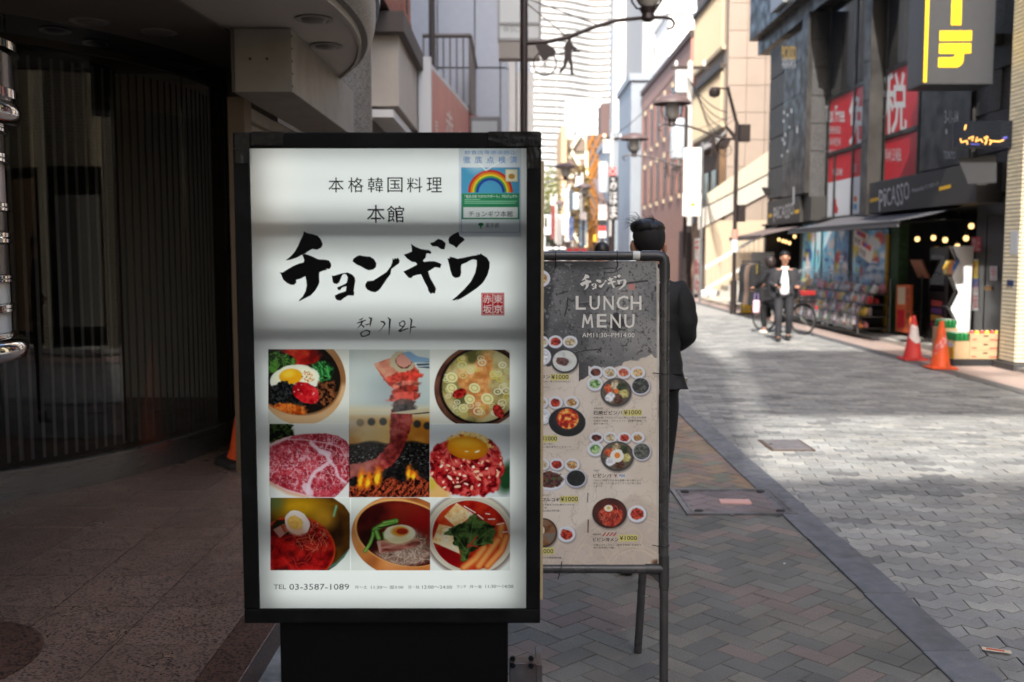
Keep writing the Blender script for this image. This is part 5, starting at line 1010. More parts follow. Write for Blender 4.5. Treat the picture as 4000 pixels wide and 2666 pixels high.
h = datX(2226, 668, 7.38); MB().lathe([(0, -.05), (.03, -.04), (.032, -.02), (.015, -.01), (.015, 0)], 12, (7.41, h.y - .0, h.z), axis='x').build('door_knob', m_chrome, d, smooth=True); MB().lathe([(0, -.02), (.022, -.02), (.024, 0)], 12, (7.41, h.y, h.z + .13), axis='x').build('lock', m_chrome, d)
# upper storey: pillar, mullions, glass, posters
def pane(x0, x1, z0, z1, m, nm, X=FX + .05, t=.02): return MB().box(X, X + t, Yx(x1, X), Yx(x0, X), z0, z1).build(nm, m, b)
zt, zm, zl = 5.22, 3.93, 2.45
MB().box(FX + .12, 8.0, Yx(2098), Yx(1886), 2.45, 7.6).build('window_back', mat('window_back', S(20, 21, 23), .6), b)
def band(x0, x1, z0, z1): MB().box(FX + .03, FX + .1, Yx(x1, FX + .03), Yx(x0, FX + .03), z0, z1).build('mullion', m_blk, b, bevel=.006)
for xa in (1889, 1946, 2016, 2092): band(xa - 1.8, xa + 1.8, zl, 7.4)
for x0, x1 in ((1890, 1944.5), (1947.5, 1985), (2017.5, 2090)):
    for z in (zm, zt): band(x0, x1, z - .045, z + .045)
    pane(x0, x1, zt + .04, 7.3, m_wgl, 'window_glass')
    pane(x0, x1, zm + .04, zt - .04, m_red, 'red_poster')
pane(2017.5, 2090, zl, zm - .06, m_red, 'red_poster')
band(1904.5, 1907.5, zl, zm - .06)
for x0, x1 in ((1890, 1904.5), (1907.5, 1944.5), (1947.5, 1985)):
    zc = 3.28; pane(x0, x1, zc, zm - .06, m_red, 'red_poster'); pane(x0, x1, zl, zc - .002, m_pw, 'white_poster')
MB().box(FX - .22, FX + .15, 20.35, 20.76, 2.4, 7.6).build('pillar', m_blk2, b, bevel=.01)
PF = fx(FX + .046)
mb = MB(); textfit(mb, 'Tax Free', PF, 1897, 243, 1941, 282, bold=.015); textfit(mb, '退税免税店', PF, 1903, 290, 1932, 308); textfit(mb, '소비세면세', PF, 1903, 316, 1931, 336); textfit(mb, 'ปลอดภาษี duty free', PF, 1897, 342, 1936, 354)
textfit(mb, '免', PF, 1951, 212, 1985, 335, bold=.012); textfit(mb, '税', PF, 2030, 165, 2084, 310, bold=.012); textfit(mb, '어서 오세요', PF, 2034, 340, 2071, 373, bold=.006); textfit(mb, 'WELCOME', PF, 1913, 388, 1936, 403, bold=.01); textfit(mb, '欢迎', PF, 1957, 376, 1968, 396); mb.build('poster_lettering', m_let, b)
mb = MB(); textfit(mb, 'VISA', PF, 1953, 456, 1960, 466, bold=.01); mb.build('poster_lettering', mat('visa_blue', S(30, 50, 120), .5), b)
mb = MB(); lo = [(1916, 490), (1913, 478), (1917, 462), (1921, 455), (1922, 470), (1926, 480), (1924, 490)]; shapes(mb, [lo], PF); mb.build('poster_logo', m_red, b)
for x0, y0, cl in ((1962, 452, S(206, 120, 40)), (1953, 470, S(50, 60, 90)), (1962, 470, S(70, 150, 190))): MB().poly([PF(x0, y0), PF(x0 + 7, y0 - 1), PF(x0 + 7, y0 + 11), PF(x0, y0 + 12)]).build('poster_logo', mat('lg%d' % (x0 + y0), cl, .5), b)
# overhanging lintel and units above
MB().box(FX - .25, 8.0, 15.0, 29.6, 7.35, 7.75).build('lintel', m_blk2, b, bevel=.01)
MB().box(FX - .5, 8.0, 15.0, 29.6, 7.75, 9.2).build('upper_band', m_blk, b)
for y0 in (21.5, 23.2, 25.6): MB().box(FX - .62, FX - .5, y0, y0 + 1.2, 7.9, 9.0).build('aluminium_sash', mat('alu', S(150, 154, 160), .4, metal=.5), b)
# left bay: granite side, sign panel with vertical print
for z in (3.1, 3.9, 4.7, 5.5, 6.3): MB().box(7.02, 7.42, 26.1, 27.6, z, z + .78).build('granite_block', m_gb, b, bevel=.01)
MB().box(7.0, 7.42, 24.52, 26.08, 3.06, 7.0).build('sign_panel', m_blk2, b)
MB().box(6.98, 7.1, 24.0, 24.5, 3.06, 7.3).build('corner_post', m_blk2, b, bevel=.01)
MB().box(7.1, 7.5, 24.02, 24.5, 2.98, 7.3).build('recess_panel', m_gb, b)
SPn = fx(6.995); mb = MB(); textfit(mb, 'PICASSO', SPn, 1797, 106, 1829, 138, bold=.01); mb.build('lettering', m_ylet2, b); mb = MB(); textfit(mb, 'AKASAKA', SPn, 1797, 132, 1829, 158, bold=.01)
for (x, y, h_) in ((1800, 255, 8), (1808, 262, 6), (1817, 250, 10), (1799, 275, 7), (1812, 290, 5), (1830, 290, 16), (1803, 305, 9), (1797, 318, 7), (1801, 326, 8), (1808, 345, 6), (1795, 355, 6), (1822, 430, 40)): textfit(mb, '▪' if h_ < 20 else 'I', SPn, x, y, x + 3.5, y + h_)
mb.build('lettering', m_let, b)
for z in (3.9, 4.7, 5.5, 6.3): MB().box(6.994, 7.0, 24.53, 26.07, z, z + .014).build('panel_joint', m_black, b); MB().box(7.172, 7.18, 20.36, 20.75, z, z + .014).build('panel_joint', m_black, b)
for z in (4.05, 4.7, 5.35, 6.0, 6.65): MB().box(7.11, 7.49, 24.012, 24.02, z, z + .014).build('panel_joint', m_black, b)
# fascia boards with the shop name
m_fas = mat('fascia_grey', S(54, 52, 50), .5, var=.05)
def fascia(X, y0, y1, z0, z1, nm='fascia'): return MB().box(X, FX + .05, y0, y1, z0, z1).build(nm, m_fas, b, bevel=.006)
fascia(7.0, 24.4, 27.5, 2.38, 3.03); fascia(7.08, 23.75, 24.39, 2.40, 2.97); fascia(7.3, 19.72, 23.74, 2.30, 2.44); fascia(7.0, 15.15, 19.7, 2.40, 3.0)
def logo(X, x0, y0, x1, y1, dx0, dx1, extra=True):
    F_ = fx(X - .004); mb = MB()
    k = ['P', 'i', 'C', 'A', 'S', 'S', 'O']; ws = [1, .5, 1, 1.05, .75, .75, 1.25]; tot = sum(ws); u = x0
    sl = (y1 - y0) / (x1 - x0)
    for ch, w_ in zip(k, ws):
        v = u + (x1 - x0) * w_ / tot; ht = 60 * (x1 - x0) / 95 * (1.12 if ch in 'PS' else .92)
        textfit(mb, ch, F_, u, y0 + sl * (u - x0), v - 1.5, y0 + sl * (u - x0) + ht); u = v
    mb.build('name_lettering', m_let, b)
logo(7.0, 1778, 478, 1825, 464, 0, 0); logo(7.0, 2020, 437, 2091, 414, 0, 0)
F_ = fx(6.996); mb = MB(); textfit(mb, 'Produced by ドンキホーテ', lambda x, y: F_(x, y - (x - 2096) * .25), 2096, 432, 2157, 446, bold=.004); mb.build('name_lettering', m_let, b)
for (xa, ya, xb, yb) in ((1999, 458, 2019, 453), (2158, 431, 2185, 424), (1766, 493, 1774, 491), (1826, 484, 1836, 481)): MB().poly([F_(xa, ya), F_(xb, yb), F_(xb, yb + 8), F_(xa, ya + 8)]).build('dash_lettering', m_ylet2, b)
# dark board with the address
MB().box(7.28, 7.40, Yx(2212, 7.3), Yx(2100, 7.3), 3.08, 5.0).build('address_board', m_blk2, b)
F2 = fx(7.275); mb = MB(); textfit(mb, '3-11-14', F2, 2171, 254, 2202, 284, bold=.004); textfit(mb, 'TOKYO', F2, 2169, 348, 2195, 366, bold=.004); textfit(mb, '・', F2, 2173, 296, 2177, 310); mb.build('lettering', m_let, b)
# awnings
def awning(label, y0, y1, xw, xf, zw, zf, col):
    o = thing('awning', label, 'awning', (xw, (y0 + y1) / 2, zw), 'shop awnings')
    n = 6; vs = []
    for i in range(n + 1):
        u = i / n; x = xw + (xf - xw) * u; z = zw + (zf - zw) * u - .03 * math.sin(u * math.pi)
        vs += [(x, y0, z), (x, y1, z)]
    MB().faces(vs, [(2 * i, 2 * i + 1, 2 * i + 3, 2 * i + 2) for i in range(n)]).build('canvas', col, o, smooth=True)
    MB().box(xf - .02, xf + .005, y0, y1, zf - .10, zf + .005).build('valance', col, o)
    MB().tube([(xf, y0 - .02, zf - .02), (xf, y1 + .02, zf - .02)], .025, 8).build('front_bar', m_black, o)
    for y in (y0 + .15, y1 - .15): MB().tube([(xw - .05, y, zw - .25), ((xw + xf) / 2, y, zw - .26), (xf + .05, y, zf - .05)], .022, 6).build('folding_arm', m_black, o)
awning('long charcoal shop awning above the plastic-wrapped goods rack', 16.2, 22.6, FX, 6.25, 2.44, 2.16, mat('awning_grey', S(84, 83, 86), .7, var=.05)); awning('short brown shop awning beside the white staircase', 24.6, 28.0, FX, 6.1, 2.40, 2.06, mat('awning_brown', S(112, 98, 94), .7, var=.05))
# flood lights on the fascia corner
o = thing('flood_lamp', 'black flood lamp perched on the fascia corner near the staircase', 'lamp', (6.9, 27.6, 3.03)); p = dat(1770, 440, 27.6)
MB().faces([(p.x - .22, 27.4, p.z + .10), (p.x + .22, 27.4, p.z + .06), (p.x + .12, 27.4, p.z - .12), (p.x - .10, 27.4, p.z - .12), (p.x - .22, 27.7, p.z + .10), (p.x + .22, 27.7, p.z + .06), (p.x + .12, 27.7, p.z - .12), (p.x - .10, 27.7, p.z - .12)], [(0, 1, 2, 3), (4, 7, 6, 5), (0, 4, 5, 1), (1, 5, 6, 2), (2, 6, 7, 3), (3, 7, 4, 0)]).build('housing', m_black, o)
MB().tube([(p.x, 27.55, p.z - .12), (p.x, 27.55, 3.03)], .03, 6).build('bracket', m_black, o)
# projecting yellow-on-grey sign
o = thing('projecting_katakana_sign', 'large grey projecting sign box with thick yellow katakana, high on the granite wall', 'sign', (6.6, 15.3, 4.1))
p0 = dat(2120, 195, 15.0); p1 = dat(2282, 195, 15.0)
MB().box(p0.x, p1.x, 15.0, 15.62, p0.z, 6.6).build('cabinet', mat('sign_grey', S(66, 67, 70), .35, var=.05), o, bevel=.02)
MB().box(p1.x - .02, FX, 15.2, 15.4, 4.75, 4.9).build('bracket', m_black, o)
Fk = lambda x, y: Vector((dat(x, y, 15.0).x, 14.994, dat(x, y, 15.0).z)); mb = MB()
L7 = lambda x, y: Fk((3200 + x / 1.7425) / 1.7, (y / 1.7425) / 1.7)
shapes(mb, [[(901, 0), (971, 0), (966, 173), (896, 172)], [(820, 211), (1039, 210), (1037, 279), (818, 280)], [(817, 298), (1034, 296), (1032, 364), (984, 366), (980, 420), (965, 445), (940, 460), (809, 460), (811, 393), (905, 392), (922, 385), (926, 367), (814, 367)], [(726, -40), (751, -40), (730, 562), (708, 562)]], L7); mb.build('katakana_lettering', m_yel, o)
# small dark glass sign
o = thing('script_sign', 'small dark glass sign with golden handwriting on the granite wall', 'sign', (6.6, 14.2, 3.1))
a = dat(2192, 340, 14.2); c_ = dat(2328, 278, 14.2)
MB().box(a.x, c_.x, 14.2, 14.28, a.z, c_.z).build('plate', mat('navy_glass', S(20, 25, 34), .12, coat=.5), o, bevel=.008); MB().box(c_.x - .03, 7.4, 14.3, 14.36, a.z + .05, c_.z - .03).build('bracket', m_black, o)
L8 = lambda x, y: (lambda q: Vector((q.x, 14.194, q.z)))(dat((3200 + x / 1.7425) / 1.7, (y / 1.7425) / 1.7, 14.2)); mb = MB()
for pts in ([(998, 850), (990, 885)], [(962, 945), (965, 970), (1005, 960), (1008, 985)], [(1015, 945), (1050, 930), (1040, 960)], [(1075, 935), (1062, 965), (1100, 950), (1112, 970)], [(1122, 935), (1140, 955), (1128, 985)], [(1135, 930), (1150, 940)], [(1155, 955), (1175, 960), (1160, 985)], [(1180, 962), (1225, 965), (1255, 955)]): stroke(mb, pts, 9, L8)
mb.build('script_lettering', mat('gold_script', S(226, 170, 90), .4, emit=S(226, 160, 80), es=.6), o)
mb = MB(); stroke(mb, [(1250, 945), (1278, 935)], 12, L8); stroke(mb, [(1030, 982), (1090, 985)], 5, L8); mb.build('script_lettering', mat('violet_script', S(90, 90, 190), .4), o)
o = thing('wall_spotlight_box', 'black pyramid-shaped bracket box under the small script sign', 'lamp', (6.6, 14.4, 2.6))
q = [dat(x, y, 14.4) for x, y in ((2200, 362), (2290, 358), (2290, 420), (2225, 423))]; MB().faces([*q, (6.95, 14.9, 2.95)], [(0, 1, 2, 3), (0, 4, 1), (1, 4, 2), (2, 4, 3), (3, 4, 0)]).build('housing', mat('spot_box', S(58, 59, 62), .35), o); MB().tube([(6.6, 14.4, 2.99), (6.6, 14.4, 3.08)], .03, 6).build('bracket', m_black, o)
# notices on the granite wall
F3 = fx(7.393)
def notice(label, x0, y0, x1, y1, m, txt=None, tm=None, vert=False):
    o = thing('wall_notice', label, 'notice', F3((x0 + x1) / 2, y1), 'notices on the granite wall'); P_ = [F3(x0, y0), F3(x1, y0), F3(x1, y1), F3(x0, y1)]; MB().prism(P_, (.004, 0, 0)).build('sheet', m, o)
    if txt:
        mb = MB(); F4 = fx(7.390); textfit(mb, txt, F4, x0 + 2, y0 + 2, x1 - 2, y1 - 2, vertical=vert); mb.build('lettering', tm, o)
notice('red and white square notice high on the granite door wall', 2232, 545, 2254, 579, m_red, '禁止', m_let); notice('tall yellow, blue and white poster strip on the granite wall', 2233, 596, 2248, 714, mat('strip_white', S(206, 206, 206), .5), '大特価', m_red, True)
MB().prism([F3(2233.5, 600), F3(2248, 600), F3(2248, 640), F3(2233.5, 640)], (-.003, 0, 0)).build('wall_notice_patch', mat('strip_yellow', S(226, 196, 50), .5), b); MB().prism([F3(2233, 641), F3(2248, 641), F3(2248, 660), F3(2233, 660)], (-.003, 0, 0)).build('wall_notice_patch', mat('strip_blue', S(50, 110, 180), .5), b)
notice('white notice with red heading near the tiled pillar', 2275, 612, 2291, 645, m_pw, '駐輪禁止', m_red, True); notice('little orange sticker on the granite side door', 2262, 658, 2278, 668, mat('sticker_orange', S(200, 140, 30), .5))
# tiled pillar
m_tile = mat('cream_tile', S(226, 216, 190), .3, var=.05, rnd='obj', ra=.07); m_tile2 = mat('cream_tile_isl', S(226, 216, 190), .3, var=.05, rnd='isl', ra=.07)
pl = thing('tiled_pillar', 'cream glazed brick-tile pillar at the end of the granite wall', 'pillar', (7.4, 14.1, 0)); MB().box(7.05, 8.4, 13.87, 14.31, .1, 7.2).build('core', mat('tile_mortar', S(58, 51, 38), .9), pl)
MB().box(6.95, 8.4, 13.7, 14.34, -.03, .1).build('plinth', mat('dark_plinth', S(70, 70, 72), .6), pl)
hh, ww = .0565, .205; allb = []; r_ = 0; z = .11
while z < 6.9:
    x = 7.045 - (ww / 2 if r_ % 2 else 0)
    while x < 8.3:
        x0, x1 = max(x, 7.045), x + ww
        allb.append(('x', x0, x1, z)); x += ww
    y = 13.865 + (ww / 2 if r_ % 2 else 0) - ww / 2
    while y < 14.3: allb.append(('y', max(y, 13.868), min(y + ww, 14.31), z)); y += ww
    z += hh; r_ += 1
vis = [q for q in allb if (q[0] == 'y' or q[1] < 7.25) and 0 < q[3] < 5.6]; own = set(vis[:300]); rest = MB()
for q in allb:
    if q[2] - q[1] < .03: continue
    mb = MB() if q in own else rest
    if q[0] == 'x': mb.box(q[1] + .005, q[2] - .005, 13.855, 13.88, q[3] + .006, q[3] + hh - .006)
    else: mb.box(7.036, 7.06, q[1] + .005, q[2] - .005, q[3] + .006, q[3] + hh - .006)
    if q in own: mb.build('tile', m_tile, pl)
rest.build('tile_field', m_tile2, pl, kind='stuff')
o = MB().prism([Vector((7.033, 13.9, 1.62)), Vector((7.033, 14.12, 1.62)), Vector((7.033, 14.12, 1.95)), Vector((7.033, 13.9, 1.95))], (.004, 0, 0)).build('pale_notice', mat('notice_pale', S(190, 194, 200), .6)); tag(o, 'pale grey blank notice stuck on the tiled pillar', 'notice'); o = MB().box(7.0305, 7.036, 13.98, 14.16, 1.17, 1.26).build('address_plate', mat('plate_blue', S(36, 54, 96), .5)); tag(o, 'small blue address plate on the tiled pillar', 'plate')
# tiled building running on out of frame (seen in the glass opposite)
b2 = thing('tiled_building', 'cream tiled building continuing past the pillar towards the viewer', 'building', (10, 2, 0)); m_btile = brickmat('tile_far', S(222, 212, 186), S(208, 198, 172), S(80, 72, 60), 4.9, .9, .28, .03)
MB().box(8.5, 22, -12, 13.6, 3.1, 9).build('wall', m_btile, b2); MB().box(8.7, 22, -12, 13.6, .06, 3.1).build('shop_recess', mat('dark_front', S(44, 40, 37), .5), b2)
for y in (-9.5, -5.5, -1.2, 3.0, 7.4, 10.6): MB().box(7.9, 8.5, y, y + .55, .06, 9).build('pillar', m_btile, b2)
MB().box(8.3, 8.5, 4.0, 7.2, .4, 2.6).build('shutter', mat('pale_shutter', S(150, 148, 140), .6), b2); MB().box(8.3, 8.5, -1, 2.6, .3, 2.9).build('shop_panel', mat('brown_shop', S(112, 84, 58), .6), b2)
# ---- things standing in front of the store
F5 = lambda X: fx(X)
# lit posters behind the rack
pb = thing('poster_screen', 'row of sky-blue printed posters on glass behind the goods rack', 'poster', (7.3, 22, 1.0))
rngp = np.random.default_rng(4)
def poster(x0, x1, y0, y1, seed, base, spots):
    X = 7.28; a_ = datX(x0, y0, X); b_ = datX(x1, y1, X); c = Cv((0, 0, 60, 100), 1.3, base, seed); c.tex(np.ones_like(c.X), [tuple(int(v * .72) for v in base), base, tuple(min(255, int(v * 1.15)) for v in base), (244, 250, 253)], 26, 4)
    for k in range(spots):
        cl = [(236, 240, 246), (40, 80, 150), (236, 206, 70), (214, 70, 70), (90, 150, 200), (250, 230, 220)][c.rng.integers(6)]
        if k % 2: c.ell(c.rng.uniform(8, 52), c.rng.uniform(8, 92), c.rng.uniform(4, 13), c.rng.uniform(3, 16), cl, c.rng.uniform(0, 90), 3, 3)
        else: x = c.rng.uniform(4, 30); y = c.rng.uniform(4, 90); c.rect_(x, y, x + c.rng.uniform(10, 26), y + c.rng.uniform(3, 8), cl, 1.5)
    ya, yb = a_.y, b_.y; z1, z0 = a_.z, b_.z
    c.build('poster_print', lambda x, y: (X, ya + (yb - ya) * x / 60, z1 + (z0 - z1) * y / 100), paintmat('poster_paper', 'paper', .4), pb)
for i, (x0, x1, n, base) in enumerate(((1846, 1872, 16, (130, 206, 232)), (1873, 1884, 4, (150, 220, 236)), (1892, 1916, 8, (140, 206, 230)), (1921, 1948, 16, (110, 160, 206)), (1962, 1982, 14, (150, 206, 232)), (1986, 2038, 20, (120, 180, 220)))): poster(x0, x1, 517 if x0 < 1890 else 530, 655, 60 + i, base, n)
MB().box(7.3, 7.34, Yx(2042), Yx(1842), .5, 2.4).build('glass_backing', mat('screen_frame', S(60, 70, 76), .5), pb)
o = thing('green_pillar', 'green mottled shop pillar beside the goods rack', 'pillar', (7.3, 19, .1)); MB().box(7.31, 7.5, 18.9, 19.32, .1, 2.4).build('shaft', mat('leafy_green', S(40, 70, 42), .7, var=.5, vs=14), o, bevel=.01); MB().box(7.26, 7.30, 19.33, 19.45, .1, 2.0).build('yellow_edge', mat('yellow_edge', S(180, 140, 40), .6), o)
# goods rack
rk = thing('goods_rack', 'tiered street rack under clear plastic, packed with bright snack packets', 'rack', (7.0, 22, .1)); m_wire = mat('rack_wire', S(120, 120, 118), .4, metal=.6)
tiers = [(6.60, 7.22, .20), (6.68, 7.22, .43), (6.76, 7.22, .66), (6.86, 7.22, .86)]
for x0, x1, z in tiers: MB().box(x0, x1, 19.0, 24.5, z - .02, z).build('shelf', mat('rack_shelf', S(70, 68, 66), .6), rk)
for y in (19.0, 20.8, 22.6, 24.48): MB().tube([(6.62, y, .1), (6.62, y, .5), (6.90, y, 1.12)], .015, 6).build('post', m_wire, rk); MB().tube([(7.22, y, .1), (7.22, y, 1.15)], .015, 6).build('post', m_wire, rk)
pal = [('red', S(206, 50, 50)), ('yellow', S(240, 196, 50)), ('pink', S(236, 150, 160)), ('white', S(230, 230, 228)), ('green', S(70, 150, 70)), ('blue', S(70, 120, 190)), ('orange', S(240, 140, 50)), ('purple', S(130, 90, 150))]; tn = ['bottom', 'second', 'third', 'top']
pk = MB().faces([(-.09, -.035, 0), (.09, -.035, 0), (.09, .035, 0), (-.09, .035, 0), (-.10, -.012, .24), (.10, -.012, .24), (.10, .012, .24), (-.10, .012, .24), (-.095, -.06, .1), (.095, -.06, .1), (.095, .06, .1), (-.095, .06, .1)], [(0, 3, 2, 1), (0, 1, 9, 8), (1, 2, 10, 9), (2, 3, 11, 10), (3, 0, 8, 11), (8, 9, 5, 4), (9, 10, 6, 5), (10, 11, 7, 6), (11, 8, 4, 7), (4, 5, 6, 7)]).build('snack_packet', mat('pk_red', pal[0][1], .35, dirt=S(240, 236, 230), ds=13, da=.9)); pkm = {}
for cn, cl in pal:
    me = pk.data.copy(); me.materials.clear(); me.materials.append(mat('pk_' + cn, cl, .35, dirt=S(240, 236, 230) if cn != 'white' else S(200, 60, 60), ds=13, da=.9)); pkm[cn] = me
bxm = {}
for cn, cl in pal: q0 = MB().box(-.07, .07, -.03, .03, 0, .2).build('snack_packet', MATS['pk_' + cn]); bxm[cn] = q0.data; bpy.data.objects.remove(q0)
first = True
for ti, (x0, x1, z) in enumerate(tiers):
    for row in range(2):
        y = 19.12 + .07 * row
        while y < 24.4:
            cn = random.choices([p_[0] for p_ in pal], [3, 2, 3, 7, 2, 1, 2, 1])[0]
            if first: q = pk; first = False
            else: q = pk.copy(); COL.objects.link(q)
            q.data = (pkm if random.random() < .55 else bxm)[cn]; q.location = (x0 + .08 + .14 * row + random.uniform(0, .04), y, z + .002); q.rotation_euler = (random.uniform(-.15, .15), -.2, math.pi / 2 + random.uniform(-.5, .5)); q.scale = (random.uniform(.5, .9), .8, random.uniform(.45, .85)); tag(q, '%s snack packet on the %s tier of the goods rack' % (cn, tn[ti]), 'snack packet', '%s packets on the %s tier' % (cn, tn[ti])); y += random.uniform(.11, .19)
# hanging price cards
for i in range(18):
    y = 19.1 + i * .29; o = MB().box(-.002, .002, -.055, .055, -.16, 0).box(-.0035, -.002, -.04, .04, -.06, -.03, 1).build('price_card', [m_pw, m_red]); o.location = (6.585 + .08 * (i % 2), y, .43 + .23 * (i % 2)); o.rotation_euler = (0, .1, 0); tag(o, 'white price card with red print on the rack edge', 'price card', 'price cards on rack')
# crinkled clear plastic sheet
pls = bpy.data.materials.new('clear_plastic'); pls.use_nodes = True; N = pls.node_tree.nodes; L = pls.node_tree.links; N.remove(N['Principled BSDF']); tr_ = N.new('ShaderNodeBsdfTransparent'); gl_ = N.new('ShaderNodeBsdfGlossy'); gl_.inputs['Roughness'].default_value = .25; dfu = N.new('ShaderNodeBsdfDiffuse'); dfu.inputs[0].default_value = (.75, .78, .8, 1); m1 = N.new('ShaderNodeMixShader'); m1.inputs[0].default_value = .5; L.new(gl_.outputs[0], m1.inputs[1]); L.new(dfu.outputs[0], m1.inputs[2]); m2 = N.new('ShaderNodeMixShader'); m2.inputs[0].default_value = .18; L.new(tr_.outputs[0], m2.inputs[1]); L.new(m1.outputs[0], m2.inputs[2]); L.new(m2.outputs[0], N['Material Output'].inputs[0])
prof = [(7.22, 1.18), (7.08, 1.24), (6.93, 1.20), (6.82, 1.06), (6.68, .78), (6.57, .48), (6.52, .16)]; ny = 46; vs = []; fs = []
for i in range(ny + 1):
    y = 18.95 + 5.6 * i / ny
    for k, (x, z) in enumerate(prof): vs.append((x + random.uniform(-.035, .035), y, z + random.uniform(-.03, .04) + (.05 * math.sin(y * 3) if k < 3 else 0)))
n = len(prof)
for i in range(ny):
    for k in range(n - 1): a = i * n + k; fs.append((a, a + 1, a + n + 1, a + n))
tag(MB().faces(vs, fs).build('plastic_sheet', pls), 'crinkled clear plastic sheet thrown over the snack rack', 'plastic sheet')
# two tilted sale placards over the rack
for i, (x, y, rz) in enumerate(((1978, 550, .25), (1990, 577, .3))):
    p = datX(x, y, 6.6); o = thing('sale_placard', ('upper' if i == 0 else 'lower') + ' of two tilted sale placards hanging over the goods rack', 'placard', p, 'sale placards', local=True)
    MB().box(-.006, .006, -.27, .27, -.16, .16).build('card', mat('placard_cream', S(236, 224, 210), .5), o); mb = MB(); fn = lambda x, y: (-.0075, -x, -y); textfit(mb, '特価', fn, -.24, .0, .02, .13); mb.build('lettering', m_bk, o); MB().box(-.0075, -.006, -.2, .2, .05, .14).build('banner_patch', mat('placard_red', S(214, 60, 60), .5), o); MB().box(-.0078, -.006, .02, .12, .06, .13).build('blue_patch', mat('placard_blue', S(60, 100, 190), .5), o); MB().box(-.006, .006, -.29, -.27, -.16, .16).build('edge', m_pw, o); o.rotation_euler = (rz, 0, .1)
# broom leaning at the rack
o = thing('mop', 'pale-handled mop with green head leaning on the goods rack', 'mop', gnd(1882, 748)); a = gnd(1882, 746); c_ = dat(1911, 664, a.y + .25); MB().tube([a + Vector((0, 0, .05)), a.lerp(c_, .35)], .016, 8).build('lower_handle', mat('mop_blue', S(140, 160, 220), .4), o); MB().tube([a.lerp(c_, .35), c_], .014, 8).build('upper_handle', mat('mop_white', S(220, 222, 226), .4), o); MB().lathe([(.02, .10), (.07, .06), (.09, .01), (.0, .0)], 12, (a.x, a.y, .005)).build('head', mat('mop_green', S(150, 200, 120), .8), o)
# shop entrance: sandwich board, lectern, black machine, white honeycomb rack
o = thing('orange_sandwich_board', 'orange and black sandwich board standing in the shop entrance', 'sandwich board', (7.3, 18.1, .1)); F6 = fx(7.25)
q = [F6(x, y) for x, y in ((2060, 655), (2092, 655), (2090, 766), (2058, 762))]; MB().prism(q, (.05, 0, 0)).build('panel', mat('board_orange', S(206, 96, 50), .6, var=.15, vs=5), o); F6b = fx(7.245); mb = MB(); textfit(mb, '激安の殿堂', F6b, 2082, 662, 2090, 755, vertical=True); mb.build('lettering', m_bk, o); MB().prism([F6b(2062, 712), F6b(2079, 712), F6b(2078, 756), F6b(2061, 754)], (.003, 0, 0)).build('red_patch', m_red, o); MB().prism([F6b(2063, 660), F6b(2080, 660), F6b(2079, 700), F6b(2063, 700)], (.003, 0, 0)).build('pale_patch', mat('pale_patch', S(206, 190, 160), .6), o)
o = thing('black_vending_cabinet', 'black vending cabinet in the dim shop entrance', 'cabinet', (8.0, 17.8, .1)); MB().box(7.6, 8.3, 17.4, 18.2, .1, 1.75).build('body', mat('cab_black', S(34, 32, 32), .3), o, bevel=.02); MB().box(7.59, 7.6, 17.5, 18.1, .95, 1.6).build('screen', mat('cab_screen', S(20, 24, 30), .1), o)
for i, cl in enumerate((S(120, 40, 70), S(170, 120, 50), S(90, 50, 110), S(160, 60, 60))): MB().box(7.585, 7.6, 17.55, 18.0, .3 + i * .13, .40 + i * .13).build('label', mat('cab_lab%d' % i, cl, .5), o)
o = thing('wooden_display_board', 'tilted brown wooden board on a stand in the shop entrance', 'display board', (7.5, 18.3, .1)); MB().obox((7.5, 18.35, 1.35), (.03, .5, .36), Matrix.Rotation(R(-25), 3, 'Y')).build('board', mat('brown_wood', S(150, 98, 76), .6, var=.15, vs=6), o); MB().tube([(7.55, 18.35, .1), (7.55, 18.35, 1.25)], .02, 6).build('stand', m_black, o)
o = thing('white_honeycomb_rack', 'white rack with zigzag side panels holding snack bags, by the shop door', 'rack', (7.2, 16.1, .1)); zz = [(0, .0), (.12, .22), (.0, .44), (.12, .70), (.0, .96), (.12, 1.2), (0, 1.45)]
for y in (15.98, 16.55):
    pts = [((7.05 if y < 16.2 else 7.24) + a_, y, .3 + z_) for a_, z_ in zz] + [(7.38, y, 1.75), (7.38, y, .3)]; MB().prism(pts, (0, .02, 0)).build('side_panel', mat('rack_white', S(226, 228, 230), .45), o)
for k, z_ in enumerate((.32, .75, 1.25)): MB().box(7.12, 7.36, 16.0, 16.55, z_, z_ + .02).build('shelf', MATS['rack_shelf'], o)
for i, (z_, cl, cn) in enumerate(((1.28, S(50, 70, 170), 'blue'), (1.45, S(206, 120, 70), 'orange'), (1.27, S(226, 196, 60), 'yellow'))): q = pk.copy(); COL.objects.link(q); q.data = pkm[cn]; q.location = (7.2, 16.12 + .17 * i, 1.275); q.rotation_euler = (0, -.1, math.pi / 2); q.scale = (1, 1, 1); tag(q, '%s snack bag on the top shelf of the white zigzag rack' % cn, 'snack bag', 'bags on zigzag rack')
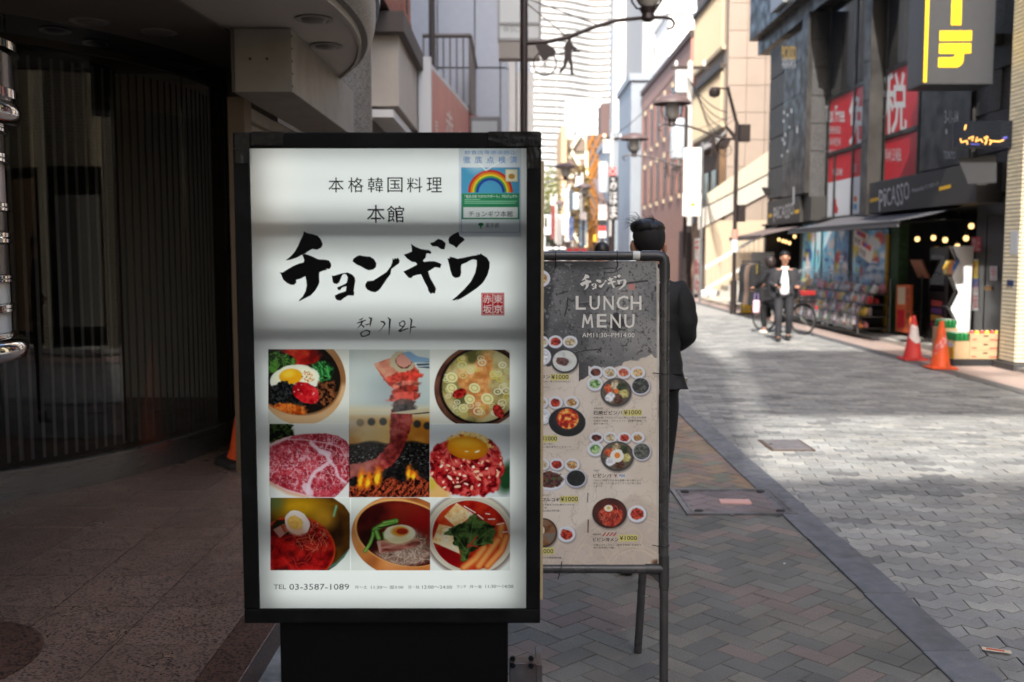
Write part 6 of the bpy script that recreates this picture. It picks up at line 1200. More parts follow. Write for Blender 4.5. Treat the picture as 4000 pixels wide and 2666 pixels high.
# entrance bulbs
m_bulb = glow('bulb_warm', (1.0, .62, .24, 1), .85); m_bulbcap = mat('bulb_cap', S(30, 26, 22), .5)
bl_ = [(2108, 550), (2145, 547), (2172, 552), (2200, 567), (2220, 548), (2232, 520)]; bl2 = [(1790, 551), (1799, 554), (1806, 556), (1814, 559), (1826, 544)]
for i, (x, y) in enumerate(bl_ + bl2):
    p = datX(x, y, 7.8 if i < 6 else 7.75); o = thing('pendant_bulb', ('%s warm pendant bulb in the dim %s entrance' % (['first', 'second', 'third', 'fourth', 'fifth', 'sixth'][i if i < 6 else i - 6], 'right-hand' if i < 6 else 'left-hand')), 'light bulb', p, 'pendant bulbs', local=True); MB().lathe([(0, -.05), (.028, -.042), (.045, -.012), (.042, .02), (.028, .045)], 14).build('globe', m_bulb, o, smooth=True); MB().lathe([(.03, .045), (.03, .1), (.005, .11)], 10).build('socket', m_bulbcap, o); MB().tube([(0, 0, .1), (0, 0, 2.42 - p.z)], .004, 4).build('cord', m_black, o)
# cones
def sleeve(o, pts_z, m, h):
    s = h / .7; rf = lambda z: (.135 - (z / s - .07) * (.1 / .59)) * s + .003
    n = 10; vs = []
    for j in range(n + 1):
        a_ = R(-90) + (j / n - .5) * 2.4; lo_, hi_ = pts_z(j / n)
        for z in (lo_, hi_): vs.append((rf(z) * math.cos(a_), rf(z) * math.sin(a_), z))
    MB().faces(vs, [(2 * j, 2 * j + 2, 2 * j + 3, 2 * j + 1) for j in range(n)]).build('paper_sleeve', m, o, smooth=True)
m_cr = mat('cone_red', S(206, 58, 56), .55, var=.1, vs=6, dirt=S(150, 60, 54), ds=3, da=.5)
o = cone('traffic_cone', 'faded red cone with a white paper sleeve near the shop step', (*gnd(2097, 828)[:2], .004), .68, m_cr, m_cr, True); sleeve(o, lambda u: (.26 + .10 * abs(u - .5) * 2 * (1 if u < .5 else .2), .50 + .06 * (1 - u)), mat('sleeve_white', S(226, 220, 220), .6, dirt=S(206, 120, 120), ds=14, da=.4), .68)
o = cone('traffic_cone', 'bright orange cone with a slanted red and white sticker beside cardboard boxes', (*gnd(2160, 848)[:2], .004), .68, mat('cone_orange2', S(240, 96, 44), .5, var=.08, vs=5, dirt=S(168, 84, 52), ds=5, da=.6), mat('cone_orange2', S(240, 96, 44), .45), True); sleeve(o, lambda u: (.20 + .22 * u, .34 + .22 * u), mat('sleeve_red', S(226, 90, 80), .5, dirt=S(236, 230, 230), ds=18, da=.95), .68)
# drinks cartons
m_card = mat('cardboard', S(186, 158, 122), .8, var=.08, vs=5); pal_ = MB().box(6.40, 7.15, 14.35, 14.95, .006, .10).build('black_pallet', mat('pallet_black', S(34, 34, 36), .7)); tag(pal_, 'low black plastic pallet under the drinks cartons', 'pallet')
def carton(x0, x1, y0, y1, z0, z1, label, printed=True):
    o = thing('drinks_carton', label, 'carton', ((x0 + x1) / 2, y0, z0), 'drinks cartons'); MB().box(x0, x1, y0, y1, z0, z1).build('box', m_card, o, bevel=.004)
    if printed:
        MB().box(x0 + .03, x0 + .10, y0 - .003, y0, z0 + .03, z0 + .045).build('red_print', m_red, o); MB().box(x1 - .17, x1 - .05, y0 - .003, y0, z0 + .025, z0 + .04).build('red_print', m_red, o); MB().box((x0 + x1) / 2 - .035, (x0 + x1) / 2 + .035, y0 - .003, y0, z1 - .045, z1 - .025).build('handle_slot', m_black, o)
for i, nm in enumerate(('bottom', 'middle', 'top')): carton(6.66, 7.12, 14.42, 14.80, .10 + i * .125, .222 + i * .125, '%s carton of the three-high cardboard drinks stack by the tiled pillar' % nm)
carton(6.44, 6.655, 14.42, 14.80, .10, .36, 'open cardboard carton of green cans in the front of the cones, low stack', False); carton(6.44, 6.655, 14.81, 15.2, .10, .52, 'taller cardboard carton of green cans behind the low one', False)
for x0, lab in ((6.447, 'yellow 118 price sheet on the low can carton'), ):
    o = thing('price_sheet', 'yellow price sheet marked 118 on the side of the can cartons', 'price sheet', (6.44, 14.5, .1)); MB().box(6.434, 6.438, 14.44, 14.64, .10, .34).build('sheet', mat('sheet_yellow', S(236, 196, 40), .5), o); MB().box(6.432, 6.434, 14.45, 14.63, .27, .335).build('blue_strip', mat('sheet_violet', S(190, 190, 214), .5), o); mb = MB(); textfit(mb, '118', lambda x, y: (6.4315, -x, -y), -14.62, -.25, -14.46, -.12, bold=.01); mb.build('lettering', m_red, o)
def can(x, y, z, cl, label, grp):
    o = thing('drink_can', label, 'can', (x, y, z), grp, local=True); MB().lathe([(0, 0), (.028, 0), (.033, .012), (.033, .105), (.027, .118)], 12).build('body', cl, o, smooth=True); MB().lathe([(.027, .118), (.025, .122), (0, .120)], 12).build('lid', m_ss, o, smooth=True)
m_cg = mat('can_green', S(50, 140, 80), .3, metal=.4)
for i in range(3):
    for j in range(5): can(6.485 + i * .062, 14.45 + j * .072, .362, m_cg, 'green drink can in the low open carton', 'green cans, low carton'); can(6.485 + i * .062, 14.85 + j * .072, .522, m_cg, 'green drink can in the tall rear carton', 'green cans, rear carton')
for i in range(6): can(6.70 + i * .073, 14.46, .395, mat('can_yel', S(226, 196, 60), .35) if i % 2 else mat('can_mix', S(190, 60, 60), .35), ('yellow' if i % 2 else 'red') + ' drink can on the three-high stack by the tiled pillar', 'cans on top carton')
# clothes rail, crate, sign board near the stairs
cr = thing('clothes_rail', 'black clothes rail with hanging coats near the brown awning', 'clothes rail', (6.3, 25.2, .004)); xa, xb, yr = 6.1, 6.75, 25.6
MB().tube([(xa, 24.6, 1.42), (xa, 26.4, 1.42)], .015, 6).build('rail', m_black, cr)
for y in (24.6, 26.4): MB().tube([(xa, y, .05), (xa, y, 1.42)], .015, 6).build('post', m_black, cr); MB().tube([(xa - .25, y, .03), (xa + .25, y, .03)], .018, 6).build('foot', m_black, cr)
for i, (y, cl, lb) in enumerate(((24.7, S(30, 30, 32), 'black coat at the near end of the clothes rail'), (24.95, S(96, 80, 70), 'taupe coat hanging second on the clothes rail'), (25.2, S(110, 92, 82), 'light brown coat hanging third on the clothes rail'), (25.5, S(38, 36, 38), 'dark jacket hanging fourth on the clothes rail'), (25.8, S(30, 32, 40), 'navy jacket hanging fifth on the clothes rail'))):
    o = thing('hanging_coat', lb, 'coat', (xa, y, 1.4), 'coats on the rail', local=True); g = MB(); secs = [(.05, -.03, .03), (.20, -.08, .05), (.24, -.3, .07), (.22, -.7, .08), (.26, -1.05, .10)]; vs = []
    for w_, z_, t_ in secs:
        for a_ in np.linspace(0, 2 * math.pi, 16, endpoint=False): vs.append((w_ * math.cos(a_), t_ * math.sin(a_) * (1 + .35 * math.sin(5 * a_ + i)), z_))
    g.faces(vs, [(r_ * 16 + j, r_ * 16 + (j + 1) % 16, (r_ + 1) * 16 + (j + 1) % 16, (r_ + 1) * 16 + j) for r_ in range(4) for j in range(16)]); g.build('cloth', mat('coat%d' % i, cl, .9), o, smooth=True); MB().tube([(0, 0, -.03), (0, 0, .03)], .006, 5).build('hanger_hook', m_chrome, o)
    if i in (0, 3): MB().box(-.07, -.06, -.13, -.03, -.28, -.05).build('tag', mat('tag_yellow', S(160, 140, 30), .6), o)
o = thing('yellow_crate', 'yellow plastic crate under the white staircase', 'crate', (6.5, 27.3, .006)); 
for z in (.05, .17, .29): MB().box(6.28, 6.62, 27.0, 27.35, z - .045, z + .045).build('wall_band', mat('crate_yellow', S(236, 190, 40), .5), o, bevel=.006)
o = thing('white_standing_sign', 'blank white standing sign behind the clothes rail', 'sign', (6.45, 27.0, .006)); MB().box(6.35, 6.95, 26.5, 26.54, 1.15, 1.65).build('panel', mat('sign_white', S(232, 230, 224), .5), o)
for x in (6.4, 6.9): MB().tube([(x, 26.52, .01), (x, 26.52, 1.15)], .015, 6).build('leg', m_black, o)
# ================================================================ BUILDINGS FARTHER UP THE STREET
m_win = mat('window_dark', S(40, 44, 48), .15, spec=.6); m_cream = mat('cream_trim', S(190, 174, 148), .7)
# the street bends right here: this stretch is planned 1:1.21 and set out farther along
XF = lambda v: (v[0] * 1.21, v[1] * 1.21, max(0.0, v[2] * 1.21 - .30))
# --- tan panelled block with louvred bands, right side
b = thing('tan_tiled_block', 'tall beige panelled building with louvred window bands past the black store', 'building', (8, 33, 0))
m_tan = mat('tan_panel', S(156, 140, 127), .65, var=.05, vs=1.5, rnd='obj', ra=.035); m_tan2 = mat('tan_wall', S(170, 154, 138), .7, var=.06)
MB().box(6.62, 16, 31.1, 36.6, 0, 20).build('wall', m_tan2, b)
for r_ in range(20):
    for c_ in range(5): MB().box(6.60 + c_ * .575 + .008, 6.60 + (c_ + 1) * .575 - .008, 31.04, 31.12, 2.6 + r_ * .82 + .008, 2.6 + (r_ + 1) * .82 - .008).build('tile_panel', m_tan, b)
for (z0, z1) in ((5.6, 7.3), (8.0, 9.9), (10.8, 12.6), (13.6, 15.4)):
    MB().box(6.50, 6.62, 31.5, 36.5, z0 - .12, z0).build('sill', m_cream, b); MB().box(6.46, 6.62, 31.5, 36.5, z1, z1 + .14).build('hood', mat('dark_hood', S(70, 60, 54), .6), b); MB().box(6.58, 6.63, 31.5, 36.5, z0, z1).build('louvre_back', mat('louvre_back', S(150, 138, 124), .7), b)
    for k in range(22): MB().box(6.50, 6.60, 31.6 + k * .225, 31.64 + k * .225, z0, z1).build('louvre', m_cream, b)
MB().prism([(6.62, 31.2, 5.3), (6.62, 36.4, 5.3), (6.25, 36.4, 4.9), (6.25, 31.2, 4.9)], (0, 0, .05)).build('grey_canopy', mat('grey_canopy', S(150, 146, 142), .7), b)
MB().box(6.45, 6.64, 31.3, 36.4, 2.0, 4.8).build('bar_front', mat('brown_front', S(110, 84, 60), .7, var=.3, vs=1.5), b)
for k in range(4): MB().box(6.40, 6.45, 31.6 + k * 1.2, 32.3 + k * 1.2, 2.6, 4.2).build('bar_window', m_win, b)
# --- staircase between store and tan block
st_ = thing('white_staircase', 'white outdoor staircase with handrail rising beside the beige building', 'staircase', (7, 30.3, .09)); m_stw = mat('stair_white', S(186, 180, 170), .7, var=.04); m_rail = mat('rail_white', S(226, 224, 216), .4)
for k in range(14): MB().box(5.95 + k * .26, 5.95 + (k + 1) * .26, 29.75, 30.9, .09, .30 + k * .15).build('step', m_stw, st_)
y_ = 29.70
MB().prism([(5.75, y_, 1.10), (9.4, y_, 3.21), (9.4, y_, 3.32), (5.75, y_, 1.21)], (0, .06, 0)).build('handrail', m_rail, st_)
MB().prism([(5.75, y_, .45), (9.4, y_, 2.56), (9.4, y_, 2.66), (5.75, y_, .55)], (0, .05, 0)).build('lower_rail', m_rail, st_)
for k in range(26): x = 5.78 + k * .14; MB().box(x, x + .02, y_ + .01, y_ + .03, .52 + k * .081, 1.14 + k * .081).build('baluster', mat('baluster', S(170, 160, 146), .5), st_)
MB().prism([(5.75, 30.95, 2.30), (10.5, 30.95, 4.82), (10.5, 30.95, 5.4), (5.75, 30.95, 2.88)], (0, .06, 0)).build('upper_balustrade', m_stw, st_)
MB().prism([(6.0, 30.90, 3.05), (9.0, 30.90, 4.62), (9.0, 30.90, 5.5), (6.0, 30.90, 3.4)], (0, .05, 0)).build('upper_parapet', mat('cream_wall', S(190, 180, 160), .7), st_)
MB().box(6.0, 12, 31.02, 31.035, .1, 2.6).build('back_wall', mat('under_stair', S(190, 172, 148), .8), st_)
# --- brick block
b = thing('brick_block', 'low red-brick block with narrow windows and cream lintels', 'building', (8, 43, 0)); m_brk = brickmat('brick_red', S(172, 136, 122), S(162, 128, 115), S(148, 118, 108), 2.2, .6, .24, .012)
MB().box(6.5, 16, 36.8, 50.6, 0, 9.35).build('wall', m_brk, b); MB().box(6.42, 16, 36.7, 50.7, 9.35, 9.6).build('coping', mat('brown_coping', S(80, 62, 58), .7), b); MB().box(6.46, 6.9, 36.72, 36.8, 0, 9.3).build('corner_strip', mat('brick_corner', S(190, 136, 124), .8), b)
for yy in (49.2, 47.1, 45.1, 43.05, 41.0, 39.0, 37.6):
    for z0, z1 in ((6.5, 8.2), (3.9, 5.6)):
        w = MB().box(6.46, 6.52, yy - .28, yy + .28, z0, z1).build('window', m_win, b); MB().box(6.43, 6.50, yy - .20, yy + .20, z1 + .02, z1 + .22).build('lintel', m_cream, b); MB().box(6.43, 6.50, yy - .20, yy + .20, z0 - .20, z0 - .02).build('sill', m_cream, b); MB().box(6.41, 6.5, yy + .28, yy + .36, z0, z1).build('reveal', mat('brick_reveal', S(146, 104, 94), .8), b)
MB().box(6.44, 6.52, 37.2, 38.6, 0, 2.4).build('shop_door', mat('shop_door', S(60, 44, 40), .6), b)
# --- grey and white blocks above
def block(name, label, x0, x1, y0, y1, h, m, wins=None, face='y', z0=0):
    b = thing(name, label, 'building', ((x0 + x1) / 2, (y0 + y1) / 2, z0)); MB().box(x0, x1, y0, y1, z0, h).build('wall', m, b)
    MB().box(x0 - .12, x1 + .1, y0 - .12, y1 + .1, h, h + .35).build('parapet', m, b)
    if wins:
        for (a, c, d, e, mm) in wins:
            if face == 'y': MB().box(a, c, y0 - .06, y0 + .02, d, e).build('window', mm, b)
            else: MB().box(x0 - .06, x0 + .02, a, c, d, e).build('window', mm, b)
    return b
m_lg = mat('light_grey_wall', S(196, 196, 198), .7, var=.05); m_mg = mat('mid_grey_wall', S(160, 160, 160), .75, var=.06); m_wh = mat('white_wall', S(232, 230, 226), .7, var=.04); m_blue = mat('pale_blue_wall', S(138, 146, 155), .6, var=.05, vs=.8)
block('pale_blue_block', 'pale blue slab building next to the red-brick block', 6.0, 16, 51, 57, 10.2, m_blue); bb = block('pale_blue_annex', 'lower pale blue annex with a dark shed roof', 5.7, 12, 57.2, 66, 8.0, m_blue); MB().prism([(5.65, 57.1, 3.4), (5.65, 66, 6.2), (5.3, 66, 6.2), (5.3, 57.1, 3.4)], (0, 0, .2)).build('shed_roof', mat('shed_roof', S(110, 90, 84), .7), bb)
bb = thing('balcony_apartments', 'tall pale apartment block with stacked balconies behind the brick block', 'building', (8, 72, 0)); MB().box(7.15, 20, 70, 72.5, 0, 36).build('wall', m_wh, bb); MB().box(7.0, 7.15, 70.6, 72.4, 0, 34).build('side_wall', m_mg, bb)
for k in range(9):
    z = 6 + k * 3.1; MB().box(8.6, 10.0, 69.6, 70.0, z, z + 1.05).build('balcony', m_lg, bb); MB().box(8.6, 10.0, 69.94, 70.02, z + 1.05, z + 2.5).build('opening', m_win, bb)
    for j in range(1): MB().box(6.97, 7.03, 71.0, 72.0, z + .6, z + 1.9).build('window', m_win, bb)
block('grey_office_tower', 'plain mid-grey office tower above the brick block', 7.7, 13.5, 60, 69, 19, m_mg, [(11, 12.6, 13, 14.4, m_win)]); block('white_rooftop_block', 'bright white windowless block just above the brick roof', 8.3, 14, 54, 59, 14.2, m_wh)
XF = None
# --- brown lattice building
bb = thing('gold_lattice_building', 'brown building faced with criss-crossing golden diagonal slats', 'building', (8, 98, 0)); MB().box(8.35, 20, 95, 98.5, 0, 15.5).build('wall', mat('plum_wall', S(96, 76, 74), .7), bb); MB().box(7.0, 9.25, 94.4, 95, 0, 12.6).build('screen', mat('plum_screen', S(104, 84, 76), .7), bb); m_gold = mat('gold_slat', S(168, 112, 46), .5, var=.2, vs=.5)
rl = random.Random(3)
for k in range(54):
    x = rl.uniform(6.0, 9.6); z = rl.uniform(-1, 11); s_ = 1 if k % 2 else -1; L_2 = rl.uniform(4, 8); dx = s_ * .42; dz = .907
    pts = []
    for tt in (0, L_2): pts.append((x + dx * tt, z + dz * tt))
    # clip to the screen face
    t0, t1 = 0.0, L_2
    for lo, hi, p_, d_ in ((7.0, 9.25, x, dx), (0, 12.6, z, dz)):
        ta, tb = (lo - p_) / d_, (hi - p_) / d_; t0 = max(t0, min(ta, tb)); t1 = min(t1, max(ta, tb))
    if t1 - t0 > .8: MB().tube([(x + dx * t0, 94.3 - .04 * (k % 3), z + dz * t0), (x + dx * t1, 94.3 - .04 * (k % 3), z + dz * t1)], .055, 4).build('diagonal_slat', m_gold, bb)
for x, z0, z1 in ((6.85, 1.5, 11.0), (8.5, 8.5, 12.6)): MB().box(x, x + .22, 94.0, 94.2, z0, z1).build('light_strip', glow('strip_warm', (1, .78, .42, 1), 1.6), bb)
block('sunlit_white_slab', 'sun-bleached white slab building in the middle distance', 8.5, 11.3, 130, 142, 17.6, m_wh)
bb = thing('stair_apartments', 'beige apartment block with zigzag outdoor stairs at the street end', 'building', (7, 122, 0)); MB().box(5.9, 6.5, 120, 134, 0, 16.5).build('side_slab', mat('tan_far', S(190, 160, 124), .8), bb); MB().box(6.5, 9.0, 122, 134, 0, 15.6).build('wall', mat('cream_far', S(228, 220, 196), .8), bb)
for k in range(6):
    z = 2 + k * 2.3; s_ = 1 if k % 2 else -1; x0, x1 = (7.0, 8.4) if s_ > 0 else (8.4, 7.0); MB().prism([(x0, 121, z), (x1, 121, z + 2.3), (x1, 121, z + 3.1), (x0, 121, z + .8)], (0, .5, 0)).build('stair_flight', mat('flight_cream', S(206, 198, 176), .8), bb); MB().box(6.7, 8.8, 121.5, 121.9, z + .3, z + 1.7).build('opening', mat('opening_brown', S(120, 104, 92), .8), bb)
# --- glass and lattice office far behind
bb = thing('pale_grid_office', 'pale glass office with a white grid far behind the street', 'building', (22, 300, 0)); MB().box(16, 26.5, 300, 312, 0, 47).build('wall', mat('pale_glass', S(206, 216, 214), .3), bb)
for k in range(8): MB().box(16 + k * 1.45, 16.2 + k * 1.45, 299.7, 300, 0, 47).build('mullion', m_wh, bb)
for k in range(12): MB().box(16, 26.5, 299.6, 299.9, 8 + k * 3.3, 8.4 + k * 3.3).build('floor_band', m_wh, bb)
# --- wavy white tower
tw = thing('wavy_white_tower', 'white high-rise with wavy balcony bands closing the street', 'building', (20, 500, 0)); xs = np.linspace(-16, 49, 60); dv = lambda x: 488 - 7.0 * math.sin((x + 2) * .105) - 1.0 * math.sin(x * .27)
MB().box(-16, 49, 500, 530, 0, 150).build('core', mat('tower_dark', S(60, 64, 70), .5), tw)
m_tw = mat('tower_white', S(178, 178, 177), .6)
for k in range(47):
    z = 3 + k * 3.1; vs = []
    for x in xs: y = dv(x); vs += [(x, y, z), (x, y, z + 2.2), (x, 500, z), (x, 500, z + 2.2)]
    fs = []
    for i in range(len(xs) - 1): a = 4 * i; c = a + 4; fs += [(a, c, c + 1, a + 1), (a + 1, c + 1, c + 3, a + 3), (a, a + 2, c + 2, c)]
    MB().faces(vs, fs).build('balcony_band', m_tw, tw)
for i, x in enumerate(np.linspace(-12, 46, 8)): MB().box(x, x + .5, dv(x) + 1.2, dv(x) + 3, 3, 148).build('pier', m_tw, tw)
block('tower_podium', 'low pale podium at the foot of the wavy tower', -14, 30, 430, 440, 14, m_lg)
# --- trees and bridge at the street end
def tree(label, x, y, h, r, seed, m_leaf):
    o = thing('street_tree', label, 'tree', (x, y, 0), 'trees at street end'); rg = random.Random(seed); MB().tube([(x, y, 0), (x + .1, y, h * .3), (x, y + .1, h * .6)], [.25, .2, .08], 8).build('trunk', mat('bark', S(84, 70, 58), .9), o, smooth=True); v = []; f = []
    for k in range(2600):
        a = rg.uniform(0, 6.283); u = rg.uniform(-1, 1); q = rg.random() ** .4; lump = 1 + .25 * math.sin(a * 3 + seed) * math.cos(u * 4); px = x + r * lump * q * math.cos(a) * math.sqrt(1 - u * u); py = y + r * lump * q * math.sin(a) * math.sqrt(1 - u * u); pz = h * .65 + h * .35 * u * q; s_ = rg.uniform(.12, .3); t1 = Vector((rg.uniform(-1, 1), rg.uniform(-1, 1), rg.uniform(-1, 1))).normalized() * s_; t2 = Vector((rg.uniform(-1, 1), rg.uniform(-1, 1), rg.uniform(-1, 1))).normalized() * s_; b_ = len(v); v += [(px, py, pz), tuple(Vector((px, py, pz)) + t1), tuple(Vector((px, py, pz)) + t1 + t2), tuple(Vector((px, py, pz)) + t2)]; f.append((b_, b_ + 1, b_ + 2, b_ + 3))
    MB().faces(v, f).build('crown', m_leaf, o)
m_leaf1 = mat('leaf_olive', S(120, 124, 70), .8, rnd='isl', ra=.5)
tree('olive-green round tree at the far left end of the street', 5.2, 128, 12.5, 3.4, 1, m_leaf1); tree('golden-brown tree showing between the white slab and lattice building', 6.1, 90, 9.5, .9, 5, mat('leaf_gold', S(120, 100, 62), .8, rnd='isl', ra=.4)); tree('dark green small tree below the olive tree', 4.6, 118, 6.5, 2.2, 9, mat('leaf_dark', S(64, 72, 50), .8, rnd='isl', ra=.4))
o = thing('footbridge', 'pale footbridge crossing at the street end', 'bridge', (4, 112, 3)); MB().box(-4, 6.5, 111, 112, 3.6, 4.4).build('deck', m_lg, o)
for k in range(24): MB().box(-4 + k * .44, -3.9 + k * .44, 110.9, 111, 4.4, 5.6).build('baluster', m_wh, o)
MB().box(-4, 6.5, 110.85, 110.98, 5.6, 5.75).build('handrail', m_wh, o)
for x in (3.2, 6.2): MB().box(x, x + .5, 111.2, 111.8, 0, 3.6).build('pier', m_lg, o)
# ================================================================ LEFT SIDE, UP THE STREET
b = thing('brick_trim_house', 'beige-fronted building with orange brick trim beyond the granite column', 'building', (-2.2, 13.4, 0)); m_fr1 = mat('beige_fascia', S(190, 180, 168), .6, var=.05); m_obr = brickmat('orange_brick', S(170, 86, 62), S(156, 76, 56), S(70, 50, 44), 2.0, .45, .2, .02)
MB().box(-12, -2.0, 10.45, 17.6, 0, 26).build('wall', mat('house_wall', S(150, 146, 140), .7), b); MB().box(-2.0, -1.5, 13.4, 17.4, 3.58, 4.5).build('fascia_box', m_fr1, b); MB().prism([(-2.05, 13.2, 4.5), (-1.4, 13.2, 4.5), (-1.4, 17.5, 4.5), (-2.05, 17.5, 4.5)], (0, 0, .26)).build('ledge', mat('ledge_brown', S(84, 76, 72), .7), b)
for k in range(3): MB().box(-1.98, -1.60 - .05 * k, 12.6, 17.3, 4.80 + k * .24, 5.01 + k * .24).build('brick_course', m_obr, b)
MB().box(-1.98, -1.72, 12.6, 17.3, 5.54, 5.9).build('brick_course', m_obr, b)
for k in range(5): MB().box(-1.96, -1.70, 13.0 + k * .9, 13.09 + k * .9, 5.0, 9.5).build('window_post', mat('dark_post', S(58, 50, 46), .6), b); MB().box(-1.92, -1.86, 13.1 + k * .9, 13.88 + k * .9, 5.9, 9.5).build('window_glass', mat('curtain_glass', S(120, 124, 120), .2), b)
MB().box(-2.0, -1.56, 13.3, 17.4, 3.42, 3.52).build('light_strip', m_wh, b); MB().box(-2.0, -1.85, 13.2, 17.4, .1, 3.4).build('shop_front', mat('shop_dark', S(40, 32, 30), .6), b)
MB().box(-2.0, -1.95, 10.5, 13.1, 0, 4.6).build('side_front', mat('side_front', S(112, 106, 100), .7), b)
# salmon izakaya sign, angled
o = thing('salmon_sign', 'salmon-pink vertical-written restaurant sign in a white frame', 'sign', (-1.1, 18.5, 2.4)); A_, B_ = Vector((-1.30, 16.2, 0)), Vector((-.91, 21.2, 0)); dd = (B_ - A_).normalized(); nn = Vector((dd.y, -dd.x, 0))
MB().prism([A_ + Vector((0, 0, 2.3)), B_ + Vector((0, 0, 2.3)), B_ + Vector((0, 0, 4.58)), A_ + Vector((0, 0, 4.58))], -nn * .14).build('panel', mat('salmon', S(200, 128, 118), .5, var=.12, vs=1.2), o)
MB().box(-1.48, -1.28, 16.02, 16.16, 2.3, 4.72).build('frame_post', mat('frame_white', S(206, 208, 210), .5), o); MB().prism([A_ + Vector((0, 0, 4.59)), B_ + Vector((0, 0, 4.59)), B_ + Vector((0, 0, 4.66)), A_ + Vector((0, 0, 4.66))], -nn * .16).build('frame_top', MATS['frame_white'], o)
Fs = lambda u, v: A_ + dd * (u) + nn * .008 + Vector((0, 0, 4.58 - v)); mb = MB()
for tx, u0, u1, v0, v1, bo_ in (('居酒屋', .35, .70, .75, 1.75, .01), ('炭火', .75, 1.0, .95, 1.7, .005), ('赤札屋', 1.6, 2.6, .35, 2.2, .015), ('赤坂店', 3.3, 3.9, .5, 2.2, .005)): textfit(mb, tx, Fs, u0, v0, u1, v1, bold=bo_, vertical=True)
mb.build('lettering', mat('salmon_letters', S(226, 206, 196), .6), o)
o = thing('grey_framed_signboard', 'grey-framed pale signboard beside the salmon sign', 'sign', (-.6, 22, 3)); a = dat(1080, 268, 21.6); c_ = dat(1152, 300, 21.6); MB().box(a.x, c_.x, 21.6, 21.75, 2.6, a.z).build('frame', mat('frame_grey', S(120, 120, 122), .5), o, bevel=.02); MB().box(a.x + .04, c_.x - .09, 21.58, 21.6, 2.65, a.z - .10).build('panel', mat('panel_pale', S(176, 184, 186), .4), o)
# metal panelled building with balcony
b = thing('metal_panel_building', 'blue-grey metal panelled building with a barred balcony', 'building', (-1.2, 26, 0)); m_mp = mat('metal_panel', S(160, 166, 178), .4, metal=.2, var=.04, rnd='obj', ra=.04)
MB().box(-12, -.16, 26.06, 34, 0, 21).build('core', mat('panel_gap', S(40, 42, 46), .7), b)
xs_ = [-2.6, -1.9, -.95, -.30, -.14]; zs_ = [0, 2.1, 4.25, 6.35, 8.45, 10.6, 12.8, 15, 17.2, 19.4]
for i in range(4):
    for k in range(9): MB().box(xs_[i] + .015, xs_[i + 1] - .015, 25.98, 26.07, zs_[k] + .02, zs_[k + 1] - .02).build('wall_panel', m_mp, b)
for k in range(9): MB().box(-.16, -.10, 26.1, 33.9, zs_[k] + .02, zs_[k + 1] - .02).build('wall_panel', m_mp, b)
x0, x1, y0, y1, z0, z1 = -1.95, -.92, 22.2, 25.9, 4.7, 6.35
bal = MB().box(x0, x1, y0, y1, z0, z0 + .15).build('balcony_floor', mat('balcony_floor', S(70, 62, 58), .7), b); m_br = mat('balcony_rail', S(108, 100, 96), .5)
for (xa, ya, xb, yb) in ((x0, y0, x1, y0), (x1, y0, x1, y1)): MB().tube([(xa, ya, z1), (xb, yb, z1)], .05, 6).build('top_rail', m_br, bal)
for k in range(8): MB().box(x0 + k * .145, x0 + k * .145 + .035, y0, y0 + .03, z0 + .15, z1).build('bar', m_br, bal)
for k in range(20): MB().box(x1 - .03, x1, y0 + .1 + k * .185, y0 + .19 + k * .185, z0 + .15, z1).build('bar', m_br, bal)
MB().tube([(-1.72, 21.9, 3), (-1.72, 21.9, 12)], .07, 8).build('drain_pipe', mat('pipe_brown', S(62, 54, 52), .6), b)
for xx, z in ((-.95, 4.3), (-.7, 4.2)): MB().box(xx - .2, xx + .2, 22.3, 23.5, z, z + .35).build('orange_planter', m_obr, b)
bb = block('white_slim_building', 'slim white building with dark window strips left of the lamp post', -8, .12, 34.2, 46, 24, m_wh); 
for k in range(6): MB().box(.12, .16, 35 + k * 1.8, 36.2 + k * 1.8, 4, 20).build('window', m_win, bb)
for k, (y0, w_, z0, z1) in enumerate(((36, 1.1, 4.6, 8), (39, 1.0, 5.4, 9), (42, .9, 3.6, 6.5))): o = thing('narrow_lightbox_sign', 'narrow %s projecting sign on the white slim building' % (['white', 'blue-edged white', 'tall white'][k]), 'sign', (.4, y0, z0), 'narrow projecting signs'); MB().box(.17, .17 + w_ * .55, y0, y0 + .2, z0, z1).build('cabinet', [m_wh, mat('lightbox_pale', S(214, 222, 230), .4), m_wh][k], o, bevel=.02); MB().box(.14, .2, y0 + .05, y0 + .15, z1 - .3, z1 - .2).build('bracket', m_black, o)
block('far_left_salmon_block', 'far salmon-coloured building end at the left of the street', -6, .55, 47, 60, 6.2, mat('far_salmon', S(196, 140, 130), .7)); block('far_left_grey_block', 'far grey shop building on the left of the street', -6, 1.0, 60.5, 90, 5.2, m_mg); block('far_left_pale_block', 'farthest pale building on the left of the street', -8, 1.9, 91, 108, 5.5, m_lg)
